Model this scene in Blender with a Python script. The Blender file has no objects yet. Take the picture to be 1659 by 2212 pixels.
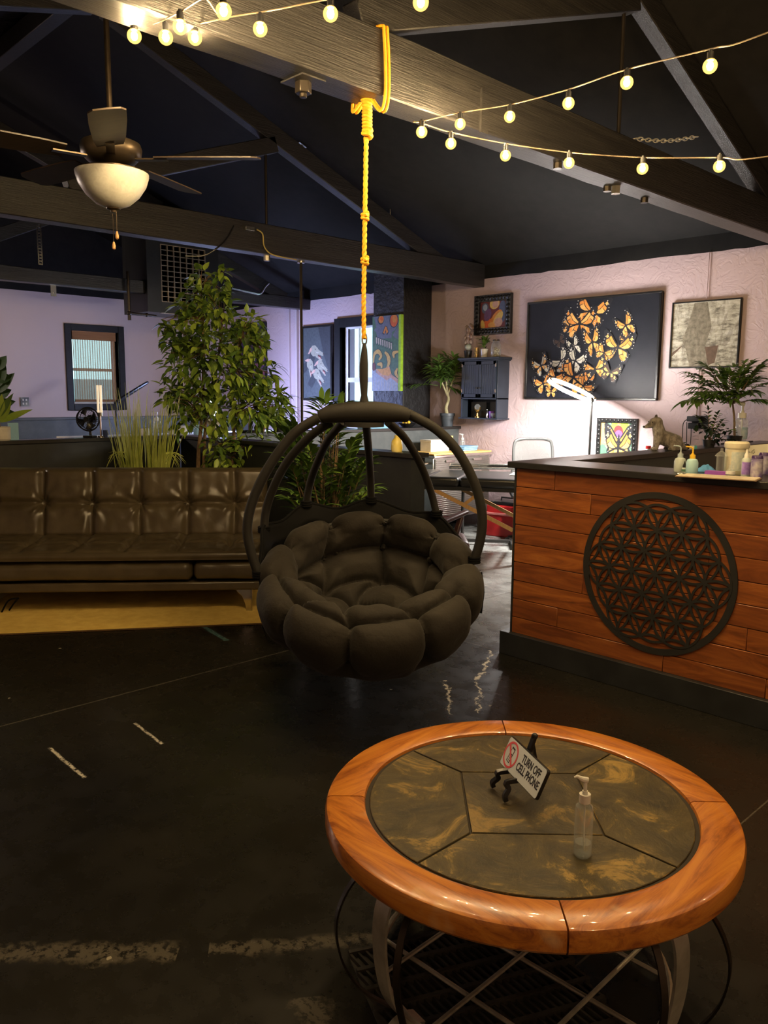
import bpy, bmesh, math, random
import numpy as np
from mathutils import Vector, Matrix, noise
PI=math.pi
random.seed(7)
sc=bpy.context.scene
C=sc.collection
# ---------------------------------------------------------------- camera
F_,PITCH,ROLL,YAW=1751.4,.14387,.00775,.80255
_cy,_sy=math.cos(YAW),math.sin(YAW)
FW=Vector((-_sy*math.cos(PITCH),_cy*math.cos(PITCH),-math.sin(PITCH)))
_r0=Vector((_cy,_sy,0)); _u0=_r0.cross(FW)
RT=math.cos(ROLL)*_r0+math.sin(ROLL)*_u0; UP=-math.sin(ROLL)*_r0+math.cos(ROLL)*_u0
EYE=Vector((0,0,1.5))
cd=bpy.data.cameras.new('camera'); cam=bpy.data.objects.new('camera',cd); C.objects.link(cam)
cd.sensor_fit='VERTICAL'; cd.sensor_height=24; cd.sensor_width=18; cd.lens=F_*24/2212; cd.clip_start=.05
cam.matrix_world=Matrix(((RT.x,UP.x,-FW.x,EYE.x),(RT.y,UP.y,-FW.y,EYE.y),(RT.z,UP.z,-FW.z,EYE.z),(0,0,0,1)))
sc.camera=cam
def P(px,py,x=None,y=None,z=None,d=None):
    v=FW+RT*((px-829.5)/F_)-UP*((py-1106)/F_)
    if x is not None: s=(x-EYE.x)/v.x
    elif y is not None: s=(y-EYE.y)/v.y
    elif z is not None: s=(z-EYE.z)/v.z
    else: s=d
    return EYE+v*s
# ---------------------------------------------------------------- world, exposure, big lights
sc.view_settings.view_transform='Standard'; sc.view_settings.look='None'
sc.view_settings.exposure=1.25; sc.view_settings.gamma=1; sc.view_settings.use_curve_mapping=False
w=bpy.data.worlds.new('world'); sc.world=w; w.use_nodes=True
bg=w.node_tree.nodes['Background']; bg.inputs[0].default_value=(.52,.84,.88,1); bg.inputs[1].default_value=1.15
WARM=(1,.70,.34); BULB_W=2050
def lamp(name,kind,loc,power,col,size=.1,rot=None,**k):
    l=bpy.data.lights.new(name,kind); l.energy=power; l.color=col
    o=bpy.data.objects.new(name,l); C.objects.link(o); o.location=loc
    if kind=='AREA': l.shape='DISK'; l.size=size
    elif kind in('POINT','SPOT'): l.shadow_soft_size=size
    if rot: o.rotation_euler=rot
    for a,v in k.items(): setattr(l,a,v)
    return o
def aim(o,t):
    o.rotation_euler=(Vector(t)-o.location).to_track_quat('-Z','Y').to_euler()
# ---------------------------------------------------------------- objects
def tag(o,label=None,cat=None,group=None,kind=None):
    if label:o['label']=label
    if cat:o['category']=cat
    if group:o['group']=group
    if kind:o['kind']=kind
    return o
def thing(name,label,cat,loc=(0,0,0),rz=0,group=None):
    o=bpy.data.objects.new(name,None); C.objects.link(o); o.empty_display_size=.05
    o.location=loc; o.rotation_euler=(0,0,rz)
    return tag(o,label,cat,group)
def copy_tree(o,parent=None):
    c=o.copy(); C.objects.link(c)
    if parent: c.parent=parent
    for ch in [x for x in bpy.data.objects if x.parent==o]: copy_tree(ch,c)
    return c
def smooth(pts,n=6,closed=False):
    pts=[Vector(p) for p in pts]; m=len(pts); out=[]
    rng=range(m if closed else m-1)
    for i in rng:
        if closed: a,b,c,d=pts[(i-1)%m],pts[i],pts[(i+1)%m],pts[(i+2)%m]
        else: a,b,c,d=pts[max(i-1,0)],pts[i],pts[i+1],pts[min(i+2,m-1)]
        for k in range(n):
            t=k/n
            out.append(.5*((2*b)+(c-a)*t+(2*a-5*b+4*c-d)*t*t+(3*b-a-3*c+d)*t**3))
    if not closed: out.append(pts[-1])
    return out
def arc(c,r,a0,a1,n=16):
    return [(c[0]+r*math.cos(a0+(a1-a0)*i/n),c[1]+r*math.sin(a0+(a1-a0)*i/n)) for i in range(n+1)]
class B:
    def __init__(s): s.v=[];s.f=[];s.mi=[];s.m=0;s.M=Matrix()
    def at(s,loc=(0,0,0),rot=(0,0,0)):
        from mathutils import Euler
        s.M=Matrix.Translation(loc)@Euler(rot).to_matrix().to_4x4(); return s
    def add(s,vs,fs,m=None):
        o=len(s.v); s.v+= [s.M@Vector(p) for p in vs]
        s.f+=[[i+o for i in f] for f in fs]; s.mi+=[s.m if m is None else m]*len(fs); return s
    def box(s,a,b,m=None):
        x0,y0,z0=a;x1,y1,z1=b
        return s.add([(x0,y0,z0),(x1,y0,z0),(x1,y1,z0),(x0,y1,z0),(x0,y0,z1),(x1,y0,z1),(x1,y1,z1),(x0,y1,z1)],
          [(0,3,2,1),(4,5,6,7),(0,1,5,4),(1,2,6,5),(2,3,7,6),(3,0,4,7)],m)
    def cb(s,c,d,m=None):
        return s.box([c[i]-d[i]/2 for i in range(3)],[c[i]+d[i]/2 for i in range(3)],m)
    def bar(s,p,q,wd,h,up=(0,0,1),m=None):
        p,q=Vector(p),Vector(q); t=(q-p).normalized(); r=t.cross(Vector(up)).normalized(); u=r.cross(t)
        vs=[]
        for e in(p,q):
            for a,b in((-1,-1),(1,-1),(1,1),(-1,1)): vs.append(e+r*wd/2*a+u*h/2*b)
        return s.add(vs,[(0,1,2,3),(7,6,5,4),(0,4,5,1),(1,5,6,2),(2,6,7,3),(3,7,4,0)],m)
    def tube(s,pts,r,n=10,closed=False,caps=True,sec=None,m=None,up0=None):
        pts=[Vector(p) for p in pts]; N=len(pts)
        R=r if hasattr(r,'__len__') else [r]*N
        vs=[];prev=None
        for i,p in enumerate(pts):
            if closed: t=(pts[(i+1)%N]-pts[i-1]).normalized()
            else: t=(pts[min(i+1,N-1)]-pts[max(i-1,0)]).normalized()
            if prev is None:
                a=Vector(up0) if up0 else (Vector((0,0,1)) if abs(t.z)<.9 else Vector((1,0,0)))
                u=(a-t*a.dot(t)).normalized()
            else: u=(prev-t*prev.dot(t)).normalized()
            prev=u; w_=t.cross(u)
            if sec: vs+=[p+(u*a+w_*b)*R[i] for a,b in sec]
            else: vs+=[p+(u*math.cos(2*PI*k/n)+w_*math.sin(2*PI*k/n))*R[i] for k in range(n)]
        if sec:n=len(sec)
        fs=[]
        for i in range(N if closed else N-1):
            j=(i+1)%N
            for k in range(n): fs.append((i*n+k,i*n+(k+1)%n,j*n+(k+1)%n,j*n+k))
        if caps and not closed: fs.append(list(range(n))[::-1]); fs.append([(N-1)*n+k for k in range(n)])
        return s.add(vs,fs,m)
    def lathe(s,prof,c=(0,0,0),n=24,m=None,sx=1,sy=1):
        vs=[];fs=[];K=len(prof)
        for k in range(n):
            a=2*PI*k/n
            vs+=[(c[0]+r*sx*math.cos(a),c[1]+r*sy*math.sin(a),c[2]+z) for r,z in prof]
        for k in range(n):
            j=(k+1)%n
            for i in range(K-1):
                f=[]
                for q in (k*K+i,j*K+i,j*K+i+1,k*K+i+1): f.append(q)
                fs.append(f)
        return s.add(vs,fs,m)
    def ball(s,c,r,n=16,m=None,sc_=(1,1,1),rot=None):
        k=max(6,n//2); vs=[];fs=[]
        Rm=Matrix(rot) if rot is not None else None
        for i in range(k+1):
            th=PI*i/k
            for j in range(n):
                p=Vector((math.sin(th)*math.cos(2*PI*j/n)*sc_[0],math.sin(th)*math.sin(2*PI*j/n)*sc_[1],math.cos(th)*sc_[2]))*r
                if Rm: p=Rm@p
                vs.append(Vector(c)+p)
        for i in range(k):
            for j in range(n): fs.append((i*n+j,(i+1)*n+j,(i+1)*n+(j+1)%n,i*n+(j+1)%n))
        return s.add(vs,fs,m)
    def cyl(s,c,r,h,n=20,m=None,r2=None):
        r2=r if r2 is None else r2
        return s.lathe([(0,0),(r,0),(r2,h),(0,h)],c,n,m)
    def prism(s,pts,z0,z1,m=None):
        n=len(pts)
        return s.add([(x,y,z0) for x,y in pts]+[(x,y,z1) for x,y in pts],
          [list(range(n))[::-1],[n+i for i in range(n)]]+[(i,(i+1)%n,n+(i+1)%n,n+i) for i in range(n)],m)
    def grid(s,fn,nu,nv,cu=False,cv=False,m=None):
        vs=[fn(i/(nu if cu else nu-1),j/(nv if cv else nv-1)) for i in range(nu) for j in range(nv)]
        fs=[]
        for i in range(nu if cu else nu-1):
            for j in range(nv if cv else nv-1):
                a,b=(i+1)%nu,(j+1)%nv
                fs.append((i*nv+j,a*nv+j,a*nv+b,i*nv+b))
        return s.add(vs,fs,m)
    def leaf(s,base,d,L,W,up=(0,0,1),droop=.25,fold=.15,m=None,n=5,tip=1.0):
        d=Vector(d).normalized(); r=d.cross(Vector(up))
        if r.length<1e-3: r=Vector((1,0,0))
        r.normalize(); u=r.cross(d); vs=[];fs=[]
        base=Vector(base)
        for i in range(n+1):
            t=i/n; wd=W*.5*math.sin(PI*min(1,t**.8*.98+.02))*(1-.3*t*tip)
            c=base+d*L*t-Vector((0,0,1))*droop*L*t*t
            vs+=[c-r*wd+u*fold*wd,c,c+r*wd+u*fold*wd]
        for i in range(n):
            a=i*3; fs+=[(a,a+1,a+4,a+3),(a+1,a+2,a+5,a+4)]
        return s.add(vs,fs,m)
    def out(s,name,mats,parent=None,loc=None,rz=0,bevel=0,sharp=35,seg=2,merge=True):
        me=bpy.data.meshes.new(name)
        bm=bmesh.new()
        vv=[bm.verts.new(p) for p in s.v]
        for f,mi in zip(s.f,s.mi):
            try: g=bm.faces.new([vv[i] for i in f])
            except ValueError: continue
            g.material_index=mi; g.smooth=True
        if merge:
            bmesh.ops.remove_doubles(bm,verts=bm.verts,dist=1e-6)
        bmesh.ops.recalc_face_normals(bm,faces=bm.faces)
        lim=math.radians(sharp)
        for e in bm.edges:
            if len(e.link_faces)==2 and e.calc_face_angle(0)>lim: e.smooth=False
        bm.to_mesh(me); bm.free()
        if not isinstance(mats,(list,tuple)): mats=[mats]
        for m_ in mats: me.materials.append(m_)
        o=bpy.data.objects.new(name,me); C.objects.link(o)
        if parent: o.parent=parent
        if loc is not None: o.location=loc
        if rz: o.rotation_euler=(0,0,rz)
        if bevel:
            b=o.modifiers.new('bevel','BEVEL'); b.width=bevel; b.segments=seg; b.limit_method='ANGLE'; b.angle_limit=math.radians(40)
        return o
# ---------------------------------------------------------------- materials
class N:
    def __init__(s,name):
        s.mt=bpy.data.materials.new(name); s.mt.use_nodes=True; s.t=s.mt.node_tree; s.n=s.t.nodes; s.l=s.t.links
        s.b=s.n['Principled BSDF']; s.o=s.n['Material Output']
        s.tc=s.n.new('ShaderNodeTexCoord')
    def new(s,t,**k):
        x=s.n.new(t)
        for a,v in k.items(): setattr(x,a,v)
        return x
    def link(s,a,b): s.l.new(a,b)
    def noise(s,scale,detail=4,rough=.6,vec=None,dist=0):
        x=s.new('ShaderNodeTexNoise'); x.inputs['Scale'].default_value=scale; x.inputs['Detail'].default_value=detail
        x.inputs['Roughness'].default_value=rough; x.inputs['Distortion'].default_value=dist
        s.link(vec or s.tc.outputs['Object'],x.inputs['Vector']); return x
    def map(s,scale=(1,1,1),rot=(0,0,0),loc=(0,0,0)):
        x=s.new('ShaderNodeMapping'); x.inputs['Scale'].default_value=scale; x.inputs['Rotation'].default_value=rot; x.inputs['Location'].default_value=loc
        s.link(s.tc.outputs['Object'],x.inputs['Vector']); return x.outputs[0]
    def ramp(s,src,stops):
        x=s.new('ShaderNodeValToRGB'); e=x.color_ramp.elements
        while len(e)<len(stops): e.new(.5)
        for i,(p,c) in enumerate(stops):
            e[i].position=p; e[i].color=(c,c,c,1) if not hasattr(c,'__len__') else (*c,1)
        s.link(src,x.inputs[0]); return x.outputs[0]
    def math(s,op,a,b=None,c=None,clamp=False):
        x=s.new('ShaderNodeMath',operation=op,use_clamp=clamp)
        for i,v in enumerate((a,b,c)):
            if v is None: continue
            if isinstance(v,(int,float)): x.inputs[i].default_value=v
            else: s.link(v,x.inputs[i])
        return x.outputs[0]
    def mix(s,f,a,b,mode='MIX'):
        x=s.new('ShaderNodeMix',data_type='RGBA',blend_type=mode)
        for i,v in((0,f),(6,a),(7,b)):
            if isinstance(v,(int,float)): x.inputs[i].default_value=v
            elif isinstance(v,tuple): x.inputs[i].default_value=(*v,1)
            else: s.link(v,x.inputs[i])
        return x.outputs[2]
    def bump(s,h,st=.3,dist=.01):
        x=s.new('ShaderNodeBump'); x.inputs['Strength'].default_value=st; x.inputs['Distance'].default_value=dist
        s.link(h,x.inputs['Height']); s.link(x.outputs[0],s.b.inputs['Normal']); return x
    def set(s,**k):
        for a,v in k.items():
            i=s.b.inputs[a.replace('_',' ')]
            if isinstance(v,(int,float)) or (isinstance(v,tuple)and len(v)==4): i.default_value=v
            elif isinstance(v,tuple): i.default_value=(*v,1)
            else: s.link(v,i)
        return s
def mat(name,col,rough=.5,metal=0,c2=None,ns=8,bump=0,bs=60,emit=None,trans=0,ior=1.45,stretch=None,coat=0,sheen=0,spec=.5,alpha=None,bd=.004):
    n=N(name); n.set(Roughness=rough,Metallic=metal,IOR=ior)
    n.b.inputs['Specular IOR Level'].default_value=spec
    v=n.map(scale=stretch) if stretch else None
    c2=c2 or tuple(x*.82 for x in col)
    f=n.ramp(n.noise(ns,4,.6,v).outputs[0],[(.35,0),(.65,1)])
    n.link(n.mix(f,col,c2),n.b.inputs['Base Color'])
    if bump: n.bump(n.noise(bs,4,.6,v).outputs[0],bump,bd)
    if emit: n.set(Emission_Color=emit[0]); n.b.inputs['Emission Strength'].default_value=emit[1]
    if trans: n.set(Transmission_Weight=trans)
    if coat: n.set(Coat_Weight=coat); n.b.inputs['Coat Roughness'].default_value=.1
    if sheen: n.set(Sheen_Weight=sheen)
    if alpha is not None: n.set(Alpha=alpha)
    return n.mt
def glassy(name,col=(1,1,1),rough=.03,mixf=.75):
    n=N(name); n.set(Roughness=rough,Base_Color=col); n.b.inputs['Specular IOR Level'].default_value=.8
    t=n.new('ShaderNodeBsdfTransparent'); t.inputs[0].default_value=(*col,1)
    fr=n.new('ShaderNodeLayerWeight'); fr.inputs[0].default_value=.35
    f=n.math('MULTIPLY_ADD',fr.outputs['Facing'],.5,1-mixf,clamp=True)
    g=n.new('ShaderNodeBsdfGlossy'); g.inputs['Roughness'].default_value=rough
    m1=n.new('ShaderNodeMixShader'); n.link(f,m1.inputs[0]); n.link(t.outputs[0],m1.inputs[1]); 
    m2=n.new('ShaderNodeMixShader'); m2.inputs[0].default_value=.5; n.link(n.b.outputs[0],m2.inputs[1]); n.link(g.outputs[0],m2.inputs[2])
    n.link(m2.outputs[0],m1.inputs[2]); n.link(m1.outputs[0],n.o.inputs['Surface']); return n.mt
def emis(name,col,st,edge=None):
    n=N(name); e=n.new('ShaderNodeEmission'); e.inputs[0].default_value=(*col,1); e.inputs[1].default_value=st
    n.link(e.outputs[0],n.o.inputs['Surface']); return n.mt
M={}
M['black_paint']=mat('black painted timber',(.008,.008,.009),.5,spec=.3,bump=.25,bs=25,stretch=(4,.6,4),c2=(.013,.013,.014))
M['beam']=mat('rough black beam',(.014,.013,.013),.36,bump=.45,bs=30,stretch=(6,.22,6),c2=(.026,.024,.022),bd=.010,spec=.6)
M['ceiling']=mat('black ceiling paint',(.010,.0095,.009),.7,spec=.2,bump=.25,bs=9,c2=(.014,.013,.012),bd=.01)
M['partition']=mat('black partition paint',(.016,.017,.017),.42,bump=.12,bs=40,c2=(.024,.026,.026))
M['partgrey']=mat('dark grey partition paint',(.06,.07,.072),.55,bump=.2,bs=30,c2=(.08,.09,.09))
M['blacktop']=mat('black counter top',(.022,.021,.02),.32,bump=.1,bs=20,stretch=(1,6,1))
M['metal']=mat('brushed iron',(.34,.31,.26),.34,.9,c2=(.2,.18,.15),bump=.1,bs=80)
M['chrome']=mat('chrome',(.75,.72,.66),.12,1)
M['zinc']=mat('zinc chain',(.62,.60,.52),.35,.2)
M['steel']=mat('stainless steel',(.55,.55,.52),.25,.95,bump=.05,bs=40,stretch=(1,1,30))
M['dkmetal']=mat('dark bronze metal',(.05,.04,.03),.35,.7)
M['blackplastic']=mat('black plastic',(.012,.012,.013),.3)
M['blackmatte']=mat('matt black metal',(.02,.019,.017),.6)
M['whiteplastic']=mat('white plastic',(.75,.73,.66),.35)
M['glass']=glassy('clear glass',(.95,.98,.98),.02,.9)
M['clearplastic']=glassy('clear plastic',(.93,.96,.95),.05,.82)
M['fabric']=mat('black canvas cushion',(.023,.0185,.012),.8,bump=.35,bs=400,c2=(.018,.0145,.010),sheen=.06,bd=.002)
M['fabric'].node_tree.nodes['Noise Texture.001'].inputs['Scale'].default_value=26; M['fabric'].node_tree.nodes['Bump'].inputs['Distance'].default_value=.012
M['sleeve']=mat('black woven sleeve',(.014,.0125,.010),.7,bump=.3,bs=300,sheen=.04,bd=.002)
M['net']=mat('black net',(.006,.006,.006),.85,spec=.15)
M['leather']=mat('dark brown leather',(.090,.070,.040),.28,c2=(.066,.050,.028),bump=.35,bs=260,spec=.6,bd=.001)
M['green1']=mat('ficus leaf',(.15,.235,.035),.36,c2=(.07,.13,.02),ns=5,spec=.5)
M['green2']=mat('young leaf',(.38,.52,.08),.38,c2=(.24,.36,.05),ns=5)
M['green3']=mat('dark palm leaf',(.12,.22,.040),.36,c2=(.06,.12,.025),ns=6)
M['green4']=mat('grass blade',(.80,.86,.26),.45,c2=(.56,.64,.15),ns=10)
M['bark']=mat('pale bark',(.22,.14,.07),.8,c2=(.12,.075,.04),ns=25,bump=.6,bs=60)
M['soil']=mat('potting soil',(.03,.02,.015),.95,bump=.8,bs=80)
M['potblack']=mat('black pot',(.02,.021,.023),.4)
M['potwhite']=mat('white ceramic',(.72,.68,.58),.4)
M['yellow']=mat('yellow rope',(.95,.47,.02),.6,c2=(.85,.38,.015),ns=60,bump=.5,bs=300)
M['rug']=mat('ochre rug',(.93,.66,.17),.95,c2=(.82,.54,.12),ns=14,bump=.8,bs=260)
M['frame']=mat('black frame',(.012,.012,.012),.3,bump=.3,bs=90)
M['white']=mat('white matt',(.78,.76,.70),.6)
M['blue']=mat('blue cloth',(.10,.32,.62),.7)
M['red']=mat('red plastic',(.45,.02,.02),.35)
M['yel']=mat('yellow plastic',(.85,.55,.04),.4)
M['purple']=mat('purple print',(.30,.12,.55),.4)
M['gold']=mat('gold metal',(.75,.45,.12),.2,.95)
M['wood']=mat('maple leg',(.52,.30,.12),.4,c2=(.42,.23,.08),stretch=(8,8,1))
# flat paints for artwork
def paint(name,c): return mat(name,c,.55,c2=tuple(x*.75 for x in c),ns=30)
A=dict(or_=paint('orange paint',(.72,.27,.05)),or2=paint('light orange paint',(.80,.42,.12)),bk=paint('ink black paint',(.012,.012,.016)),wh=paint('off white paint',(.62,.58,.50)),
 br=paint('umber paint',(.07,.04,.025)),nv=mat('black painted canvas',(.010,.011,.016),.5,c2=(.013,.014,.02),spec=.3),gr=paint('slate paint',(.085,.10,.105)),yl=paint('ochre paint',(.72,.50,.14)),
 gn=paint('green paint',(.09,.20,.13)),lm=paint('lime paint',(.42,.72,.05)),rd=paint('red orange paint',(.72,.14,.03)),bl=paint('blue grey paint',(.09,.12,.22)),
 lb=paint('pale blue paint',(.40,.48,.66)),pk=paint('flesh pink paint',(.62,.38,.30)),cr=paint('cream paint',(.60,.56,.44)),mg=paint('maroon paint',(.16,.03,.03)),pu=paint('violet paint',(.16,.08,.22)))
# ================================================================ STRUCTURE
WY,LX=7.3,-11.3
RX,BY=3.2,-3.6
def struct(b,name,m,**k): return tag(b.out(name,m,**k),kind='structure')
# floor material: glossy black paint, worn spots, joints, scrapes
n=N('painted concrete floor')
co=n.tc.outputs['Object']
def seg(p,q,wd,wob=0.0,breakup=None):
    """mask of a line segment on the floor"""
    p=Vector((p[0],p[1],0));q=Vector((q[0],q[1],0));L=(q-p).length;d=(q-p)/L;nn=Vector((-d.y,d.x,0))
    s=n.new('ShaderNodeVectorMath',operation='SUBTRACT'); n.link(co,s.inputs[0]); s.inputs[1].default_value=p
    a=n.new('ShaderNodeVectorMath',operation='DOT_PRODUCT'); n.link(s.outputs[0],a.inputs[0]); a.inputs[1].default_value=d
    c=n.new('ShaderNodeVectorMath',operation='DOT_PRODUCT'); n.link(s.outputs[0],c.inputs[0]); c.inputs[1].default_value=nn
    cv=c.outputs['Value']
    if wob:
        nz=n.noise(9,5,.7); cv=n.math('ADD',cv,n.math('MULTIPLY',n.math('SUBTRACT',nz.outputs[0],.5),wob))
    m=n.math('SUBTRACT',1,n.math('DIVIDE',n.math('ABSOLUTE',cv),wd),clamp=True)
    m=n.math('MULTIPLY',m,n.math('MULTIPLY',n.math('GREATER_THAN',a.outputs['Value'],0),n.math('LESS_THAN',a.outputs['Value'],L)))
    if breakup:
        m=n.math('MULTIPLY',m,n.ramp(n.noise(breakup,5,.7).outputs[0],[(.42,0),(.55,1)]))
    return n.math('MULTIPLY',m,2.0,clamp=True)
def mx(*a):
    r=a[0]
    for b_ in a[1:]: r=n.math('MAXIMUM',r,b_)
    return r
worn=mx(seg((-2.25,.53),(-1.825,1.0),.05,.10,40),seg((-1.77,1.06),(-1.5,1.42),.035,.08,40),seg((-1.45,1.15),(-1.25,1.0),.05,.2,55))
scr=mx(seg((-3.342,1.253),(-2.972,1.247),.010,.02,70),seg((-3.336,1.642),(-3.047,1.623),.009,.02,70),seg((-2.41,2.78),(-2.6,2.98),.010,.16,30),seg((-2.55,2.93),(-2.735,3.12),.010,.16,30),seg((-2.34,2.89),(-2.62,3.24),.009,.2,25),seg((-2.62,3.24),(-2.9,3.7),.012,.14,25))
teal=seg((-4.56,2.72),(-4.12,2.65),.022,.03)
joint=mx(seg((-3.712,-3),(-3.712,8),.008),seg((-12,3.72),(3,3.72),.006),seg((-1.05,-3),(-1.05,8),.004))
vor=n.new('ShaderNodeTexVoronoi'); vor.inputs['Scale'].default_value=5.2; n.link(n.map(scale=(1,1,0)),vor.inputs['Vector'])
spots=n.math('LESS_THAN',n.math('ADD',vor.outputs['Distance'],n.math('MULTIPLY',n.noise(30,3).outputs[0],.12)),.098)
rnd=n.math('GREATER_THAN',vor.outputs['Color'],.45)
spots=n.math('MULTIPLY',spots,rnd)
fine=n.ramp(n.noise(38,6,.75).outputs[0],[(.69,0),(.73,1)])
blot=n.noise(.9,5,.65)
base=n.mix(n.ramp(blot.outputs[0],[(.35,0),(.7,1)]),(.0085,.008,.0065),(.019,.017,.012))
base=n.mix(n.math('MULTIPLY',fine,.35),base,(.10,.10,.085))
# grey patches behind the counter, paled to paint in the lamp's light
sep=n.new('ShaderNodeSeparateXYZ'); n.link(co,sep.inputs[0])
far=n.math('MULTIPLY',n.math('MULTIPLY',n.math('SUBTRACT',sep.outputs[1],3.7),.8,clamp=True),n.ramp(n.noise(3.5,7,.75).outputs[0],[(.25,0),(.55,1)]))
base=n.mix(far,base,(.36,.37,.35))
base=n.mix(n.math('MULTIPLY',worn,.75),base,(.115,.10,.075))
base=n.mix(n.math('MULTIPLY',joint,.7),base,(.11,.10,.08))
base=n.mix(spots,base,(.34,.31,.23))
base=n.mix(scr,base,(.62,.58,.48))
base=n.mix(n.math('MULTIPLY',teal,.8),base,(.08,.17,.18))
n.link(base,n.b.inputs['Base Color'])
rr=n.ramp(n.noise(6,5,.7).outputs[0],[(.3,.20),(.7,.36)])
n.link(rr,n.b.inputs['Roughness'])
n.bump(n.math('SUBTRACT',n.math('ADD',n.noise(2.2,6,.6).outputs[0],n.math('MULTIPLY',n.noise(90,3).outputs[0],.05)),n.math('MULTIPLY',joint,.5)),.25,.008)
M['floor']=n.mt
# wall plaster
n=N('pink trowelled plaster')
cz=n.noise(1.2,4,.6)
n.link(n.mix(n.ramp(cz.outputs[0],[(.3,0),(.7,1)]),(.56,.43,.44),(.50,.385,.40)),n.b.inputs['Base Color'])
n.set(Roughness=.6)
v=n.new('ShaderNodeTexNoise'); v.inputs['Scale'].default_value=7; v.inputs['Detail'].default_value=3; v.inputs['Distortion'].default_value=1.6; n.link(co:=n.tc.outputs['Object'],v.inputs['Vector'])
h=n.ramp(v.outputs[0],[(.40,0),(.47,1),(.53,1),(.62,0)])
n.bump(n.math('ADD',h,n.math('MULTIPLY',n.noise(45,4).outputs[0],.5)),.22,.010)
M['wall']=n.mt
M['pier']=mat('textured black plaster',(.020,.020,.022),.5,bump=.8,bs=14,bd=.02)
n=N('lavender plaster')
n.link(n.mix(n.noise(1.5).outputs[0],(.58,.48,.47),(.54,.44,.44)),n.b.inputs['Base Color']); n.set(Roughness=.6)
n.bump(n.noise(35,5).outputs[0],.25,.006); M['wall2']=n.mt

b=B(); b.box((LX-.2,BY-.2,-.1),(RX+.2,WY+.3,0)); struct(b,'floor',M['floor'])
def wall_y(name,y0,y1,holes,m,x0=LX-.2,x1=RX+.2,zt=2.79):
    b=B(); xs=sorted({x0,x1,*[h[0] for h in holes],*[h[1] for h in holes]})
    for a,c in zip(xs,xs[1:]):
        hs=[h for h in holes if h[0]<=a and h[1]>=c]
        if not hs: b.box((a,y0,0),(c,y1,zt))
        else: b.box((a,y0,0),(c,y1,hs[0][2])); b.box((a,y0,hs[0][3]),(c,y1,zt))
    return struct(b,name,m)
W2=(-8.36,-7.62,1.02,2.42)   # window in the far wall
wall_y('wall_far',WY,WY+.2,[W2],M['wall'])
# ragged black band where the ceiling paint meets the wall
b=B(); random.seed(3)
pts=[]; x=LX-.2
while x<RX: pts.append((x,2.785+random.uniform(-.012,.008))); x+=random.uniform(.08,.3)
pts.append((RX+.2,2.78))
vs=[(x,WY-.004,z) for x,z in pts]+[(x,WY-.004,3.3) for x,z in pts]; k=len(pts)
b.add(vs,[(i,i+1,k+i+1,k+i) for i in range(k-1)]); b.box((LX-.2,WY,2.79),(RX+.2,WY+.2,3.4)); struct(b,'trim_1',M['ceiling'])
W1=(4.84,5.53,1.34,2.35)
b=B(); y0,y1=BY-.2,WY+.2
for a,c in((y0,W1[0]),(W1[1],y1)): b.box((LX-.2,a,0),(LX,c,2.83))
b.box((LX-.2,W1[0],0),(LX,W1[1],W1[2])); b.box((LX-.2,W1[0],W1[3]),(LX,W1[1],2.83)); struct(b,'wall_left',M['wall2'])
b=B(); b.box((LX-.2,y0,2.83),(LX+.0,y1,5.2)); struct(b,'trim_2',M['ceiling'])
b=B(); b.box((RX,BY-.2,0),(RX+.2,WY+.2,5.2)); struct(b,'wall_right',M['wall'])
b=B(); b.box((LX-.2,BY-.2,0),(RX+.2,BY,4.8)); struct(b,'wall_back',M['wall'])
# gable ceiling
def cz_(y): return 2.93+.38*(WY-y) if y>2.9 else 2.93+.38*4.4-.26*(2.9-y)
b=B()
ys=[WY+.2,2.9,BY-.2]
for ya,yb in((ys[0],ys[1]),(ys[1],ys[2])):
    za,zb=cz_(ya),cz_(yb); x0,x1=LX-.2,RX+.2
    b.add([(x0,ya,za),(x1,ya,za),(x1,yb,zb),(x0,yb,zb),(x0,ya,za+.15),(x1,ya,za+.15),(x1,yb,zb+.15),(x0,yb,zb+.15)],[(0,1,2,3),(7,6,5,4),(0,4,5,1),(2,6,7,3),(1,5,6,2),(0,3,7,4)])
struct(b,'ceiling',M['ceiling'])
# black chimney-like column
CX0,CX1,CY=-7.28,-6.76,6.83
b=B(); b.box((CX0,CY,0),(CX1,WY,2.93)); tag(b.out('wall_pier',M['pier'],bevel=.01),kind='structure')
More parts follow.
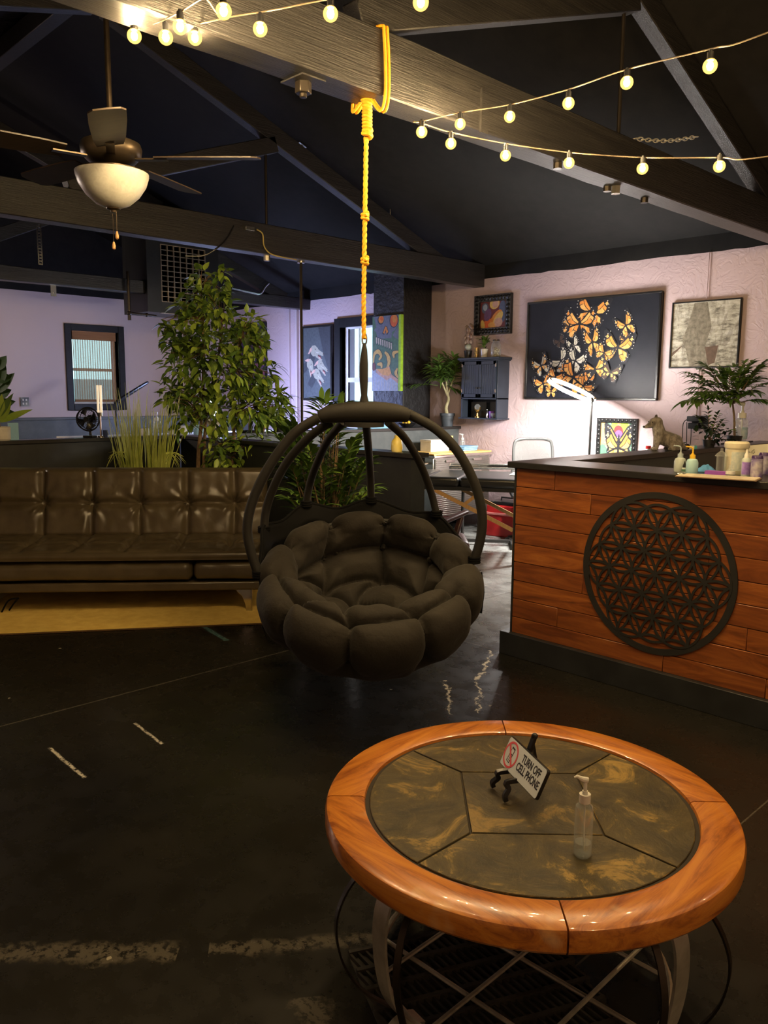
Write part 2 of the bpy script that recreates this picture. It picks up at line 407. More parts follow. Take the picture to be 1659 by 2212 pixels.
# ================================================================ ROOF TRUSSES
def truss(xf,zb,h,wd,label,ystrut=(4.5,2.4),rod=True,y0=BY,dr=0):
    t=thing('roof_truss',label,'roof truss',(xf,0,0),0,'black timber roof trusses')
    b=B(); nseg=40
    x0,x1=0,wd
    vs=[];
    for i in range(nseg+1):
        y=y0+.02+(WY-y0-.02)*i/nseg
        j=lambda s_:.006*noise.noise(Vector((y*2,s_,xf)))
        vs+=[(x0+j(1),y,zb+j(2)),(x1+j(3),y,zb+j(4)),(x1+j(5),y,zb+h+j(6)),(x0+j(7),y,zb+h+j(8))]
    fs=[(0,1,2,3),(nseg*4+3,nseg*4+2,nseg*4+1,nseg*4)]
    for i in range(nseg):
        for k in range(4): fs.append((i*4+k,i*4+(k+1)%4,i*4+4+(k+1)%4,i*4+4+k))
    b.add(vs,fs); b.out('tie_beam',M['beam'],t,bevel=.006,seg=1)
    # rafter along the ceiling, foot to ridge
    for (ya,yb,nm) in((WY-.02-dr*1.9,2.95,'rafter'),(2.85,BY+.05,'rafter')):
        b=B(); b.bar((wd*.5,ya,cz_(ya)-.10-dr),(wd*.5,yb,cz_(yb)-.10-dr),.10,.15); b.out(nm,M['beam'],t,bevel=.006,seg=1)
    ya,yb=ystrut; za=cz_(ya)-.16-dr
    b=B(); b.bar((wd*.5,ya+.03,za-.02),(wd*.5,yb,zb+h+.03),.10,.13); b.out('strut',M['beam'],t,bevel=.006,seg=1)
    if rod:
        b=B(); b.tube([(wd*.5,ya-.06,zb-.03),(wd*.5,ya-.06,za+.02)],.012,8); b.out('steel_rod',M['dkmetal'],t)
        b=B(); b.cyl((wd*.5,ya-.06,zb-.045),.028,.045,6); b.out('nut',M['metal'],t)
    return t
t1=truss(-2.77,2.74,.26,.16,'nearest black roof truss, carrying the yellow rope and the bulb strings',(4.56,2.4))
t2=truss(-6.10,2.70,.25,.14,'middle black roof truss, passing behind the ceiling fan light',(4.43,2.6),dr=.20)
t3=truss(-9.20,2.66,.15,.14,'farthest black roof truss, low at the far left above the window',(4.35,2.6),rod=False,dr=.2)
# plate and big hex nut below the near beam
b=B(); p=P(655,178,z=2.735)
b.box((-.07,-.06,-.006),(.07,.06,.001)); b.out('bolt_plate',M['beam'],t1,loc=(p.x+2.77,p.y,2.74))
b=B(); b.cyl((0,0,-.045),.034,.045,6); b.cyl((0,0,-.06),.015,.02,10); b.out('hex_nut',M['dkmetal'],t1,loc=(p.x+2.77,p.y,2.737),bevel=.003)
b=B(); q=P(1043,290,x=-2.61); b.cb((0,0,.05),(.012,.05,.20)); b.out('strap',M['beam'],t1,loc=(.165,q.y,2.78))
for a,bb in((1205,355),(1312,405),(1392,430)):
    p=P(a,bb,z=2.735); b=B(); b.cyl((0,0,-.03),.024,.03,8); b.out('bolt',M['dkmetal'],t1,loc=(p.x+2.77,p.y,2.742))
# intermediate rafters and ridge beam
for i,(x,l) in enumerate(((-1.1,'black rafter on the ceiling, right of the nearest truss'),(2.0,'black rafter on the ceiling over the front of the shop'))):
    b=B(); b.bar((0,WY-.02,cz_(WY)-.035),(0,2.95,cz_(2.95)-.035),.14,.07); tag(b.out('ceiling_rafter',M['beam'],loc=(x,0,0),bevel=.005,seg=1),l,'rafter','ceiling rafters')
b=B(); b.box((LX,2.84,4.40),(RX,2.96,4.56)); tag(b.out('ridge_beam',M['beam'],bevel=.005,seg=1),'long black ridge beam at the peak of the ceiling','beam')
# bowed crack/arch of the ceiling seam
# ================================================================ WINDOWS
n=N('view outside')  # daylight scene far behind the panes: foliage blobs
v=n.noise(2.2,6,.7)
c=n.ramp(v.outputs[0],[(.35,(.20,.42,.40)),(.5,(.42,.75,.78)),(.62,(.62,.92,.95))])
def window(name,frame_rects,axis,**k): pass
# window_1 in the left wall (x=LX), y 4.84..5.53
w1=thing('window_1',None,None,(LX,0,0)); w1['kind']='structure'
def frame_x(b,y0,y1,z0,z1,t,xa,xb):
    b.box((xa,y0,z0),(xb,y0+t,z1)); b.box((xa,y1-t,z0),(xb,y1,z1)); b.box((xa,y0+t,z0),(xb,y1-t,z0+t)); b.box((xa,y0+t,z1-t),(xb,y1-t,z1))
b=B(); frame_x(b,4.75,5.62,1.245,2.44,.09,0,.03); frame_x(b,4.80,5.57,1.30,2.39,.04,-.2,.0); b.out('window_frame',M['black_paint'],w1,bevel=.004)
b=B(); frame_x(b,4.84,5.53,1.34,2.35,.035,-.16,-.12); b.box((-.16,4.875,1.80),(-.12,5.495,1.84)); b.out('window_sash',M['white'],w1)
b=B(); b.box((-.142,4.87,1.37),(-.138,5.50,2.32)); b.out('window_pane',M['glass'],w1)
# woven reed shade
n=N('woven reed shade'); 
wv=n.new('ShaderNodeTexWave',bands_direction='Z'); wv.inputs['Scale'].default_value=38; wv.inputs['Distortion'].default_value=2; wv.inputs['Detail'].default_value=2; n.link(co if False else n.tc.outputs['Object'],wv.inputs['Vector'])
wy=n.new('ShaderNodeTexWave',bands_direction='Y'); wy.inputs['Scale'].default_value=9; n.link(n.tc.outputs['Object'],wy.inputs['Vector'])
a=n.math('MAXIMUM',n.math('GREATER_THAN',wv.outputs[0],.62),n.math('GREATER_THAN',wy.outputs[0],.86))
n.set(Base_Color=(.42,.24,.12),Roughness=.8); n.link(n.math('MULTIPLY_ADD',a,.66,.18),n.b.inputs['Alpha']); M['reed']=n.mt
M['reedsolid']=mat('reed valance',(.30,.15,.06),.8,c2=(.22,.10,.04),stretch=(1,1,60),ns=4)
bl=thing('window_blind','woven reed blind hanging in the black-framed window at the left','blind',(LX+.0,5.18,2.36))
b=B(); b.box((-.045,-.31,-.13),(-.02,.33,0)); b.out('valance',M['reedsolid'],bl)
b=B(); b.box((-.036,-.30,-.98),(-.034,.32,-.12)); b.out('shade',M['reed'],bl)
b=B(); b.box((-.045,-.30,-.995),(-.025,.32,-.96)); b.out('bottom_rail',M['reedsolid'],bl)
# window_2 in the far wall (y=WY)
w2=thing('window_2',None,None,(0,WY,0)); w2['kind']='structure'
def frame_y(b,x0,x1,z0,z1,t,ya,yb):
    b.box((x0,ya,z0),(x0+t,yb,z1)); b.box((x1-t,ya,z0),(x1,yb,z1)); b.box((x0+t,ya,z0),(x1-t,yb,z0+t)); b.box((x0+t,ya,z1-t),(x1-t,yb,z1))
b=B(); frame_y(b,-8.50,-7.54,.93,2.50,.12,-.05,0); frame_y(b,-8.39,-7.60,.99,2.44,.03,0,.07); b.out('window_frame',M['black_paint'],w2,bevel=.004)
b=B(); frame_y(b,-8.36,-7.62,1.02,2.42,.06,.03,.07); b.box((-8.30,.03,1.66),(-7.68,.07,1.72)); b.box((-8.10,.035,1.72),(-8.085,.06,2.36)); b.out('window_sash',M['white'],w2)
b=B(); b.box((-8.3,.048,1.08),(-7.68,.052,2.36)); b.out('window_pane',M['glass'],w2)
# outdoor hedge and fence seen through the panes
M['hedge']=mat('sunlit hedge',(.16,.30,.20),.7,c2=(.30,.42,.36),ns=9)
b=B(); random.seed(5)
for i in range(26): b.ball((-9.6+random.random()*3.4,10.2+random.random()*1.2,.3+random.random()*1.5),.35+random.random()*.25,8,sc_=(1,1,.8))
tag(b.out('hedge',M['hedge']),'pale leafy hedge outside the far window','hedge')
b=B(); b.box((-15.6,3.0,0),(-15.5,9.5,1.75)); 
tag(b.out('garden_wall',mat('pale block wall',(.30,.33,.34),.8)),'pale garden wall outside the left window','wall')
# ================================================================ SWING CHAIR
CHR=(-2.70,2.48); RZ=YAW
S=.00209
def cz(py): return 1.5-(py-853)*S
def cl(px,py,y=0):   # pixel-derived local point of the chair, y = depth behind its centre plane
    k=(3.665+y)/3.665
    return Vector(((px-787)*S*k,y,1.5-(py-853)*S*k))
ch=thing('swing_chair','black hanging egg swing chair with a tufted cushion, in the middle of the room','swing chair',(CHR[0],CHR[1],.2),RZ)
OFF=Vector((0,0,-.2))
def o_(pts): return [Vector(p)+OFF for p in pts]
archL=[(690,903),(640,935),(598,985),(562,1045),(540,1100),(532,1150),(540,1200),(556,1250)]
archR=[(880,893),(940,925),(990,975),(1028,1045),(1045,1110),(1043,1165),(1030,1215)]
ends={}
def tubeof(pts,r=.022,label='support_tube'):
    b=B(); b.tube(smooth(o_(pts),6),r,12); b.out(label,M['sleeve'],ch)
tubeof([cl(a,b_,-.02) for a,b_ in archL],.0225)
tubeof([cl(a,b_,0.05) for a,b_ in archR],.0225)
tubeof([cl(715,912,.04),cl(668,945,.10),cl(618,1000,.17),cl(585,1062,.22),cl(570,1110,.24),cl(566,1150,.24)],.0205)
tubeof([cl(742,912,.06),cl(708,950,.2),cl(680,1005,.36),cl(664,1050,.45),cl(656,1092,.48)],.019)
tubeof([cl(790,912,.06),cl(793,960,.25),cl(796,1020,.42),cl(798,1082,.5)],.019)
tubeof([cl(838,912,.06),cl(872,945,.2),cl(905,1000,.33),cl(928,1060,.42),cl(942,1112,.44)],.019)
# padded hub sleeve
b=B(); pts=[cl(690,903),cl(712,896),cl(745,892),cl(787,890),cl(830,891),cl(862,893),cl(885,899)]
b.tube(smooth(o_(pts),5),[.0235+.024*math.sin(PI*i/30)**.7 for i in range(31)],16); b.out('hub_sleeve',M['sleeve'],ch)
b=B(); b.tube(o_([cl(787,745),cl(787,760),cl(786,790),cl(786,825),cl(787,855),cl(787,878)]),[.006,.013,.019,.019,.014,.026],12); b.out('swivel_sleeve',M['sleeve'],ch)
b=B(); b.cyl((0,0,cz(922)-.2),.09,.02,20); b.out('hub_plate',M['blackmatte'],ch)
# rim ring, tilted
TILT=math.radians(24); RC=Vector((0.032,.0,.662)); RR=.485
Rx=Matrix.Rotation(TILT,3,'X')
def rim(a,r=RR,h=0): return RC+Rx@Vector((r*math.cos(a),r*math.sin(a),h))
b=B(); b.tube(o_([rim(2*PI*i/48) for i in range(48)]),.014,8,closed=True); b.out('rim_ring',M['blackmatte'],ch)
# net basket behind the cushion
b=B()
def basket(r,h):
    pass
def bk(t,a):
    ph=t*math.radians(78); return RC+Rx@Vector((RR*1.0*math.sin(ph)/math.sin(math.radians(78))*math.cos(a),RR*math.sin(ph)/math.sin(math.radians(78))*math.sin(a),-.34*(math.cos(ph)-math.cos(math.radians(78)))/(1-math.cos(math.radians(78)))))+OFF
b.grid(lambda u,v:bk(.02+.98*v,u*2*PI),48,14,cu=True)
nb=b.out('net_basket',M['net'],ch); sm=nb.modifiers.new('t','SOLIDIFY'); sm.thickness=.004
# cushion
def profile(Rin,Din,TH,ph1=84):
    pr=[]
    for i in range(41):
        ph=math.radians(ph1)*i/40; pr.append((Rin*math.sin(ph)/math.sin(math.radians(ph1)),-Din*(math.cos(ph)-math.cos(math.radians(ph1)))/(1-math.cos(math.radians(ph1)))))
    rl=pr[-1]
    for i in range(1,25):
        a=PI-PI*i/24*1.05; pr.append((rl[0]+TH/2+TH/2*math.cos(a)*1.05,rl[1]+TH*.55*math.sin(a)))
    ro=pr[-1]
    for i in range(1,31):
        ph=math.radians(88)*(1-i/30); pr.append((ro[0]*math.sin(ph)/math.sin(math.radians(88)),ro[1]-(Din+.09)*(math.cos(ph))))
    return [Vector((a,0,c)) for a,c in pr]
def resamp(p,n):
    L=[0]
    for a,c in zip(p,p[1:]): L.append(L[-1]+(c-a).length)
    out=[];j=0
    for i in range(n):
        t=L[-1]*i/(n-1)
        while j<len(p)-2 and L[j+1]<t: j+=1
        out.append(p[j].lerp(p[j+1],(t-L[j])/max(1e-9,L[j+1]-L[j])))
    return out,L[-1]
NP,NA=170,280
pf_,pb_=profile(.302,.195,.22),profile(.40,.245,.085)
prf,L1=resamp(pf_,NP); prb,L2_=resamp(pb_,NP); PL=(L1+L2_)/2
arcl=np.array([PL*i/(NP-1) for i in range(NP)])
bp=np.zeros((NA,NP,3))
for j in range(NA):
    a=2*PI*j/NA
    wob=1-.02*math.cos(2*a); wt=(1-math.sin(a))/2; wt=wt*wt*(3-2*wt)
    ca,sa=math.cos(a),math.sin(a)
    for i in range(NP):
        q=prb[i].lerp(prf[i],wt); bp[j,i]=(q.x*ca*wob,q.x*sa*wob,q.z)
Li=.5
rings=[(.10,3,.1),(.26,6,.35),(.42,9,.1),(.57,10,.2),(.84,10,.2)]
tufts=[];idx=[];tpar=[]
def onp(s_,a):
    i=min(NP-1,int(s_/PL*(NP-1))); j=int(a/(2*PI)*NA)%NA; return bp[j,i]
for s_,n_,ph in rings:
    idx.append([]); 
    for k in range(n_): 
        idx[-1].append(len(tufts)); tpar.append((s_+random.uniform(-.015,.015)*(s_>0),2*PI*(k+ph)/n_+random.uniform(-.06,.06))); tufts.append(onp(*tpar[-1]))
edges=set()
for k in range(3): edges.add((idx[0][k],idx[0][(k+1)%3]))
for ri in range(1,len(idx)):
    R_=idx[ri]
    if ri!=4:
        for k in range(len(R_)):
            if ri==3 and (tufts[R_[k]][1]>.0 or tufts[R_[(k+1)%len(R_)]][1]>.0): continue
            edges.add((R_[k],R_[(k+1)%len(R_)]))
    for a_ in R_:
        ds=sorted(idx[ri-1],key=lambda q:np.linalg.norm(tufts[q]-tufts[a_]))
        for q in ds[:1]: edges.add((a_,q))
T_=np.array(tufts)
dp=np.full((NA,NP),9.);
for t in T_: dp=np.minimum(dp,np.linalg.norm(bp-t,axis=2))
de=np.full((NA,NP),9.)
def surf(s_,a):
    fi=min(NP-1.001,max(0,s_/PL*(NP-1))); i=int(fi); fj=(a/(2*PI)*NA)%NA; j=int(fj)%NA; t1,t2=fi-i,fj-int(fj)
    return (bp[j,i]*(1-t1)+bp[j,i+1]*t1)*(1-t2)+(bp[(j+1)%NA,i]*(1-t1)+bp[(j+1)%NA,i+1]*t1)*t2
for a_,q in edges:
    (s0,a0),(s1,a1)=tpar[a_],tpar[q]; da=(a1-a0+PI)%(2*PI)-PI; k=max(8,int(np.linalg.norm(T_[a_]-T_[q])/.012))
    for m in range(k+1):
        de=np.minimum(de,np.linalg.norm(bp-surf(s0+(s1-s0)*m/k,a0+da*m/k),axis=2))
de=np.maximum(0,de-.004)
nrm=np.cross(np.roll(bp,-1,0)-np.roll(bp,1,0),np.gradient(bp,axis=1)); nl=np.linalg.norm(nrm,axis=2,keepdims=True); nrm=nrm/np.maximum(nl,1e-9)
nrm[:,0]=(0,0,1);nrm[:,-1]=(0,0,-1)
if nrm[0,10,2]<0: nrm=-nrm
nrm[:,0]=(0,0,1);nrm[:,-1]=(0,0,-1)
disp=.050*np.clip(1-(1-np.clip(de/.115,0,1))**2,0,1)**.6-.040*np.exp(-(dp/.04)**2)-.016*np.exp(-(de/.010)**2)-.024
wr=np.zeros((NA,NP))
for j in range(NA):
    for i in range(NP):
        p=bp[j,i]; wr[j,i]=noise.noise(Vector(p*9))*.009+noise.noise(Vector(p*22))*.004*math.exp(-(dp[j,i]/.1)**2)*2
disp=disp+wr
fp=bp+nrm*disp[...,None]
b=B()
vs=[RC+Rx@Vector(fp[j,i])+OFF for j in range(NA) for i in range(NP)]
fs=[(j*NP+i,((j+1)%NA)*NP+i,((j+1)%NA)*NP+i+1,j*NP+i+1) for j in range(NA) for i in range(NP-1)]
b.add(vs,fs); cu=b.out('cushion',M['fabric'],ch,sharp=180)
for k,t in enumerate(T_[:20]):
    bt=B()
    i=k; q=np.argmin(np.linalg.norm((bp-t).reshape(-1,3),axis=1)); p=fp.reshape(-1,3)[q]
    bt.ball(RC+Rx@Vector(p)+OFF,.011,8,sc_=(1,1,.6))
    bt.out('tuft_button',M['fabric'],cu)
# ties and loose ribbons
def ribbon(pts,wd=.007):
    b=B(); b.tube(smooth(o_(pts),5),1,sec=[(-wd,-.0012),(wd,-.0012),(wd,.0012),(-wd,.0012)]); b.out('ribbon',M['net'],ch)
ribbon([cl(556,1252,0),cl(563,1300,-.1),cl(560,1340,-.12),cl(572,1395,-.12)])
ribbon([cl(556,1252,0),cl(558,1300,-.11),cl(566,1350,-.12),cl(562,1372,-.12)])
ribbon([cl(1046,1240,0),cl(1052,1280,-.0),cl(1050,1310,-.0),cl(1048,1333,-.0)])
ribbon([cl(1046,1240,0),cl(1050,1270,.02),cl(1045,1300,.02),cl(1043,1328,.02)])
for q in (cl(556,1248,-.02),cl(1030,1212,.05),cl(566,1148,.24),cl(656,1090,.48),cl(798,1080,.5),cl(942,1110,.44)):
    b=B(); b.at(q+OFF); 
    for k in range(3): b.tube([(.026*math.cos(a*PI/6),.026*math.sin(a*PI/6),(k-1)*.011) for a in range(12)],.006,6,closed=True)
    b.out('tie',M['net'],ch)
tp=[cl(556,1250,-.02),cl(562,1185,.10),cl(566,1140,.22),cl(605,1128,.38),cl(656,1090,.48),cl(725,1100,.52),cl(798,1080,.5),cl(880,1106,.50),cl(942,1112,.44),cl(995,1165,.26),cl(1030,1212,.05)]
cp_=smooth(o_(tp),6)
b=B(); b.tube(cp_,.008,8); b.out('net_edge_cord',M['net'],ch)
b=B(); cc=RC+OFF; b.grid(lambda u,v:(lambda q:q+(Vector((cc.x,cc.y,q.z))-q)*.08*v-Vector((0,0,.09*v)))(cp_[min(len(cp_)-1,int(u*(len(cp_)-1)+.5))]),len(cp_),5); o=b.out('back_net',M['net'],ch); sm=o.modifiers.new('t','SOLIDIFY'); sm.thickness=.004
# ================================================================ ROPE + CARABINER
rp=thing('rope','bright yellow rope looped over the near beam, with knots, holding up the swing chair','rope',(CHR[0],CHR[1],1.7))
RO=Vector((0,0,-1.7))
def rl_(px,py): return Vector((0+(px-787)*S*_cy,(px-787)*S*_sy,1.5-(py-853)*S*.99))+RO
top=1.5-(330-853)*S*1.0
def twist(p0,p1,b,r=.0075,off=.0038,turns=None):
    L=(p1-p0).length; turns=turns or L/.05; n=int(turns*8)
    for s_ in(0,PI):
        b.tube([p0.lerp(p1,i/n)+Vector((math.cos(s_+2*PI*turns*i/n),math.sin(s_+2*PI*turns*i/n),0))*off for i in range(n+1)],r,7)
b=B(); path=[rl_(786,735),rl_(785,650),rl_(786,573),rl_(787,483),rl_(789,330)]
for a,c in zip(path,path[1:]): twist(a,c,b)
b.out('twisted_cord',M['yellow'],rp)
def coil(p0,p1,R,r,turns,b):
    n=int(turns*14); b.tube([p0.lerp(p1,i/n)+Vector((math.cos(2*PI*turns*i/n),math.sin(2*PI*turns*i/n),0))*R for i in range(n+1)],r,8)
for a,c in((566,580),(476,490)):
    b=B(); coil(rl_(787,a),rl_(787,c),.012,.008,2.2,b); b.tube([rl_(781,c-3),rl_(787,(a+c)/2)+Vector((.02,-.012,0)),rl_(793,a+3)],.008,8); b.out('knot',M['yellow'],rp)
b=B(); b.tube([rl_(790,240),rl_(790,322)],.016,10); coil(rl_(790,240),rl_(791,322),.016,.0075,12,b); coil(rl_(790,236),rl_(790,262),.020,.009,2.5,b); coil(rl_(791,312),rl_(791,328),.017,.010,1.5,b); b.out('wrapped_knot',M['yellow'],rp)
b=B(); kn=rl_(790,238)
zb=2.74-1.7; zt=3.0-1.7; xl=-2.77-CHR[0]; xr=-2.61-CHR[0]
for dy in (0,.020):
    b.tube(smooth([kn+Vector((0,dy*.5,0)),Vector((xl*.9-.012,dy+.0,zb-.03)),Vector((xl-.012,dy,zb+.02)),Vector((xl-.012,dy,zt-.02)),Vector((xl+.01,dy,zt+.012)),Vector((xr-.01,dy+.01,zt+.012)),Vector((xr+.012,dy+.01,zt-.03)),Vector((xr+.012,dy+.02,zb+.02)),Vector((xr*.9,dy+.01,zb-.06)),kn+Vector((0,dy*.5,0))],5),.0065,8)
b.out('beam_loop',M['yellow'],rp)
ca=B(); c0=Vector((0,0,1.5-(737-853)*S)); ca.at((0,0,0),(0,0,YAW))
ca.tube([(.010*math.cos(a*PI/8),0,.026*math.sin(a*PI/8)) for a in range(16)],.0035,8,closed=True)
tag(ca.out('carabiner',M['chrome'],loc=(CHR[0],CHR[1],c0.z)),'small steel carabiner joining the yellow rope to the swing chair','carabiner')
# ================================================================ COFFEE TABLE
TC=Vector((-1.142,1.62,0)); TR=.515; TZ=.48
ct=thing('coffee_table','round coffee table with wooden rim, slate inlay and curved iron base','coffee table',TC)
n=N('orange stained wood rim')
sp=n.new('ShaderNodeSeparateXYZ'); n.link(n.tc.outputs['Object'],sp.inputs[0])
ge=n.new('ShaderNodeNewGeometry')
ri=ge.outputs['Random Per Island']
vr=n.new('ShaderNodeVectorRotate',rotation_type='Z_AXIS'); n.link(n.tc.outputs['Object'],vr.inputs['Vector']); n.link(n.math('MULTIPLY_ADD',n.math('ROUND',n.math('DIVIDE',n.math('ARCTAN2',sp.outputs[1],sp.outputs[0]),PI/2)),-PI/2,0),vr.inputs['Angle'])
mp=n.new('ShaderNodeMapping'); mp.inputs['Scale'].default_value=(14,1.6,14); n.link(vr.outputs[0],mp.inputs['Vector'])
g1=n.noise(1.6,6,.7,mp.outputs[0],1.3)
g=n.ramp(g1.outputs[0],[(.36,(.62,.24,.035)),(.5,(.50,.165,.022)),(.66,(.24,.062,.010))])
blem=n.math('MULTIPLY',n.ramp(n.noise(9,2,.5).outputs[0],[(.64,0),(.74,1)]),n.math('LESS_THAN',sp.outputs[1],-.1))
g=n.mix(n.math('MULTIPLY',blem,.45),g,(.72,.50,.28))
n.link(g,n.b.inputs['Base Color']); n.set(Roughness=.28); n.b.inputs['Coat Weight'].default_value=.3
n.bump(g1.outputs[0],.12,.002); M['rimwood']=n.mt
n=N('slate slabs'); ge=n.new('ShaderNodeNewGeometry'); ri=ge.outputs['Random Per Island']
sh=n.new('ShaderNodeVectorMath',operation='ADD'); n.link(n.tc.outputs['Object'],sh.inputs[0]); cb_=n.new('ShaderNodeCombineXYZ'); n.link(n.math('MULTIPLY',ri,31),cb_.inputs[0]); n.link(n.math('MULTIPLY',ri,17),cb_.inputs[1]); n.link(cb_.outputs[0],sh.inputs[1])
v1=n.noise(5.5,10,.74,sh.outputs[0],1.2)
st_=n.ramp(v1.outputs[0],[(.32,(.020,.015,.007)),(.44,(.050,.037,.014)),(.54,(.085,.062,.020)),(.62,(.36,.23,.055)),(.74,(.12,.08,.03))])
v2=n.noise(14,8,.75,sh.outputs[0],1.5)
st_=n.mix(n.ramp(v2.outputs[0],[(.54,0),(.64,.45)]),st_,(.17,.12,.05))
st_=n.mix(n.math('MULTIPLY',ri,.35),st_,(.03,.026,.02))
n.link(st_,n.b.inputs['Base Color']); n.set(Roughness=.42); n.b.inputs['Specular IOR Level'].default_value=.3; n.bump(n.math('ADD',v1.outputs[0],n.math('MULTIPLY',v2.outputs[0],.5)),.5,.008); M['slate']=n.mt
b=B(); RI=.412
for k in range(4):
    a0=PI/4+k*PI/2+.004; a1=a0+PI/2-.008; nn=30
    pf=[(RI,TZ-.014),(RI+.004,TZ-.003),(RI+.012,TZ),(TR-.012,TZ),(TR-.004,TZ-.004),(TR,TZ-.014),(TR,TZ-.048),(TR-.006,TZ-.056),(RI,TZ-.056)]
    vs=[(r*math.cos(a0+(a1-a0)*i/nn),r*math.sin(a0+(a1-a0)*i/nn),z) for i in range(nn+1) for r,z in pf]; K=len(pf)
    fs=[(i*K+j,i*K+(j+1)%K,(i+1)*K+(j+1)%K,(i+1)*K+j) for i in range(nn) for j in range(K)]+[list(range(K)),[nn*K+j for j in range(K)][::-1]]
    b.add(vs,fs)
b.out('wooden_rim',M['rimwood'],ct)
b=B(); sq=[(.222*math.cos(k*PI/2),.222*math.sin(k*PI/2)) for k in range(4)]
def shrink(pts,d=.0022):
    cx_=sum(p[0] for p in pts)/len(pts);cy_=sum(p[1] for p in pts)/len(pts)
    return [(p[0]+(cx_-p[0])*d/math.hypot(cx_-p[0],cy_-p[1])*1.3,p[1]+(cy_-p[1])*d/math.hypot(cx_-p[0],cy_-p[1])*1.3) for p in pts]
b.prism(shrink(sq),TZ-.03,TZ-.006)
for k in range(4):
    a0,a1=k*PI/2,(k+1)*PI/2
    b.prism(shrink([sq[k]]+[(.405*math.cos(a0+(a1-a0)*i/14),.405*math.sin(a0+(a1-a0)*i/14)) for i in range(15)]+[sq[(k+1)%4]]),TZ-.03,TZ-.006)
b.out('slate_inlay',M['slate'],ct,bevel=.0015,seg=1)
b=B(); b.cyl((0,0,TZ-.04),RI+.002,.03,48); b.out('grout_bed',mat('dark grout',(.03,.022,.014),.8),ct)
# iron base
M['iron']=mat('worn grey iron',(.60,.56,.46),.38,.55,c2=(.38,.35,.28),bump=.15,bs=50,ns=12)
for k in range(4):
    a=math.radians(k*90-8)
    ux,uy=math.cos(a),math.sin(a)
    def pt(r,z,s_=0): return Vector((ux*r-uy*s_,uy*r+ux*s_,z))
    prf=[(.30,.405),(.37,.418),(.425,.40),(.455,.35),(.462,.28),(.455,.20),(.435,.12),(.395,.055),(.365,.034)]
    b=B(); b.tube(smooth([pt(r,z) for r,z in prf],5),1,sec=[(-.0035,-.024),(.0035,-.024),(.0035,.024),(-.0035,.024)],up0=(0,0,1)); b.out('leg',M['iron'],ct)
    ft=[(.345,.030),(.375,.040),(.405,.034),(.425,.018),(.43,.003)]
    b=B(); b.tube(smooth([pt(r,z) for r,z in ft],5),1,sec=[(-.0035,-.024),(.0035,-.024),(.0035,.024),(-.0035,.024)],up0=(0,0,1)); b.out('foot',M['iron'],ct)
    for s_ in(-1,1):
        b=B(); b.tube(smooth([pt(.30,.425,s_*.05),pt(.44,.40,s_*.09),pt(.50,.30,s_*.115),pt(.49,.18,s_*.12),pt(.44,.08,s_*.10),pt(.375,.036,s_*.04)],6),1,sec=[(-.0025,-.008),(.0025,-.008),(.0025,.008),(-.0025,.008)]); b.out('side_hoop',M['dkmetal'],ct)
    b=B(); q=pt(.385,.375); b.tube([q+Vector((ux*.028*math.cos(t*PI/8),uy*.028*math.cos(t*PI/8),.028*math.sin(t*PI/8))) for t in range(16)],1,sec=[(-.003,-.02),(.003,-.02),(.003,.02),(-.003,.02)],closed=True); b.out('scroll',M['dkmetal'],ct)
b=B(); b.tube([(.37*math.cos(2*PI*i/48),.37*math.sin(2*PI*i/48),.036) for i in range(48)],.008,8,closed=True)
for k in range(-1,2):
    o=k*.205; h=math.sqrt(max(0,.37**2-o*o)); th=math.radians(1)
    for q in (0,PI/2):
        c_,s_=math.cos(th+q),math.sin(th+q)
        b.tube([(c_*-h-s_*o,s_*-h+c_*o,.036+(.006 if q else -.004)),(c_*h-s_*o,s_*h+c_*o,.036+(.006 if q else -.004))],.006,8)
b.out('lattice_shelf',M['iron'],ct)
b=B(); b.tube([(.36*math.cos(2*PI*i/48),.36*math.sin(2*PI*i/48),TZ-.062) for i in range(48)],.008,6,closed=True); b.out('top_ring',M['dkmetal'],ct)
# slotted mat on the floor below
mt_=thing('floor_mat','dark slotted rubber mat lying on the floor under the coffee table','mat',(-1.15,1.47,0),math.radians(-25))
b=B(); X0,X1,Y0,Y1=-.24,.26,-.28,.28
b.box((X0,Y0,.0),(X1,Y1,.004))
for r_ in range(8):
    x=X0+r_*(X1-X0)/7; b.box((x-.006,Y0,.004),(x+.006,Y1,.020))
for c_ in range(7):
    for i in range(26):
        y=Y0+(i+.5)*(Y1-Y0)/26; xa=X0+c_*(X1-X0)/7
        b.bar((xa+.004,y-.008,.010),(xa+(X1-X0)/7-.004,y+.010,.010),.006,.012)
b.out('slotted_grid',mat('dusty black rubber',(.05,.044,.032),.7,c2=(.025,.022,.018),bump=.3),mt_)
# cell phone sign on easel

def text(name,body,size,m,parent,loc,rot,ext=.0004,align='LEFT',sx=1,bold=0):
    cu_=bpy.data.curves.new(name,'FONT'); cu_.body=body; cu_.size=size; cu_.extrude=ext; cu_.align_x=align; cu_.offset=bold; cu_.space_line=.9
    t=bpy.data.objects.new(name,cu_); me=bpy.data.meshes.new_from_object(t); bpy.data.objects.remove(t)
    me.name=name; me.materials.clear(); me.materials.append(m)
    o=bpy.data.objects.new(name,me); C.objects.link(o); o.parent=parent; o.location=loc; o.rotation_euler=rot; o.scale=(sx,1,1); return o
def rrect(w_,h_,r,n=5):
    out=[]
    for cx_,cy_,a in((w_-r,h_-r,0),(r,h_-r,PI/2),(r,r,PI),(w_-r,r,1.5*PI)): out+=arc((cx_,cy_),r,a,a+PI/2,n)
    return out
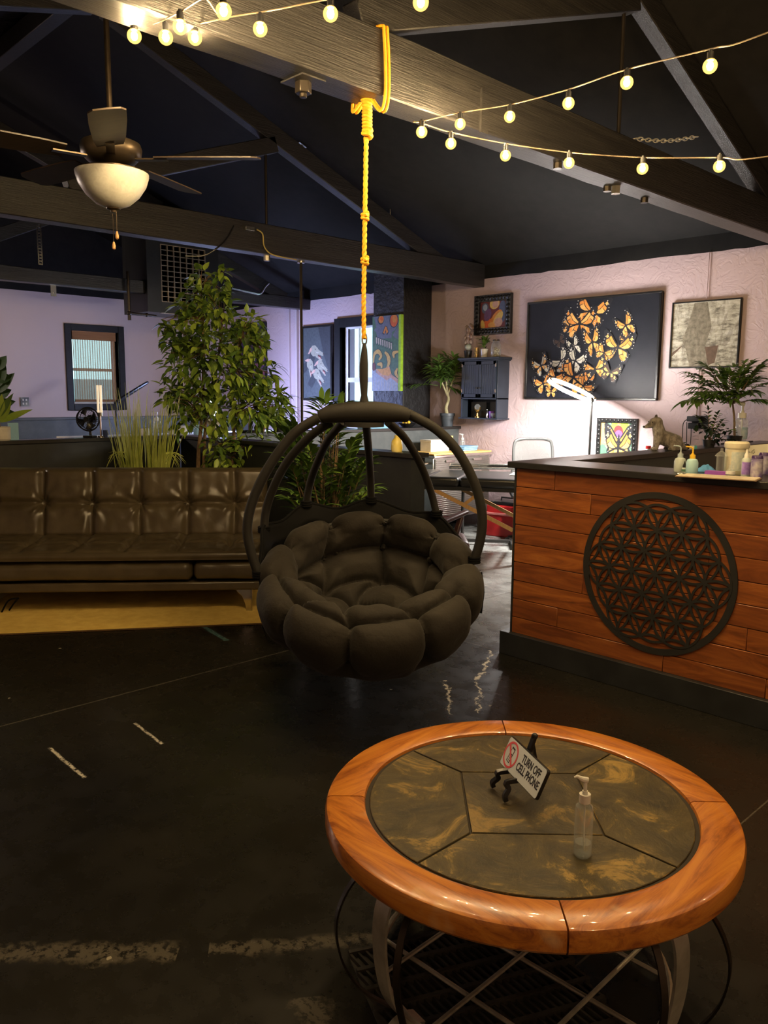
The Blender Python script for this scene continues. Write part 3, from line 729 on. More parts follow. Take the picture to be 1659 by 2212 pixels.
# sign: local x along the board, local y up the board, local z out of its face
SL,SH=.212,.080
bl=Vector((-1.258,1.652,.527)); e=Vector((.8836,-.4682,0)); nb_=Vector((.4682,.8836,0)); th=math.radians(24)
vv=Vector((0,0,1))*math.cos(th)+nb_*math.sin(th); nn_=e.cross(vv)
SG=thing('notice_sign','small white notice asking to turn off phones, leaning on an easel on the coffee table','sign')
SG.matrix_world=Matrix(((e.x,vv.x,nn_.x,bl.x),(e.y,vv.y,nn_.y,bl.y),(e.z,vv.z,nn_.z,bl.z),(0,0,0,1)))
M['signwhite']=mat('white sign face',(.70,.76,.80),.3,c2=(.68,.74,.78)); M['signred']=mat('red print',(.78,.10,.12),.35); M['ink']=mat('black print',(.008,.008,.01),.4)
b=B(); b.prism(rrect(SL,SH,.008),-.009,0); b.out('board',M['blackplastic'],SG,bevel=.0008)
b=B(); b.prism([(x+.002,y+.002) for x,y in rrect(SL-.004,SH-.004,.007)],0,.0006); b.out('face_panel',M['signwhite'],SG)
b=B(); cx_,cy_,r1,r0=.037,SH/2,.035,.0295
for i in range(40):
    a,c=2*PI*i/40,2*PI*(i+1)/40
    q=[(cx_+r*math.cos(t),cy_+r*math.sin(t)) for r,t in((r0,a),(r1,a),(r1,c),(r0,c))]; b.prism(q,.0009,.0013)
b.bar((cx_-.022,cy_+.024,.0019),(cx_+.022,cy_-.024,.0019),.006,.0006); b.out('prohibition_ring',M['signred'],SG,merge=False)
b=B()
def rot2(p,a,c=(cx_,cy_)): return (c[0]+p[0]*math.cos(a)-p[1]*math.sin(a),c[1]+p[0]*math.sin(a)+p[1]*math.cos(a))
def rb(x0,y0,x1,y1,z0,z1,a=-.15): b.prism([rot2(p,a) for p in((x0,y0),(x1,y0),(x1,y1),(x0,y1))],z0,z1)
rb(-.0085,-.021,.0085,.021,.0007,.0010); 
b.m=1; rb(-.0062,.004,.0062,.0165,.0010,.0013)
for r_ in range(4):
    for c_ in range(3): rb(-.0062+c_*.0045,-.0185+r_*.0052,-.0062+c_*.0045+.0034,-.0185+r_*.0052+.0036,.0010,.0013)
b.out('phone_symbol',[M['ink'],M['signwhite']],SG,merge=False)
text('lettering','TURN OFF\nCELL PHONE',.0290,M['ink'],SG,(.142,.0475,.0008),(0,0,0),.0004,'CENTER',.72,.0006)
# easel
ea=thing('display_easel','small black folding easel holding up the phone notice on the coffee table','easel',(0,0,0)); ea.matrix_world=Matrix(((e.x,nb_.x,0,bl.x+.11*e.x),(e.y,nb_.y,0,bl.y+.11*e.y),(0,0,1,TZ-.006),(0,0,0,1)))
for s_ in(-1,1):
    x=-.035+s_*.028; b=B(); b.tube(smooth([(x+s_*.012,-.032,.006),(x+s_*.010,-.034,.020),(x+s_*.004,-.022,.034),(x,-.026,.050),(x,.006,.052)],4),1,sec=[(-.006,-.006),(.006,-.006),(.006,.006),(-.006,.006)]); b.out('front_foot',M['blackplastic'],ea,bevel=.001)
b=B(); b.bar((-.035,.024,.045),(-.035,.062,.150),.016,.009); b.ball((-.035,.063,.152),.009,10); b.bar((-.07,.018,.055),(.0,.018,.055),.012,.010); b.out('back_post',M['blackplastic'],ea,bevel=.001)
b=B(); b.bar((-.035,.058,.135),(-.035,.085,.004),.012,.006); b.out('rear_leg',M['blackplastic'],ea)
# sanitiser bottle on the table
def pump_bottle(name,label,loc,r,h,hp,rz,liquid=.35,labelc=None,square=False,group=None,headm='whiteplastic'):
    t=thing(name,label,'bottle',loc,rz,group)
    sx,sy=(1,.62) if square else (1,1)
    b=B(); b.lathe([(0,.002),(r*.8,0),(r,.006),(r,h*.86),(r*.92,h*.93),(r*.45,h),(0,h)],(0,0,0),20,sx=sx,sy=sy); b.out('bottle_body',M['clearplastic'],t)
    if liquid: b=B(); b.lathe([(0,.006),(r*.88,.006),(r*.9,h*liquid),(0,h*liquid)],(0,0,0),20,sx=sx,sy=sy); b.out('liquid',M['clearplastic'],t)
    b=B(); b.cyl((0,0,h),r*.62,hp*.32,16); b.cyl((0,0,h+hp*.32),r*.30,hp*.12,14); b.cyl((0,0,h+hp*.44),r*.20,hp*.36,12); b.tube([(r*.25,0,h+hp*.84),(-r*.4,0,h+hp*.88),(-r*.95,0,h+hp*.98),(-r*1.25,0,h+hp*.94)],[r*.32,r*.30,r*.18,r*.11],10); b.out('pump_head',M[headm],t)
    b=B(); b.tube([(0,0,h),(r*.15,0,.012)],r*.11,8); b.out('dip_tube',M['whiteplastic'],t)
    if labelc: 
        b=B(); b.grid(lambda u,v:Vector(((r+.0006)*sx*math.cos(-PI*.55+u*PI*.5),(r+.0006)*sy*math.sin(-PI*.55+u*PI*.5),h*.2+v*h*.45)),14,2); b.out('label',M[labelc],t)
    return t
pump_bottle('sanitizer_bottle','small clear pump bottle of hand sanitizer standing on the slate of the coffee table',(-.908,1.508,TZ-.006),.0205,.128,.062,YAW,.26)
# ================================================================ RECEPTION COUNTER
cn=thing('reception_counter','reception counter faced with orange wood planks, black top and plinth','counter',(-2.79,3.74,0))
n=N('reddish plank wood'); ge=n.new('ShaderNodeNewGeometry'); ri=ge.outputs['Random Per Island']
sh=n.new('ShaderNodeVectorMath',operation='MULTIPLY_ADD'); n.link(n.tc.outputs['Object'],sh.inputs[0]); sh.inputs[1].default_value=(1.2,1,9)
cb_=n.new('ShaderNodeCombineXYZ'); n.link(n.math('MULTIPLY',ri,37),cb_.inputs[0]); n.link(n.math('MULTIPLY',ri,53),cb_.inputs[2]); n.link(cb_.outputs[0],sh.inputs[2])
g1=n.noise(1.7,7,.62,sh.outputs[0],1.6)
g=n.ramp(g1.outputs[0],[(.28,(.47,.165,.036)),(.45,(.33,.10,.022)),(.57,(.21,.060,.015)),(.72,(.09,.026,.008))])
g=n.mix(n.math('MULTIPLY',ri,.55),g,(.15,.040,.013)); n.link(g,n.b.inputs['Base Color']); n.set(Roughness=.34); n.b.inputs['Coat Weight'].default_value=.15
n.bump(g1.outputs[0],.15,.003); M['planks']=n.mt
CL=3.6; b=B(); random.seed(11); rowh=.1085
jn=[[.27,1.52],[.50,1.45,2.4],[1.9],[1.15,2.6],[1.6],[.47,1.95],[1.35,2.2],[.32,1.62],[.95,1.45,2.5]]
for r_ in range(9):
    z1=1.095-r_*rowh; z0=z1-rowh+.003; z0=max(z0,.135)
    xs=[.012]+jn[r_]+[CL]
    for a,c in zip(xs,xs[1:]): b.box((a+.0011,-.012+random.uniform(-.0015,.0015),z0),(c-.0011,.004,z1))
b.out('plank_facing',M['planks'],cn,bevel=.002,seg=1,merge=False)
b=B(); b.box((0.004,.003,.0),(CL,.05,1.095)); b.box((0,-.013,.13),(.012,.05,1.095)); b.out('front_panel',M['partition'],cn)
b=B(); b.box((-.05,-.045,0),(CL,.003,.135)); b.box((-.05,.0,0),(-.0,3.5,.135)); b.out('plinth',M['partition'],cn,bevel=.003)
b=B(); b.box((0,.05,.0),(.05,3.5,1.095)); b.out('side_panel',M['partition'],cn)
b=B(); b.prism([(-.03,-.045),(CL,-.045),(CL,.30),(.17,.30),(.17,3.52),(-.03,3.52)],1.095,1.13); b.out('counter_top',M['blacktop'],cn,bevel=.004)
b=B(); b.box((.17,.262,.55),(CL,.285,1.094)); b.box((.135,.30,.0),(.158,3.5,1.094)); b.box((.158,.9,.0),(.175,.95,1.08)); b.out('inner_panel',mat('dark green grey panel',(.035,.045,.045),.45,bump=.2,bs=20),cn)
# flower lattice disc
R3=.41; r1=(R3-.028)/3
ro=thing('wall_medallion','round black lattice medallion of overlapping circles mounted on the plank counter front','wall decoration',(-1.905,3.7215,.625),0)
b=B(); hw=.0058
RK=[0]
def ribb(pts,w_,closed=False):
    N_=len(pts); RK[0]+=.00004
    vs=[];
    for i,p in enumerate(pts):
        a=Vector(pts[(i-1)%N_] if closed or i>0 else pts[0]); c=Vector(pts[(i+1)%N_] if closed or i<N_-1 else pts[-1]); t=(c-a).normalized(); q=Vector((-t.y,t.x))
        for s_ in(-1,1):
            for y in(-.002,.004): vs.append((p[0]+q.x*s_*w_,y-RK[0],p[1]+q.y*s_*w_))
    fs=[]
    for i in range(N_ if closed else N_-1):
        j=(i+1)%N_; a,c=i*4,j*4
        fs+=[(a,c,c+2,a+2),(a+1,a+3,c+3,c+1),(a,a+1,c+1,c),(a+2,c+2,c+3,a+3)]
    b.add(vs,fs)
ribb(arc((0,0),R3-.016,0,2*PI,96)[:-1],.016,True)
ribb(arc((0,0),R3-.052,0,2*PI,96)[:-1],.007,True) if False else None
full=[(r1*(i+j*.5),r1*j*math.sqrt(3)/2) for i in range(-4,5) for j in range(-4,5) if math.hypot(r1*(i+j*.5),r1*j*math.sqrt(3)/2)<2.01*r1]
for i in range(-4,5):
    for j in range(-4,5):
        cx_,cy_=r1*(i+j*.5),r1*j*math.sqrt(3)/2; dd=math.hypot(cx_,cy_)
        if dd>3.7*r1: continue
        if dd<2.01*r1: ribb(arc((cx_,cy_),r1,0,2*PI,36)[:-1],hw,True)
        else:
            run=[]
            for k in range(73):
                a=2*PI*k/72+math.atan2(cy_,cx_); p=(cx_+r1*math.cos(a),cy_+r1*math.sin(a))
                if any(math.hypot(p[0]-ux_,p[1]-uy_)<r1*1.01 for ux_,uy_ in full): run.append(p)
                else:
                    if len(run)>1: ribb(run,hw)
                    run=[]
            if len(run)>1: ribb(run,hw)
b.out('lattice',M['blackmatte'],ro,merge=False)
# ================================================================ RUG + SOFA
ang=math.radians(56.3)
rg=thing('rug','ochre yellow rug lying under the leather sofa','rug',(-4.259,3.019,0),ang)
b=B(); nx_,ny_=70,40
# local x along the front edge (towards the right), local y to the back; front edge at y=0
b.grid(lambda u,v:Vector((-2.4+2.5*u,-.0+1.3*v,.010+.004*noise.noise(Vector((u*14,v*9,0))))),nx_,ny_)
k=b.v[:]; b.box((-2.4,0,0.0),(.1,1.3,.004)); b.out('pile',M['rug'],rg)
b=B(); b.tube([(-2.4,0,.006),(.1,0,.006)],.006,6); b.tube([(.1,0,.006),(.1,1.3,.006)],.006,6); b.out('edge_binding',mat('brown binding',(.10,.05,.015),.9),rg)
SA=math.radians(51); ex=Vector((math.cos(SA),math.sin(SA),0)); ey=Vector((-math.sin(SA),math.cos(SA),0))
so_o=Vector((-4.47,3.17,0))   # front right corner on the floor
LEN,DEP=1.95,.80
sf=thing('sofa','dark brown leather futon sofa with tufted back and chrome legs on the yellow rug','sofa',so_o,SA)
# local x: 0 at right end, negative to the left; y back
b=B(); b.box((-LEN,.02,.165),(0,DEP-.02,.225)); b.out('base_rail',M['leather'],sf,bevel=.012,seg=3)
def pad(x0,x1,y0,y1,z0,z1,name,puff=.01,r=.03,nx=60,ny=30,crease=(),cy=None):
    def f(u,v):
        x=x0+(x1-x0)*u
        a=v*2*PI
        # rounded-rectangle cross-section in (y,z)
        c,s_=math.cos(a),math.sin(a); k=max(abs(c),abs(s_)); qx,qy=c/k,s_/k
        rr_=1-.0
        e_=.16
        qx=math.copysign(abs(qx)**1,qx); 
        l=(abs(qx)**6+abs(qy)**6)**(1/6); qx/=l; qy/=l
        end=min(u,1-u)*(x1-x0)
        sh_=1-(.35*max(0,1-end/r)**2)
        yy=(y0+y1)/2+(y1-y0)/2*qx*(1-(1-sh_)*.25); zz=(z0+z1)/2+(z1-z0)/2*qy*sh_
        w_=noise.noise(Vector((x*3,yy*4,zz*4)))*puff+noise.noise(Vector((x*11,yy*14,zz*14)))*puff*.35
        return Vector((x,yy+w_*qx,zz+w_*qy))
    b=B(); b.grid(f,nx,ny,cv=True)
    b.f.append(list(range(ny))[::-1]); b.mi.append(0); b.f.append([(nx-1)*ny+i for i in range(ny)]); b.mi.append(0)
    return b.out(name,M['leather'],sf,sharp=60)
pad(-LEN,-.475,.0,DEP-.05,.23,.375,'front_base_panel'); pad(-.465,0,.0,DEP-.05,.23,.375,'front_base_panel',nx=24)
# seat and back: tufted grids
cell=.345; off=.24
def tuft(u,v,cells_u,rows,lenu,lenv,h=.045,cr=.028):
    """returns height over base for a pad with seams; u,v metres"""
    du=min(abs(u-c) for c in cells_u); dv=min(abs(v-r_) for r_ in rows)
    e_=min(u,lenu-u,v,lenv-v)
    hh=h*(1-.55*math.exp(-(du/cr)**2)-.0)*(1-.45*math.exp(-(dv/cr)**2))
    dt=min(math.hypot(u-c,v-r_) for c in cells_u for r_ in rows)
    hh-=.035*math.exp(-(dt/.05)**2)
    # radiating wrinkles at tuft points
    for c in cells_u:
        for r_ in rows:
            d=math.hypot(u-c,v-r_)
            if .012<d<.2: hh+=.011*math.exp(-d/.085)*math.sin(9*math.atan2(v-r_,u-c)+c*7+noise.noise(Vector((u*6,v*6,c)))*3)
    hh+=.010*noise.noise(Vector((u*5,v*7,1)))+.005*noise.noise(Vector((u*16,v*9,4)))
    hh*=max(0,1-max(0,1-e_/.045)**2.2) if e_<.045 else 1
    return hh
cu_=[off+cell*i for i in range(6)]
cu_=[LEN-c for c in cu_ if c<LEN-.02]
NU,NV=300,70
def slab(name,org,du_,dv_,dn_,lenu,lenv,rows,th,h=.045,cells=cu_):
    b=B(); 
    fr=lambda u,v:org+du_*(u*lenu)+dv_*(v*lenv)+dn_*(tuft(u*lenu,v*lenv,cells,rows,lenu,lenv,h))
    b.grid(fr,NU,NV); o=len(b.v)
    b.grid(lambda u,v:org+du_*(u*lenu)+dv_*(v*lenv)-dn_*th*(1 if 0<u<1 and 0<v<1 else .5),20,8)
    # side skirts
    def edge(pf):
        k=60; b.grid(lambda u,v:pf(u)-dn_*(th*v)+dn_*0,k,4)
    edge(lambda u:org+du_*(u*lenu)); edge(lambda u:org+du_*(u*lenu)+dv_*lenv); edge(lambda u:org+dv_*(u*lenv)); edge(lambda u:org+dv_*(u*lenv)+du_*lenu)
    return b.out(name,M['leather'],sf,sharp=70)
sl=Vector((0,.995,.04)).normalized()
slab('seat_cushion',Vector((-LEN,-.015,.415)),Vector((1,0,0)),sl,Vector((0,-.04,.995)),LEN,.62,[.28],.03,.04)
b=B(); b.tube(smooth([(-LEN+.02,.012,.412),(-LEN/2,.008,.412),(-.02,.012,.412)],14),.030,12); b.out('seat_front_roll',M['leather'],sf)
bkv=Vector((0,.20,.98)).normalized()
slab('backrest',Vector((-LEN,.575,.435)),Vector((1,0,0)),bkv,Vector((0,-.98,.20)),LEN,.525,[.26],.10,.06)
b=B()
for c in cu_:
    for s_ in(-.006,.006):
        b.tube([Vector((-LEN+c+s_,.575,.435))+bkv*t+Vector((0,-.98,.2))*(tuft(c,t,cu_,[.26],LEN,.525,.06)+.0012) for t in [i*.525/40 for i in range(1,40)]],.0012,4)
for s_ in(-.006,.006): b.tube([Vector((-LEN+u,.575,.435))+bkv*(.26+s_)+Vector((0,-.98,.2))*(tuft(u,.26,cu_,[.26],LEN,.525,.06)+.0012) for u in [i*LEN/300 for i in range(1,300)]],.0012,4)
b.out('seam_stitching',mat('tan stitching',(.10,.07,.04),.5),sf)
for x in(-LEN+.12,-.11):
    b=B(); 
    prof_=[(-.085,.165),(.035,.165),(.032,.10),(.028,.003),(-.006,.003),(-.014,.06),(-.036,.115)]
    for dy in (.05,): 
        vs=[(x+a*1.0,dy+(.0 if k==0 else .012),z) for k in range(2) for a,z in prof_]; n_=len(prof_)
        b.add(vs,[list(range(n_)),[n_+i for i in range(n_)][::-1]]+[(i,n_+i,n_+(i+1)%n_,(i+1)%n_) for i in range(n_)])
    b.box((x+.02,.05,.003),(x+.034,.11,.165))
    b.out('leg',M['chrome'],sf,bevel=.002)
for x in(-LEN+.12,-.11):
    b=B(); b.cyl((x,DEP-.12,.003),.018,.165,12); b.out('rear_leg',M['blackmatte'],sf)
# black straps of the sofa below the rail at the left
b=B(); q=P(20,1318,z=.03); q2=P(40,1292,z=.13)
b.tube(smooth([q2,q2.lerp(q,.5)+Vector((.01,0,.01)),q],5),.006,6); b.tube(smooth([q2,q2.lerp(q,.4)+Vector((-.03,-.03,.015)),P(4,1322,z=.012)],5),.006,6)
tag(b.out('cord',M['net']),'short black looped cord hanging under the left end of the sofa','cord')
b=B(); q=P(-2,1290,z=.04); b.at((q.x-.05,q.y-.02,.012),(0,0,SA)); b.box((-.12,0,0),(.05,.2,.11)); tag(b.out('storage_bag',M['clearplastic'],bevel=.02,seg=3),'pale plastic bag on the rug at the left end of the sofa','bag')
# ================================================================ PARTITIONS
def part_box(name,label,a,c,cap=.03,m=None,capm=None,over=.02):
    t=thing(name,label,'partition',((a[0]+c[0])/2,(a[1]+c[1])/2,0),0); ox,oy=t.location.x,t.location.y
    b=B(); b.box((a[0]-ox,a[1]-oy,0),(c[0]-ox,c[1]-oy,c[2]-cap)); b.out('panel',m or M['partition'],t)
    b=B(); b.box((a[0]-ox-over,a[1]-oy-over,c[2]-cap),(c[0]-ox+over,c[1]-oy+over,c[2])); b.out('cap',capm or M['blacktop'],t,bevel=.003)
    return t
part_box('low_partition','long low black partition behind the sofa, with the desk fan on it','' or (-6.75,.4,0),(-6.62,3.80,1.12))
part_box('low_partition','low black partition ending beside the massage table, behind the swing chair',(-6.60,3.80,0),(-3.68,3.93,1.12))
part_box('low_partition','grey low partition meeting the far wall, with the potted palm on its top',(-6.42,4.0,0),(-6.28,7.28,1.14),m=M['partgrey'])
part_box('low_partition','dark grey low partition in front of the left window wall',(-10.45,2.6,0),(-10.33,7.1,1.18),m=M['partgrey'],capm=M['partgrey'])
# ================================================================ CEILING FAN
fp_=P(243,400,d=3.6)
fan=thing('ceiling_fan','bronze ceiling fan with frosted glass bowl light and two pull chains','ceiling fan',(fp_.x,fp_.y,fp_.z),YAW)
M['bronze']=mat('antique bronze',(.10,.075,.05),.38,.8,c2=(.06,.045,.03))
M['blade']=mat('dark wood blade',(.045,.028,.017),.45,c2=(.028,.018,.012),stretch=(1,8,1),ns=6)
n=N('alabaster glass'); n.set(Base_Color=(.85,.80,.66),Roughness=.35)
v=n.noise(28,5,.7,dist=1.5); n.link(n.mix(v.outputs[0],(.86,.86,.78),(.46,.45,.39)),n.b.inputs['Base Color'])
n.b.inputs['Subsurface Weight'].default_value=.0; M['alabaster']=n.mt
b=B(); b.lathe([(.0,-.100),(.03,-.098),(.075,-.080),(.115,-.045),(.145,.0),(.156,.035),(.158,.050),(.150,.052),(.14,.01),(.11,-.035),(.07,-.068),(.0,-.088)],(0,0,0),40); bowl=b.out('glass_bowl',M['alabaster'],fan,sharp=50)
b=B(); b.cyl((0,0,.045),.15,.012,32); b.cyl((0,0,.055),.05,.04,20); b.out('light_kit',M['bronze'],fan)
b=B(); b.lathe([(0,-.118),(.012,-.117),(.014,-.108),(.03,-.102),(.033,-.094),(0,-.094)],(0,0,0),20); b.out('bowl_finial',M['bronze'],fan)
b=B(); b.lathe([(0,.085),(.07,.085),(.105,.10),(.128,.125),(.132,.155),(.125,.175),(.09,.19),(.03,.20),(0,.20)],(0,0,0),40); b.out('motor_housing',M['bronze'],fan)
zt_=cz_(fp_.y)-fp_.z
b=B(); b.tube([(0,0,.19),(0,0,zt_-.02)],.0125,12); b.lathe([(0,.19),(.03,.19),(.022,.235),(0,.235)],(0,0,0),16); b.out('down_rod',M['bronze'],fan)
b=B(); b.lathe([(0,zt_-.09),(.03,zt_-.09),(.07,zt_-.03),(.07,zt_+.02),(0,zt_+.02)],(0,0,0),20); b.out('canopy',M['bronze'],fan)
for k in range(5):
    a=math.radians(-1+72*k); b=B(); b.at((0,0,.115),(0,0,a))
    pts=[(.20,-.055),(.30,-.066),(.50,-.072),(.63,-.070),(.655,-.05),(.66,0),(.655,.05),(.63,.070),(.50,.072),(.30,.066),(.20,.055)]
    tl=math.radians(11); vs=[]
    for z in(-.003,.003): vs+=[(x,y*math.cos(tl),z+y*math.sin(tl)) for x,y in pts]
    K=len(pts); b.add(vs,[list(range(K))[::-1],[K+i for i in range(K)]]+[(i,(i+1)%K,K+(i+1)%K,K+i) for i in range(K)])
    bl_=b.out('blade',M['blade'],fan)
    b=B(); b.at((0,0,.108),(0,0,a)); b.box((.09,-.018,-.004),(.25,.018,.002)); b.out('blade_iron',M['bronze'],bl_)
for x,l in((-.004,.245),(.012,.20)):
    b=B(); b.tube([(x,0,-.11),(x,0,-l)],.0016,6); c_=b.out('pull_chain',M['bronze'],fan)
    b=B(); b.lathe([(0,0),(.007,.006),(.0085,.018),(.004,.036),(0,.038)],(x,0,-l-.034),12); b.out('chain_fob',M['wood'],c_)
# ================================================================ STRING LIGHTS
M['bulbcore']=emis('glowing filament',WARM,BULB_W)
n=N('lit bulb glass'); e=n.new('ShaderNodeEmission'); e.inputs[0].default_value=(1,.56,.12,1); e.inputs[1].default_value=1.5
t=n.new('ShaderNodeBsdfTransparent'); m_=n.new('ShaderNodeMixShader'); lw=n.new('ShaderNodeLayerWeight'); lw.inputs[0].default_value=.5
n.link(n.math('MULTIPLY_ADD',lw.outputs['Facing'],-.35,.62),m_.inputs[0]); n.link(t.outputs[0],m_.inputs[1]); n.link(e.outputs[0],m_.inputs[2]); n.link(m_.outputs[0],n.o.inputs['Surface']); M['bulbglass']=n.mt
M['cord']=mat('bronze cord',(.10,.07,.04),.5)
proto=None
def bulb(parent,p,sw=0):
    global proto
    if proto is None:
        b=B(); b.ball((0,0,-.048),.0245,20); b.lathe([(.012,-.030),(.0085,-.022),(0,-.022)],(0,0,0),14)
        g=b.out('bulb',M['bulbglass'],parent); g.location=p
        b=B(); b.ball((0,0,-.048),.0115,12,sc_=(1,1,1.3)); b.out('filament',M['bulbcore'],g)
        b=B(); b.cyl((0,0,-.030),.0115,.026,14); b.cyl((0,0,-.006),.006,.010,10); b.out('socket',M['blackplastic'],g)
        proto=g; return g
    c=copy_tree(proto,parent); c.location=p; return c
def strand(label,wp,bulbs,base):
    t=thing('string_lights',label,'string lights',base,0,'warm bulb string lights on the near beam')
    base=Vector(base); w_=smooth([Vector(p)-base for p in wp],8)
    b=B(); b.tube(w_,.0028,6); b.out('cord',M['cord'],t)
    for q in bulbs:
        bulb(t,Vector(q)-base+Vector((0,0,.044)))
    return t
# left strand 1 (leaves the frame over the viewer)
def wpt(l): return [P(a,c,d=d) for a,c,d in l]
A1b=wpt([(290,75,2.78),(358,78,2.74),(389,55,2.66),(483,21,2.45)])
s1=wpt([(300,58,2.80),(345,47,2.74),(392,24,2.66),(440,-4,2.5),(490,-14,2.42)])
ext1=[Vector((-1.2,.9,2.95)),Vector((-.4,.2,2.85)),Vector((.6,-.8,2.95)),Vector((1.4,-2.2,3.0))]
xb1=[Vector((-1.25,.92,2.87)),Vector((-.4,.2,2.80)),Vector((.6,-.8,2.88))]
strand('warm bulb string at the upper left, climbing steeply towards the viewer',s1+ext1,A1b+xb1,s1[0])
A2b=wpt([(421,79,2.80),(562,60,2.72),(714,27,2.6),(909,2,2.45)])
s2=wpt([(300,58,2.82),(421,52,2.80),(500,36,2.76),(600,20,2.70),(714,-2,2.6),(909,-26,2.45)])
ext2=[Vector((-.9,2.1,2.75)),Vector((-.2,1.85,2.88)),Vector((.8,1.2,3.0)),Vector((2.2,.6,3.0))]
xb2=[Vector((-.9,2.1,2.70)),Vector((-.4,1.92,2.80)),Vector((.15,1.66,2.87)),Vector((.8,1.2,2.94)),Vector((1.5,.9,2.94))]
strand('warm bulb string at the top left, running right along the top edge',s2+ext2,A2b+xb2,s2[0])
B1b=wpt([(994,266,3.58),(1101,250,3.50),(1228,221,3.3),(1354,176,3.05),(1534,140,2.75)])
s3=wpt([(893,262,3.50),(911,262,3.50),(994,243,3.58),(1101,226,3.50),(1228,193,3.3),(1354,150,3.05),(1534,106,2.75),(1659,70,2.6)])
ext3=[Vector((-.3,2.75,2.71)),Vector((1.2,2.6,2.9)),Vector((2.9,2.4,3.1))]
xb3=[Vector((-.5,2.76,2.65)),Vector((.3,2.70,2.74)),Vector((1.2,2.6,2.85))]
strand('warm bulb string rising to the upper right corner from the near beam',s3+ext3,B1b+xb3,s3[0])
B2b=wpt([(911,283,3.50),(974,308,3.58),(1092,334,3.62),(1229,350,3.58),(1388,362,3.48),(1554,357,3.35)])
s4=wpt([(893,263,3.51),(911,266,3.51),(974,286,3.58),(1092,310,3.62),(1229,329,3.58),(1388,340,3.48),(1554,340,3.35),(1659,338,3.25)])
ext4=[Vector((-.5,3.62,2.46)),Vector((1.0,3.8,2.7)),Vector((2.9,4.0,3.0))]
xb4=[Vector((-.5,3.62,2.41)),Vector((1.0,3.8,2.65))]
strand('warm bulb string running level to the right edge, below the rising one',s4+ext4,B2b+xb4,s4[0])
# ================================================================ CEILING FIXTURES
# chain hanging between rod and strut
cA,cB=P(1370,299,x=-2.66),P(1506,295,x=-2.66)
t=thing('chain','short silver chain strung across the near truss','chain',cA); 
nl_=17
for i in range(nl_):
    p=(cB-cA)*((i+.5)/nl_)+Vector((0,0,-.02*math.sin(PI*(i+.5)/nl_))); d=(cB-cA).normalized(); u=Vector((0,0,1)) if i%2 else Vector((1,0,0)); L=(cB-cA).length/nl_*.72
    b=B(); b.tube([p+d*L*math.cos(a*PI/6)+u*.011*math.sin(a*PI/6) for a in range(12)],.0036,6,closed=True); b.out('link',M['zinc'],t)
# junction box with yellow cable on the middle truss
jp=P(537,494,x=-5.95)
t=thing('junction_box','small steel junction box with a yellow cable on the middle truss','junction box',jp)
b=B(); b.cb((.0,0,0.0),(.05,.09,.035)); b.out('box',M['steel'],t,bevel=.003)
b=B(); e_=[P(555,496,x=-5.93),P(567,505,x=-5.935),P(570,530,x=-5.935),P(580,545,x=-5.94),P(598,553,x=-5.945),P(640,561,x=-5.95)]
b.tube(smooth([q-jp for q in e_],5),.006,7); b.out('cable',mat('yellow cable',(.55,.42,.12),.5),t)
b=B(); e_=[P(505,488,x=-5.94),P(490,515,x=-5.93),P(470,535,x=-5.90),P(440,552,x=-5.95),P(400,553,x=-6.0)]
tag((b.tube(smooth([q-e_[0] for q in e_],5),.007,7),b.out('black_cable',M['blackplastic'],loc=e_[0]))[1],'black cable drooping below the middle truss, left of the junction box','cable')
p=P(652,314,x=-5.2); b=B(); b.cb((0,0,0),(.05,.09,.004)); b.cyl((0,0,-.008),.012,.01,10); pc=Vector((-4.6,0,0)); 
o=b.out('sensor_plate',M['steel'],bevel=.001)
yy=P(652,314,x=-5.6).y; pp_=P(652,314,x=-5.6)
# put it on the sloping ceiling along the ray
best=None
for i in range(400):
    q=P(652,314,d=4+i*.02)
    if q.z>=cz_(q.y)-.012: best=q; break
o.location=best; o.rotation_euler=(-math.atan(.38),0,0); tag(o,'small silver plate on the black ceiling beside the rafter','ceiling plate')
q=P(842,460,d=5.6); b=B()
for i in range(400):
    q=P(843,452,d=4+i*.02)
    if q.z>=cz_(q.y): break
b.tube([(0,0,.02),(.0,0,-.06),(-.012,-.008,-.12)],.007,6); tag(b.out('ceiling_hook',M['steel'],loc=q),'small bent silver hook hanging from the black ceiling','hook')
# perforated strap between far trusses at left
pa,pb=P(83,476,x=-7.4),P(91,571,x=-7.4)
b=B(); n_=17; pb=Vector((pa.x,pa.y,pb.z))
pa.z+=.08
L=(pa.z-pb.z)
for i in range(n_+1): b.cb((0,0,-L*i/n_),(.003,.036,.012))
for s_ in(-.0155,.0155): b.box((-.0015,s_-.0045,-L),(.0015,s_+.0045,0))
tag(b.out('perforated_strap',M['steel'],loc=pa,merge=False),'perforated steel strap hanging at the upper left behind the truss','strap')
b=B(); b.box((-.04,-.5,0),(.04,.5,.08)); tag(b.out('crossbar',M['beam'],loc=(-7.4,pa.y,pa.z)),'black crossbar above the perforated strap','beam')
# small bracket and hook on far truss
q=P(115,625,x=-9.13); b=B(); b.box((0,-.03,-.075),(.008,.03,.075)); b.cyl((.008,0,-.045),.012,.012,8); tag(b.out('steel_bracket',M['steel'],loc=q),'small steel bracket hanging from the far truss','bracket')
# conduit at the far truss end and gas pipe near vent
q=P(278,640,x=-9.0)
b=B(); b.tube([(0,0,.28),(0,0,-.27)],.020,10); b.tube([(0,0,-.19),(0,.34,-.20)],.015,10); b.ball((0,0,-.19),.03,10); b.ball((0,.22,-.195),.024,10); tag(b.out('black_pipe',M['dkmetal'],loc=q),'black capped pipe with side branch beside the vent box','pipe')
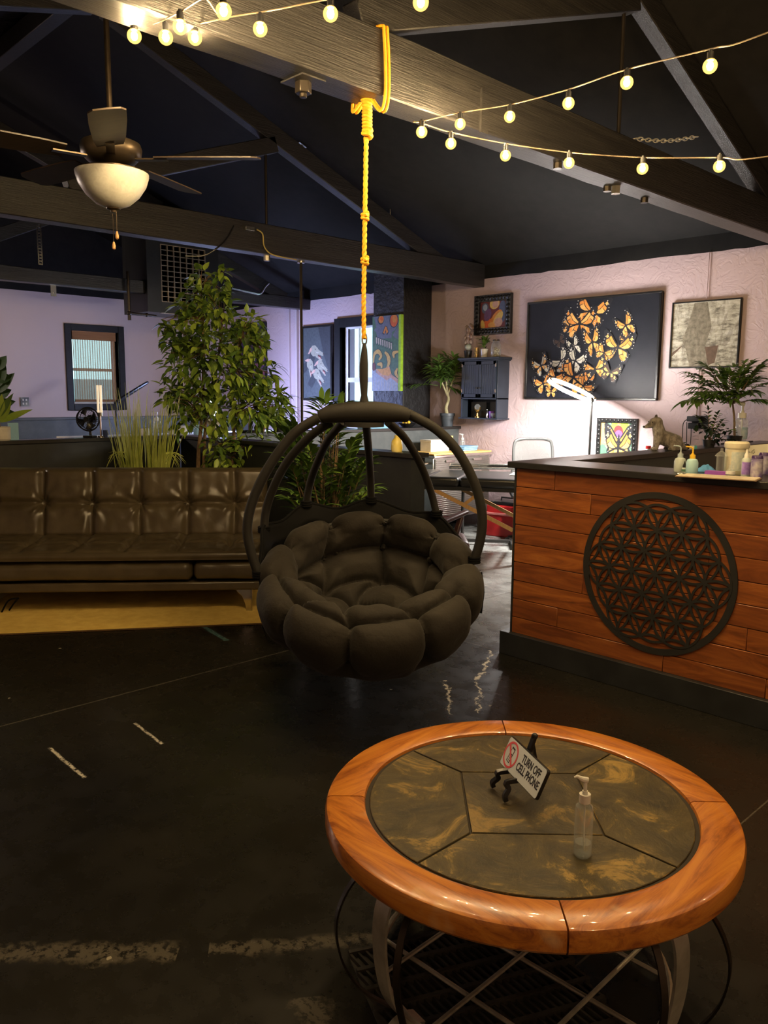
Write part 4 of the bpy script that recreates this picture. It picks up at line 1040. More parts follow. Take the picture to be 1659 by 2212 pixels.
# vent box
vb=thing('vent_box','large black duct box with a square egg-crate grille, hanging above the ficus','air vent',(-9.0,5.0,2.45))
zc=cz_(5.4)-2.45
b=B(); b.box((-.6,-.20,0),(-.02,.78,zc-.02)); b.box((-.02,-.20,0),(0,-.015,zc-.02)); b.box((-.02,.585,0),(0,.78,zc-.02)); b.box((-.02,-.015,0),(0,.585,.13)); b.box((-.02,-.015,.79),(0,.585,zc-.02)); b.out('housing',M['partition'],vb)
M['grille']=mat('worn tan grille',(.34,.27,.18),.55,c2=(.22,.17,.11))
b=B()
for i in range(8): y=-.015+.6*i/7; b.box((-.05,y-.006,.13),(.006,y+.006,.79))
for i in range(12): z=.13+.66*i/11; b.box((-.05,-.015,z-.004),(.004,.585,z+.004))
b.out('grille',M['grille'],vb)
b=B(); b.box((-.05,-.03,-.008),(.01,.3,0)); b.out('bottom_flange',M['steel'],vb)
# curved conduit right of the vent
e_=[P(500,622,x=-9.0),P(545,632,x=-9.0),P(562,634,x=-9.0),P(572,620,x=-9.0),P(580,612,x=-9)]
b=B(); b.tube(smooth([q-e_[0] for q in e_],6),.018,8); tag(b.out('conduit',M['steel'],loc=e_[0]),'bent grey conduit on the ceiling right of the vent box','conduit')
# slim pole from the middle truss down to the partition
q=P(650,566,x=-6.03); b=B(); b.tube([(0,0,0),(0,0,-(q.z-1.12)-.0)],.013,10); pz=B()
o=b.out('pole',M['dkmetal']); 
pl=thing('support_pole','thin black pole running from the middle truss down behind the palm','pole',(-6.03,q.y,1.0)); o.parent=pl; o.location=(0,0,2.70-1.0); 
b=B(); b.cyl((0,0,1.68),.035,.02,14); b.out('flange',M['steel'],pl)
o.data.transform(Matrix.Scale((2.70-0.0)/(q.z-1.12),4,(0,0,1)))
# bowed seam on the ceiling
# ================================================================ WORK LIGHTS
M['led']=emis('led diffuser',(1,.95,.90),340)
M['ledblue']=emis('cool led diffuser',(.42,.52,1.0),230)
def ring_lamp(name,label,base,head,n,R,led,pole_top,r=.013):
    t=thing(name,label,'lamp',base)
    base=Vector(base); hd=Vector(head)-base; n=Vector(n).normalized(); a=n.orthogonal().normalized(); c=n.cross(a)
    b=B(); 
    ring=[hd+(a*math.cos(2*PI*i/48)+c*math.sin(2*PI*i/48))*R for i in range(48)]
    b.tube(ring,1,closed=True,sec=[(-r*1.25,-r*.8),(r*1.25,-r*.8),(r*1.25,r*.8),(-r*1.25,r*.8)],up0=tuple(n)); 
    o=b.out('ring_housing',M['whiteplastic'],t)
    b=B(); vs=[];
    for i in range(48):
        d=(a*math.cos(2*PI*i/48)+c*math.sin(2*PI*i/48))
        vs+=[hd+d*(R-r*1.5)+n*(r*1.3),hd+d*(R+r*1.5)+n*(r*1.3)]
    b.add(vs,[(i*2,i*2+1,(i*2+3)%96,(i*2+2)%96) for i in range(48)]); b.out('led_strip',M[led],t)
    b=B(); pt=Vector(pole_top)-base; b.tube([(0,0,.02),(0,0,pt.z)],.011,10); nr=min(ring,key=lambda q:(q-pt).length); b.tube([pt,pt.lerp(nr,.5)+Vector((0,0,.02)),nr],.012,8); b.ball(pt,.022,10); b.out('stand_pole',M['blackmatte'],t)
    b=B(); b.cyl((0,0,0),.16,.02,28); b.out('stand_base',M['blackmatte'],t)
    return t
ph=P(1278,866,y=6.55); hc=P(1236,842,y=6.55)
ring_lamp('ring_lamp','bright led ring lamp on a thin pole in front of the butterfly canvas',(ph.x,6.55,0),hc,(-.405,-.10,-.88),.225,'led',(ph.x,6.55,ph.z))
ring_lamp('ring_lamp','cool led work lamp behind the ficus, lighting the far wall',(-9.1,5.6,0),(-9.05,5.7,1.42),(.30,.80,-.12),.20,'ledblue',(-9.1,5.6,1.2))
# globe lamp added out of view to light the left wall
M['globe']=emis('lit globe',(1,.80,.66),105)
pd=thing('added_globe_lamp','added globe lamp out of view, lighting the left wall','lamp',(-9.5,1.0,2.3))
b=B(); b.ball((0,0,0),.11,20); b.out('globe',M['globe'],pd)
b=B(); b.tube([(0,0,.11),(0,0,cz_(1.0)-2.3)],.006,8); b.cyl((0,0,.10),.04,.05,14); b.out('cord',M['blackplastic'],pd)
pd=thing('added_globe_lamp','added globe lamp behind the viewer, giving fill light','lamp',(2.1,-1.6,2.5))  # unseen warm globe added behind the viewer as fill
M['globe2']=emis('warm lit globe',(1,.74,.44),18)
b=B(); b.ball((0,0,0),.12,20); b.out('globe',M['globe2'],pd)
b=B(); b.tube([(0,0,.12),(0,0,cz_(-1.6)-2.5)],.006,8); b.cyl((0,0,.11),.04,.05,14); b.out('cord',M['blackplastic'],pd)
for nm,loc,rot,sx,sy in(('portal_a',(LX-.05,5.18,1.84),(0,-PI/2,0),.7,1.0),('portal_b',(-8,WY+.1,1.72),(PI/2,0,0),.74,1.4)):
    l=bpy.data.lights.new(nm,'AREA'); l.shape='RECTANGLE'; l.size=sx if nm=='portal_b' else sy; l.size_y=sy if nm=='portal_b' else sx; l.cycles.is_portal=True
    o=bpy.data.objects.new(nm,l); C.objects.link(o); o.location=loc; o.rotation_euler=rot if nm=='portal_b' else (0,-PI/2,0)
bpy.data.objects['portal_b'].rotation_euler=(-PI/2,0,0)
# ================================================================ WALL ART
class Art:
    """flat paint patches on a canvas facing -Y; u to the right, v up, in fractions"""
    def __init__(s,w_,h_): s.w=w_;s.h=h_;s.b=B();s.k=0;s.ms=[];s.dy=.0
    def mi(s,key):
        if key not in s.ms: s.ms.append(key)
        return s.ms.index(key)
    def poly(s,pts,key,frac=True):
        s.k+=1; y=-.0006-.00003*s.k
        q=[((x-.5)*s.w,(z-.5)*s.h) if frac else (x,z) for x,z in pts]
        q=[(max(-s.w/2+.001,min(s.w/2-.001,x)),max(-s.h/2+.001,min(s.h/2-.001,z))) for x,z in q]
        s.b.add([(x,y,z) for x,z in q],[list(range(len(q)))],s.mi(key))
    def ell(s,u,v,ru,rv,key,rot=0,n=18):
        cx_,cz2=(u-.5)*s.w,(v-.5)*s.h
        s.poly([(cx_+ru*math.cos(2*PI*i/n)*math.cos(rot)-rv*math.sin(2*PI*i/n)*math.sin(rot),cz2+ru*math.cos(2*PI*i/n)*math.sin(rot)+rv*math.sin(2*PI*i/n)*math.cos(rot)) for i in range(n)],key,False)
    def line(s,pts,wd,key):
        pts=[Vector(((x-.5)*s.w,(z-.5)*s.h)) for x,z in pts]
        L=[];R_=[]
        for i,p in enumerate(pts):
            t=(pts[min(i+1,len(pts)-1)]-pts[max(i-1,0)]).normalized(); q=Vector((-t.y,t.x)); f=wd*(1-abs(2*i/(len(pts)-1)-1)*.6) if len(pts)>1 else wd
            L.append(tuple(p+q*f/2));R_.append(tuple(p-q*f/2))
        s.poly(L+R_[::-1],key,False)
    def done(s,name,parent,loc=(0,0,0)):
        return s.b.out(name,[A[k] for k in s.ms],parent,loc=loc,merge=False,sharp=180)
def butterfly(a,u,v,sz,rot,cols=('or_','or2'),sides=(1,-1),wide=1.0,dots=True):
    cx_,cy_=(u-.5)*a.w,(v-.5)*a.h
    def T(x,y,s_): x*=s_*wide; return (cx_+sz*(x*math.cos(rot)-y*math.sin(rot)),cy_+sz*(x*math.sin(rot)+y*math.cos(rot)))
    def P_(pts,key,s_): a.poly([T(x,y,s_) for x,y in pts],key,False)
    for s_ in sides:
        P_([(.0,-.02),(.12,-.02),(.42,-.10),(.52,-.28),(.44,-.48),(.26,-.52),(.10,-.36)],'bk',s_)
        P_([(.03,-.06),(.16,-.07),(.22,-.20),(.10,-.26)],cols[1],s_)
        for k,(p0,p1) in enumerate((((.17,-.08),(.28,-.11)),((.29,-.12),(.38,-.15)))):
            P_([p0,p1,(.44-.03*k,-.30),(.30-.01*k,-.30+.02*k)],cols[k%2],s_)
        P_([(.11,-.28),(.22,-.23),(.38,-.33),(.36,-.44),(.26,-.46),(.15,-.37)],cols[0],s_)
        a.line([( (T(.10,-.26,s_)[0])/a.w+.5,(T(.10,-.26,s_)[1])/a.h+.5),((T(.30,-.46,s_)[0])/a.w+.5,(T(.30,-.46,s_)[1])/a.h+.5)],sz*.03,'bk')
        P_([(.0,.04),(.10,.16),(.34,.44),(.58,.58),(.66,.50),(.60,.22),(.50,.02),(.28,-.06),(.04,-.04)],'bk',s_)
        P_([(.05,.05),(.17,.16),(.34,.36),(.40,.30),(.26,.10),(.08,.0)],cols[0],s_)
        P_([(.12,-.01),(.28,.09),(.36,.17),(.48,.08),(.42,.01),(.28,-.03)],cols[1],s_)
        P_([(.30,.12),(.40,.27),(.52,.20),(.50,.10),(.38,.17)],cols[0],s_)
        P_([(.42,.32),(.48,.40),(.54,.34),(.50,.26)],cols[1],s_)
        if dots:
            for k in range(6):
                t=k/5; p=T(.40+.20*math.sin(t*2.2),.52-.50*t,s_); a.ell(p[0]/a.w+.5,p[1]/a.h+.5,sz*.021,sz*.016,'wh',n=6)
            for k in range(5):
                t=k/4; p=T(.50-.25*t,-.20-.27*math.sin(t*1.6),s_); a.ell(p[0]/a.w+.5,p[1]/a.h+.5,sz*.016,sz*.014,'wh',n=6)
    p=T(0,0,1); a.ell(p[0]/a.w+.5,p[1]/a.h+.5,sz*.035,sz*.22,'bk',rot,10)
def rect_on(y,tl,br):
    p,q=P(*tl,y=y),P(*br,y=y); return (p.x+q.x)/2,(p.z+q.z)/2,q.x-p.x,p.z-q.z
def frame_part(t,w_,h_,fw,dep,m,name='frame',bev=.004,fancy=False):
    b=B()
    for a,c in(((-w_/2,-h_/2),(w_/2,-h_/2+fw)),((-w_/2,h_/2-fw),(w_/2,h_/2)),((-w_/2,-h_/2+fw),(-w_/2+fw,h_/2-fw)),((w_/2-fw,-h_/2+fw),(w_/2,h_/2-fw))):
        b.box((a[0],-dep,a[1]),(c[0],0,c[1]))
    if fancy:
        n1=int((w_+h_)*2/.045)
        for i in range(n1):
            s_=i/n1*2*(w_+h_)
            if s_<w_: p=(-w_/2+s_,-h_/2+fw/2)
            elif s_<w_+h_: p=(w_/2-fw/2,-h_/2+s_-w_)
            elif s_<2*w_+h_: p=(w_/2-(s_-w_-h_),h_/2-fw/2)
            else: p=(-w_/2+fw/2,h_/2-(s_-2*w_-h_))
            b.ball((max(-w_/2+fw*.4,min(w_/2-fw*.4,p[0])),-dep,max(-h_/2+fw*.4,min(h_/2-fw*.4,p[1]))),fw*.34,8,sc_=(1,.5,1))
    return b.out(name,m,t,bevel=0 if fancy else bev)
def canvas_part(t,w_,h_,y0,y1,key,name='canvas'):
    b=B(); b.box((-w_/2,y0,-h_/2),(w_/2,y1,h_/2)); return b.out(name,A[key] if isinstance(key,str) else key,t)
# butterfly canvas
cx_,czz,w_,h_=rect_on(WY-.04,(1136,658),(1422,862)); h_=1.02; w_=1.53
t=thing('butterfly_canvas','large black canvas painted with a swarm of orange and white monarch butterflies','painting',(cx_,WY,1.972))
frame_part(t,w_,h_,.022,.045,M['frame'])
canvas_part(t,w_-.03,h_-.03,-.036,0,'nv')
a=Art(w_-.04,h_-.04)
def bf(x,y,sz,rot,**k):
    u=(x-108)/850; top=158-(x-118)*.077; bot=772+(x-97)*.02; v=1-(y-top)/(bot-top); butterfly(a,u,v,sz/850*w_*.90,rot,**k)
wc=('cr','wh')
for q in ((335,400,70,.6,dict(cols=('br','br'))),(400,300,95,-.2,dict(cols=('or2','br'))),(545,205,190,-.25,{}),(470,285,185,-.05,dict(cols=('or2','or_'))),(765,300,150,.55,dict(wide=.62)),(765,395,60,.1,dict(cols=('br','or_'))),
          (560,405,185,.25,dict(wide=.5)),(725,445,170,-.15,{}),(640,480,100,-.5,{}),(440,430,130,.5,dict(cols=wc,wide=.55)),(355,530,130,.8,dict(cols=wc)),(455,530,150,-.4,dict(cols=wc,wide=.8)),
          (215,560,130,.45,dict(cols=('cr','or2'),wide=.8)),(280,610,80,1.2,dict(cols=wc)),(590,590,130,.3,{}),(690,610,110,-.3,dict(cols=('br','or2'))),(385,600,100,-1.0,dict(cols=('wh','or_'))),
          (450,640,190,-.5,{}),(520,700,120,-.75,{}),(240,680,120,.35,{}),(325,640,110,-.4,{}),(300,735,75,.0,{})):
    bf(q[0],q[1],q[2],q[3],**q[4])
a.done('painted_butterflies',t,(0,-.036,0))
# ornate small frame
cx_,czz,w_,h_=rect_on(WY-.03,(1026,640),(1103,720))
t=thing('ornate_frame','small picture of glowing swirls in a carved black frame above the wall cabinet','picture',(cx_,WY,czz))
frame_part(t,w_,h_,.075,.04,M['frame'],fancy=True); canvas_part(t,w_-.12,h_-.12,-.02,0,'mg')
a=Art(w_-.14,h_-.14)
for u,v,ru,rv,k,r in((.2,.75,.05,.06,'bl',0),(.2,.78,.03,.035,'lb',0),(.55,.9,.07,.06,'yl',.3),(.58,.88,.045,.04,'pk',.3),(.85,.6,.05,.12,'bl',0),(.2,.3,.09,.07,'mg',.5),(.3,.15,.1,.05,'rd',.4),(.6,.3,.13,.06,'or_',.9),(.68,.32,.10,.045,'yl',.9),(.7,.2,.06,.05,'pk',.2),(.45,.12,.05,.03,'or2',0),(.3,.5,.07,.05,'pu',1.2),(.12,.12,.03,.06,'yl',.2)):
    a.ell(u,v,ru,rv,k,r)
a.done('painted_swirls',t,(0,-.02,0))
# abstract print
cx_,czz,w_,h_=rect_on(WY-.02,(1450,650),(1597,798))
t=thing('abstract_print','square grey abstract print under glass in a thin black frame, right of the butterfly canvas','picture',(cx_,WY,czz))
w_=.64;h_=.60
frame_part(t,w_,h_,.012,.03,M['frame'],bev=.002)
n=N('scratched grey print'); v1=n.noise(7,8,.75,n.map(scale=(1,1,3))); v2=n.noise(3,6,.7,n.map(scale=(3,1,1)),2.0)
c=n.ramp(v1.outputs[0],[(.38,(.12,.11,.09)),(.5,(.42,.39,.30)),(.62,(.60,.57,.48))]); c=n.mix(n.ramp(v2.outputs[0],[(.5,0),(.6,.5)]),c,(.16,.14,.11)); n.link(c,n.b.inputs['Base Color']); n.set(Roughness=.12)
canvas_part(t,w_-.02,h_-.02,-.018,0,n.mt,'print')
a=Art(w_-.03,h_-.03); A['p1']=mat('mottled taupe print',(.15,.13,.095),.12,c2=(.28,.25,.19),ns=25); A['p2']=mat('brown print',(.16,.11,.08),.12,ns=20,c2=(.11,.08,.06))
a.poly([(.32,1),(.52,1),(.60,.62),(.52,.30),(.62,.02),(.30,.0),(.22,.28),(.16,.42),(.24,.66)],'p1'); a.poly([(.52,.30),(.72,.32),(.68,.05),(.58,.02)],'p2')
a.poly([(.0,.16),(.14,.30),(.16,.34),(.0,.22)],'p2'); a.done('print_shapes',t,(0,-.018,0))
# framed butterfly portrait low on the wall
t=thing('butterfly_picture','small framed painting of a heart-shaped monarch, low beside the ring lamp pole','picture',((-4.425-4.003)/2,WY,1.02))
w_,h_=.44,.53; frame_part(t,w_,h_,.045,.035,M['frame'],fancy=True); canvas_part(t,w_-.07,h_-.07,-.02,0,'yl')
a=Art(w_-.08,h_-.08)
for u,v,ru,rv,k,r in((.05,.6,.05,.2,'or2',0),(.3,.7,.05,.17,'gn',.1),(.42,.75,.04,.16,'lm',.0),(.8,.7,.06,.2,'lm',.2),(.92,.6,.03,.2,'gn',0),(.15,.25,.06,.12,'gn',.3),(.25,.85,.035,.04,'pu',0),(.55,.78,.055,.07,'mg',.1),(.56,.72,.045,.05,'pu',.1),(.57,.60,.045,.035,'wh',0)): a.ell(u,v,ru,rv,k,r)
butterfly(a,.57,.58,.34,0,wide=.75,dots=True); butterfly(a,.57,.45,.36,PI*.0,wide=.7)
a.done('painted_monarch',t,(0,-.02,0))
# dog heads picture
t=thing('dogs_picture','tall dark picture of several pale hound heads, between the thin pole and far window','picture',((-9.22-8.565)/2,WY,1.925))
w_,h_=.66,1.03; frame_part(t,w_,h_,.03,.04,M['frame']); canvas_part(t,w_-.04,h_-.04,-.025,0,'gr')
A['c2']=paint('bone paint',(.36,.35,.27)); A['g2']=paint('dark slate paint',(.05,.055,.062)); a=Art(w_-.06,h_-.06); a.poly([(.55,1),(1,1),(1,.3),(.75,.6)],'g2')
def hound(u,v,s_,r,m1='c2'):
    cx0,cy0=u,v
    def q(x,y): 
        X=x*math.cos(r)-y*math.sin(r); Y=x*math.sin(r)+y*math.cos(r); return (cx0+X*s_/a.w,cy0+Y*s_/a.h)
    a.poly([q(-.30,-.05),(q(-.12,-.05)),q(.05,-.30),q(-.05,-.75),q(-.45,-.75),q(-.40,-.35)],'g2')
    a.poly([q(-.32,.05),q(-.24,.25),q(-.02,.30),q(.15,.22),q(.30,.12),q(.62,.02),q(.66,-.06),q(.58,-.12),q(.30,-.08),q(.12,-.18),q(-.10,-.22),q(-.26,-.12)],m1)
    a.poly([q(.15,-.12),q(.42,-.16),q(.60,-.30),q(.52,-.36),q(.30,-.28),q(.10,-.22)],m1)
    a.poly([q(.22,-.11),q(.46,-.14),q(.55,-.28),q(.34,-.22)],'mg'); a.poly([q(.26,-.17),q(.44,-.20),q(.52,-.29),q(.36,-.24)],'pk')
    a.poly([q(-.36,.10),q(-.26,.20),q(-.20,.06),q(-.38,-.14),q(-.48,-.16)],'pk'); a.ell(*q(.02,.12),s_*.035,s_*.025,'bk',r)
    a.ell(*q(.63,-.02),s_*.035,s_*.03,'br',r)
    a.line([q(.05,.02),q(.2,-.02),q(.32,.0)],s_*.03,'wh')
hound(.42,.66,.30,-.15); hound(.24,.47,.27,-.9); hound(.62,.46,.27,-.35); hound(.50,.33,.28,-.5)
a.done('painted_hounds',t,(0,-.025,0))
# dark galaxy picture behind the ficus
t=thing('night_picture','dark blue and violet picture on the far wall, half hidden by the ficus','picture',(-10.50,WY,2.0))
w_,h_=.82,1.12; frame_part(t,w_,h_,.025,.04,M['frame'])
n=N('dark nebula print'); v=n.noise(4,6,.7,dist=1.5); n.link(n.ramp(v.outputs[0],[(.4,(.008,.010,.03)),(.52,(.05,.02,.08)),(.6,(.25,.07,.10)),(.7,(.03,.06,.18))]),n.b.inputs['Base Color']); n.set(Roughness=.35)
canvas_part(t,w_-.03,h_-.03,-.025,0,n.mt,'canvas')
# skull painting on the pier
p,q=P(806,692,y=CY-.03),P(866,845,y=CY-.03)
w_=q.x-p.x; h_=p.z-q.z+.04
t=thing('skull_painting','bright painting of a grey skull with orange eyes over yellow swirls, on the black pier','painting',((p.x+q.x)/2,CY,(p.z+q.z)/2+.02))
b=B(); b.box((-w_/2,-.04,-h_/2),(w_/2,0,h_/2)); b.out('canvas',A['gn'],t)
b=B(); b.box((w_/2-.035,-.0415,-h_/2),(w_/2+.001,-.0005,h_/2)); b.out('lime_edge',A['lm'],t)
a=Art(w_-.001,h_); A['sk']=paint('skull grey paint',(.16,.19,.27)); A['dk']=paint('deep slate paint',(.035,.05,.08))
a.poly([(0,1),(.92,1),(.92,.88),(.80,.80),(.70,.78),(.68,.70),(.20,.70),(.12,.80),(.02,.82)],'sk')
a.poly([(.05,1),(.14,.86),(.02,.80),(0,.8),(0,1)],'gn'); a.poly([(.92,.86),(.82,.80),(.72,.74),(.80,.70),(.92,.68)],'sk')
a.ell(.30,.95,.055,.055,'dk'); a.ell(.31,.955,.045,.045,'or_'); a.ell(.33,.965,.025,.025,'rd'); a.ell(.76,.93,.075,.085,'dk'); a.ell(.76,.93,.062,.075,'rd'); a.ell(.78,.95,.04,.045,'or_')
a.poly([(.45,.87),(.35,.77),(.42,.75),(.47,.79),(.52,.74),(.58,.78),(.52,.86)],'dk'); a.poly([(.46,.86),(.38,.775),(.44,.765),(.475,.82),(.50,.76),(.56,.785),(.51,.85)],'or_')
for i in range(8):
    u=.12+i*.075; v=.685-.012*i; a.poly([(u,v+.05),(u+.055,v+.045),(u+.065,v-.04),(u+.035,v-.065),(u+.01,v-.03)],'dk'); a.poly([(u+.006,v+.04),(u+.048,v+.036),(u+.056,v-.036),(u+.035,v-.055),(u+.014,v-.028)],'wh')
def worm(pts,wd,key='yl'):
    pp=[tuple(x) for x in [(v_.x,v_.y) for v_ in smooth([(x,y,0) for x,y in pts],6)]]
    a.line(pp,wd*1.3,'dk'); a.line(pp,wd,key)
worm([(.04,.38),(.08,.50),(.22,.53),(.32,.47),(.24,.42)],.055); worm([(.45,.52),(.56,.47),(.60,.38),(.52,.30)],.06); worm([(.92,.52),(.76,.50),(.78,.44)],.05); worm([(.18,.36),(.32,.36),(.34,.31)],.05); worm([(.9,.3),(.84,.24),(.92,.18)],.05)
a.poly([(.14,.30),(.4,.30),(.62,.33),(.7,.22),(.92,.16),(.92,.0),(.2,.0)],'pk'); a.poly([(.16,.30),(.38,.30),(.6,.32),(.68,.24),(.6,.20),(.36,.22)],'or2')
a.poly([(0,.36),(.1,.34),(.14,.25),(.24,.22),(.40,.18),(.52,.14),(.66,.18),(.80,.14),(.92,.10),(.92,0),(0,0)],'lb')
for i in range(9): a.line([(.03+i*.1,.0),(.05+i*.1,.10),(.04+i*.1,.20-.012*i)],.006,'wh'); 
a.ell(.06,.33,.035,.05,'mg')
a.done('painted_skull',t,(0,-.04,0))
# ================================================================ WALL CABINET
t=thing('wall_cabinet','small black wall cabinet with two panelled doors above an open shelf','cabinet',(-5.84,WY,1.25))
M['cab']=mat('charcoal cabinet paint',(.020,.027,.040),.4,bump=.1); W_,D_=.52,.20
b=B(); b.box((-W_/2,-D_,0),(-W_/2+.018,0,.64)); b.box((W_/2-.018,-D_,0),(W_/2,0,.64)); b.box((-W_/2-.02,-D_-.02,-.015),(W_/2+.02,0,.0)); b.box((-W_/2,-D_,.205),(W_/2,0,.222)); b.box((-W_/2+.018,-.012,0),(W_/2-.018,0,.64)); b.out('case',M['cab'],t,bevel=.002)
b=B(); b.box((-W_/2-.035,-D_-.035,.64),(W_/2+.035,0,.665)); b.box((-W_/2-.02,-D_-.02,.625),(W_/2+.02,0,.64)); b.out('crown',M['cab'],t,bevel=.003)
for s_ in(-1,1):
    x0,x1=(-W_/2+.02,-.002) if s_<0 else(.002,W_/2-.02)
    b=B(); b.box((x0,-D_-.008,.228),(x1,-D_+.006,.622)); 
    for a_,c_ in(((x0,.228),(x0+.035,.622)),((x1-.035,.228),(x1,.622)),((x0,.228),(x1,.265)),((x0,.585),(x1,.622))): b.box((a_[0],-D_-.016,a_[1]),(c_[0],-D_-.008,c_[1]))
    k=5
    for i in range(k): xa=x0+.037+(x1-x0-.074)*i/k; b.box((xa+.0015,-D_-.011,.266),(xa+(x1-x0-.074)/k-.0015,-D_-.008,.584))
    dr=b.out('door',M['cab'],t,bevel=.001,seg=1)
    b=B(); b.ball((s_*.02,-D_-.026,.33),.010,10); b.tube([(s_*.02,-D_-.015,.33),(s_*.02,-D_-.03,.33)],.004,6); b.out('knob',M['blackmatte'],dr)
    for z in(.28,.56): b=B(); b.box((s_*(W_/2-.026),-D_-.018,z),(s_*(W_/2-.016),-D_-.008,z+.035)); b.out('hinge',M['chrome'],dr)
cx0=-5.84
# things on the cabinet shelf and top
def lathe_thing(name,label,cat,loc,prof,m,n=20,group=None,**k):
    b=B(); b.lathe(prof,(0,0,0),n); return tag(b.out(name,m,loc=loc,**k),label,cat,group)
SHZ=1.25
t=thing('gold_ornament','small gold figure holding a glass ball, inside the wall cabinet shelf','ornament',(cx0-.09,WY-.11,SHZ))
b=B(); b.lathe([(0,0),(.032,0),(.03,.012),(.012,.02),(.010,.05),(.018,.06),(.022,.085),(.010,.09),(0,.09)],(0,0,0),16); b.out('stand',M['gold'],t)
b=B(); b.ball((0,0,.118),.034,20); b.out('glass_ball',M['glass'],t)
b=B(); 
for s_ in(-1,1): b.tube([(s_*.012,0,.07),(s_*.036,0,.09),(s_*.038,0,.12)],.006,8)
b.out('arm',M['gold'],t)
b=B(); b.box((-.10,-.001,0),(.12,0,.17)); 
tag(b.out('dark_panel',M['blackmatte'],loc=(cx0-.13,WY-.05,SHZ+.005)),'flat black backing card behind the gold figure in the wall cabinet','card')
lathe_thing('bottle','slim silver tube bottle on the wall cabinet shelf','bottle',(cx0+.06,WY-.12,SHZ),[(0,0),(.011,0),(.011,.07),(.007,.078),(.007,.095),(0,.095)],M['chrome'])
lathe_thing('cup','purple cup on the wall cabinet shelf','cup',(cx0+.105,WY-.10,SHZ),[(0,0),(.025,0),(.032,.075),(.029,.075),(.022,.006),(0,.006)],M['purple'])
lathe_thing('glass_bowl','little round glass bowl at the right of the wall cabinet shelf','bowl',(cx0+.165,WY-.13,SHZ),[(0,0),(.02,0),(.045,.03),(.04,.055),(.037,.055),(.04,.03),(.018,.006),(0,.006)],M['glass'])
b=B(); b.box((-.03,-.02,0),(.04,.02,.11)); b.m=1; b.box((-.031,-.021,.06),(.01,.0,.10)); tag(b.out('small_box',[M['white'],M['red']],loc=(cx0+.18,WY-.05,SHZ)),'small white and red box at the back of the wall cabinet shelf','box')
TPZ=1.25+.665
# pebble sculpture plant pot
q=P(1011,768,y=WY-.12)
t=thing('stone_sculpture','stack of mottled stone pebbles rising from a black pot on the wall cabinet','sculpture',(q.x,WY-.12,TPZ))
b=B(); b.lathe([(0,0),(.036,0),(.044,.07),(.048,.072),(.048,.085),(.040,.085),(.036,.07),(0,.07)],(0,0,0),20); b.out('pot',M['potblack'],t)
b=B(); b.ball((0,0,.125),.042,14,sc_=(1,1,.85)); b.out('green_stone',mat('mossy stone',(.30,.36,.26),.4,c2=(.5,.5,.44),ns=30),t)
M['agate']=mat('brown agate',(.22,.12,.10),.35,c2=(.45,.38,.34),ns=35)
for x,z,r,sx_,rr_ in((-.035,.18,.030,.6,.3),(.0,.20,.034,.8,0),(.035,.185,.028,.7,-.5),(-.045,.235,.026,.6,.2),(-.005,.26,.034,.9,0),(.035,.245,.03,.7,-.3),(.0,.315,.036,1.0,.2),(-.03,.345,.022,.7,.4),(.04,.35,.036,.7,-.7)):
    b=B(); b.at((x,0,z),(0,rr_,0)); b.ball((0,0,0),r,12,sc_=(sx_,.7,1.15)); b.out('pebble',M['agate'],t)
b=B(); b.tube([(0,0,.07),(0,.005,.2),(.0,.005,.33)],.008,8); b.out('core_rod',M['agate'],t)
q=P(1029,770,y=WY-.13); t=thing('tin_can','gold patterned tin between the stone sculpture and potted plant on the cabinet','tin',(q.x,WY-.13,TPZ)); b=B(); b.cyl((0,0,0),.026,.105,20); b.out('can_body',mat('gold printed tin',(.50,.33,.12),.3,.6,c2=(.06,.05,.03),ns=45),t); b=B(); b.cyl((0,0,.105),.027,.006,20); b.out('lid',M['gold'],t)
q=P(1071,770,y=WY-.12); t=thing('glass_jar','clear glass jar full of shells on the right of the wall cabinet top','jar',(q.x,WY-.12,TPZ))
b=B(); b.lathe([(0,.004),(.045,.0),(.055,.02),(.056,.10),(.05,.14),(.036,.165),(.036,.18)],(0,0,0),22); b.out('jar_glass',M['glass'],t)
b=B(); random.seed(2)
for i in range(26): a_=random.random()*6.3; r=random.random()*.036; b.ball((r*math.cos(a_),r*math.sin(a_),.014+random.random()*.09),.014,6,sc_=(1,.7,.8))
b.out('shells',mat('pale shells',(.62,.52,.34),.3,c2=(.35,.28,.15),ns=60),t)
b=B(); b.cyl((0,0,.178),.038,.012,20); b.out('lid',M['dkmetal'],t)
# outlet on the left wall
q=P(53,868,x=LX+.01); b=B(); b.box((0,-.055,-.06),(.01,.055,.06)); b.m=1
for dy in(-.02,.02):
    for dz in(-.025,.025): b.cyl((0,0,0),.001,.001,4); b.box((.01,dy-.010,dz-.014),(.0125,dy+.010,dz+.014))
tag(b.out('wall_outlet',[M['blackplastic'],M['white']],loc=q,merge=False),'small square outlet plate with four white sockets on the left wall','outlet')
# pipe chase on the far wall
b=B(); q=P(625,700,y=WY-.01); q2=P(642,700,y=WY-.01); b.box((q.x,WY-.03,1.1),(q.x+.02,WY-.002,2.79)); b.box((q2.x,WY-.045,1.1),(q2.x+.03,WY-.002,2.79)); tag(b.out('wall_conduit',M['wall2'],merge=False),'pair of painted conduits running up the far wall left of the hounds picture','conduit')
q=P(1527,640,y=WY-.01); q3=P(1505,900,y=WY-.01); b=B(); b.tube([(q3.x,WY-.02,1.3),(q3.x,WY-.02,1.75)],.009,8); b.tube([(q.x,WY-.015,2.35),(q.x,WY-.015,2.78)],.005,6); tag(b.out('painted_conduit',M['wall']),'pink painted cable conduit on the wall behind the abstract print','conduit')
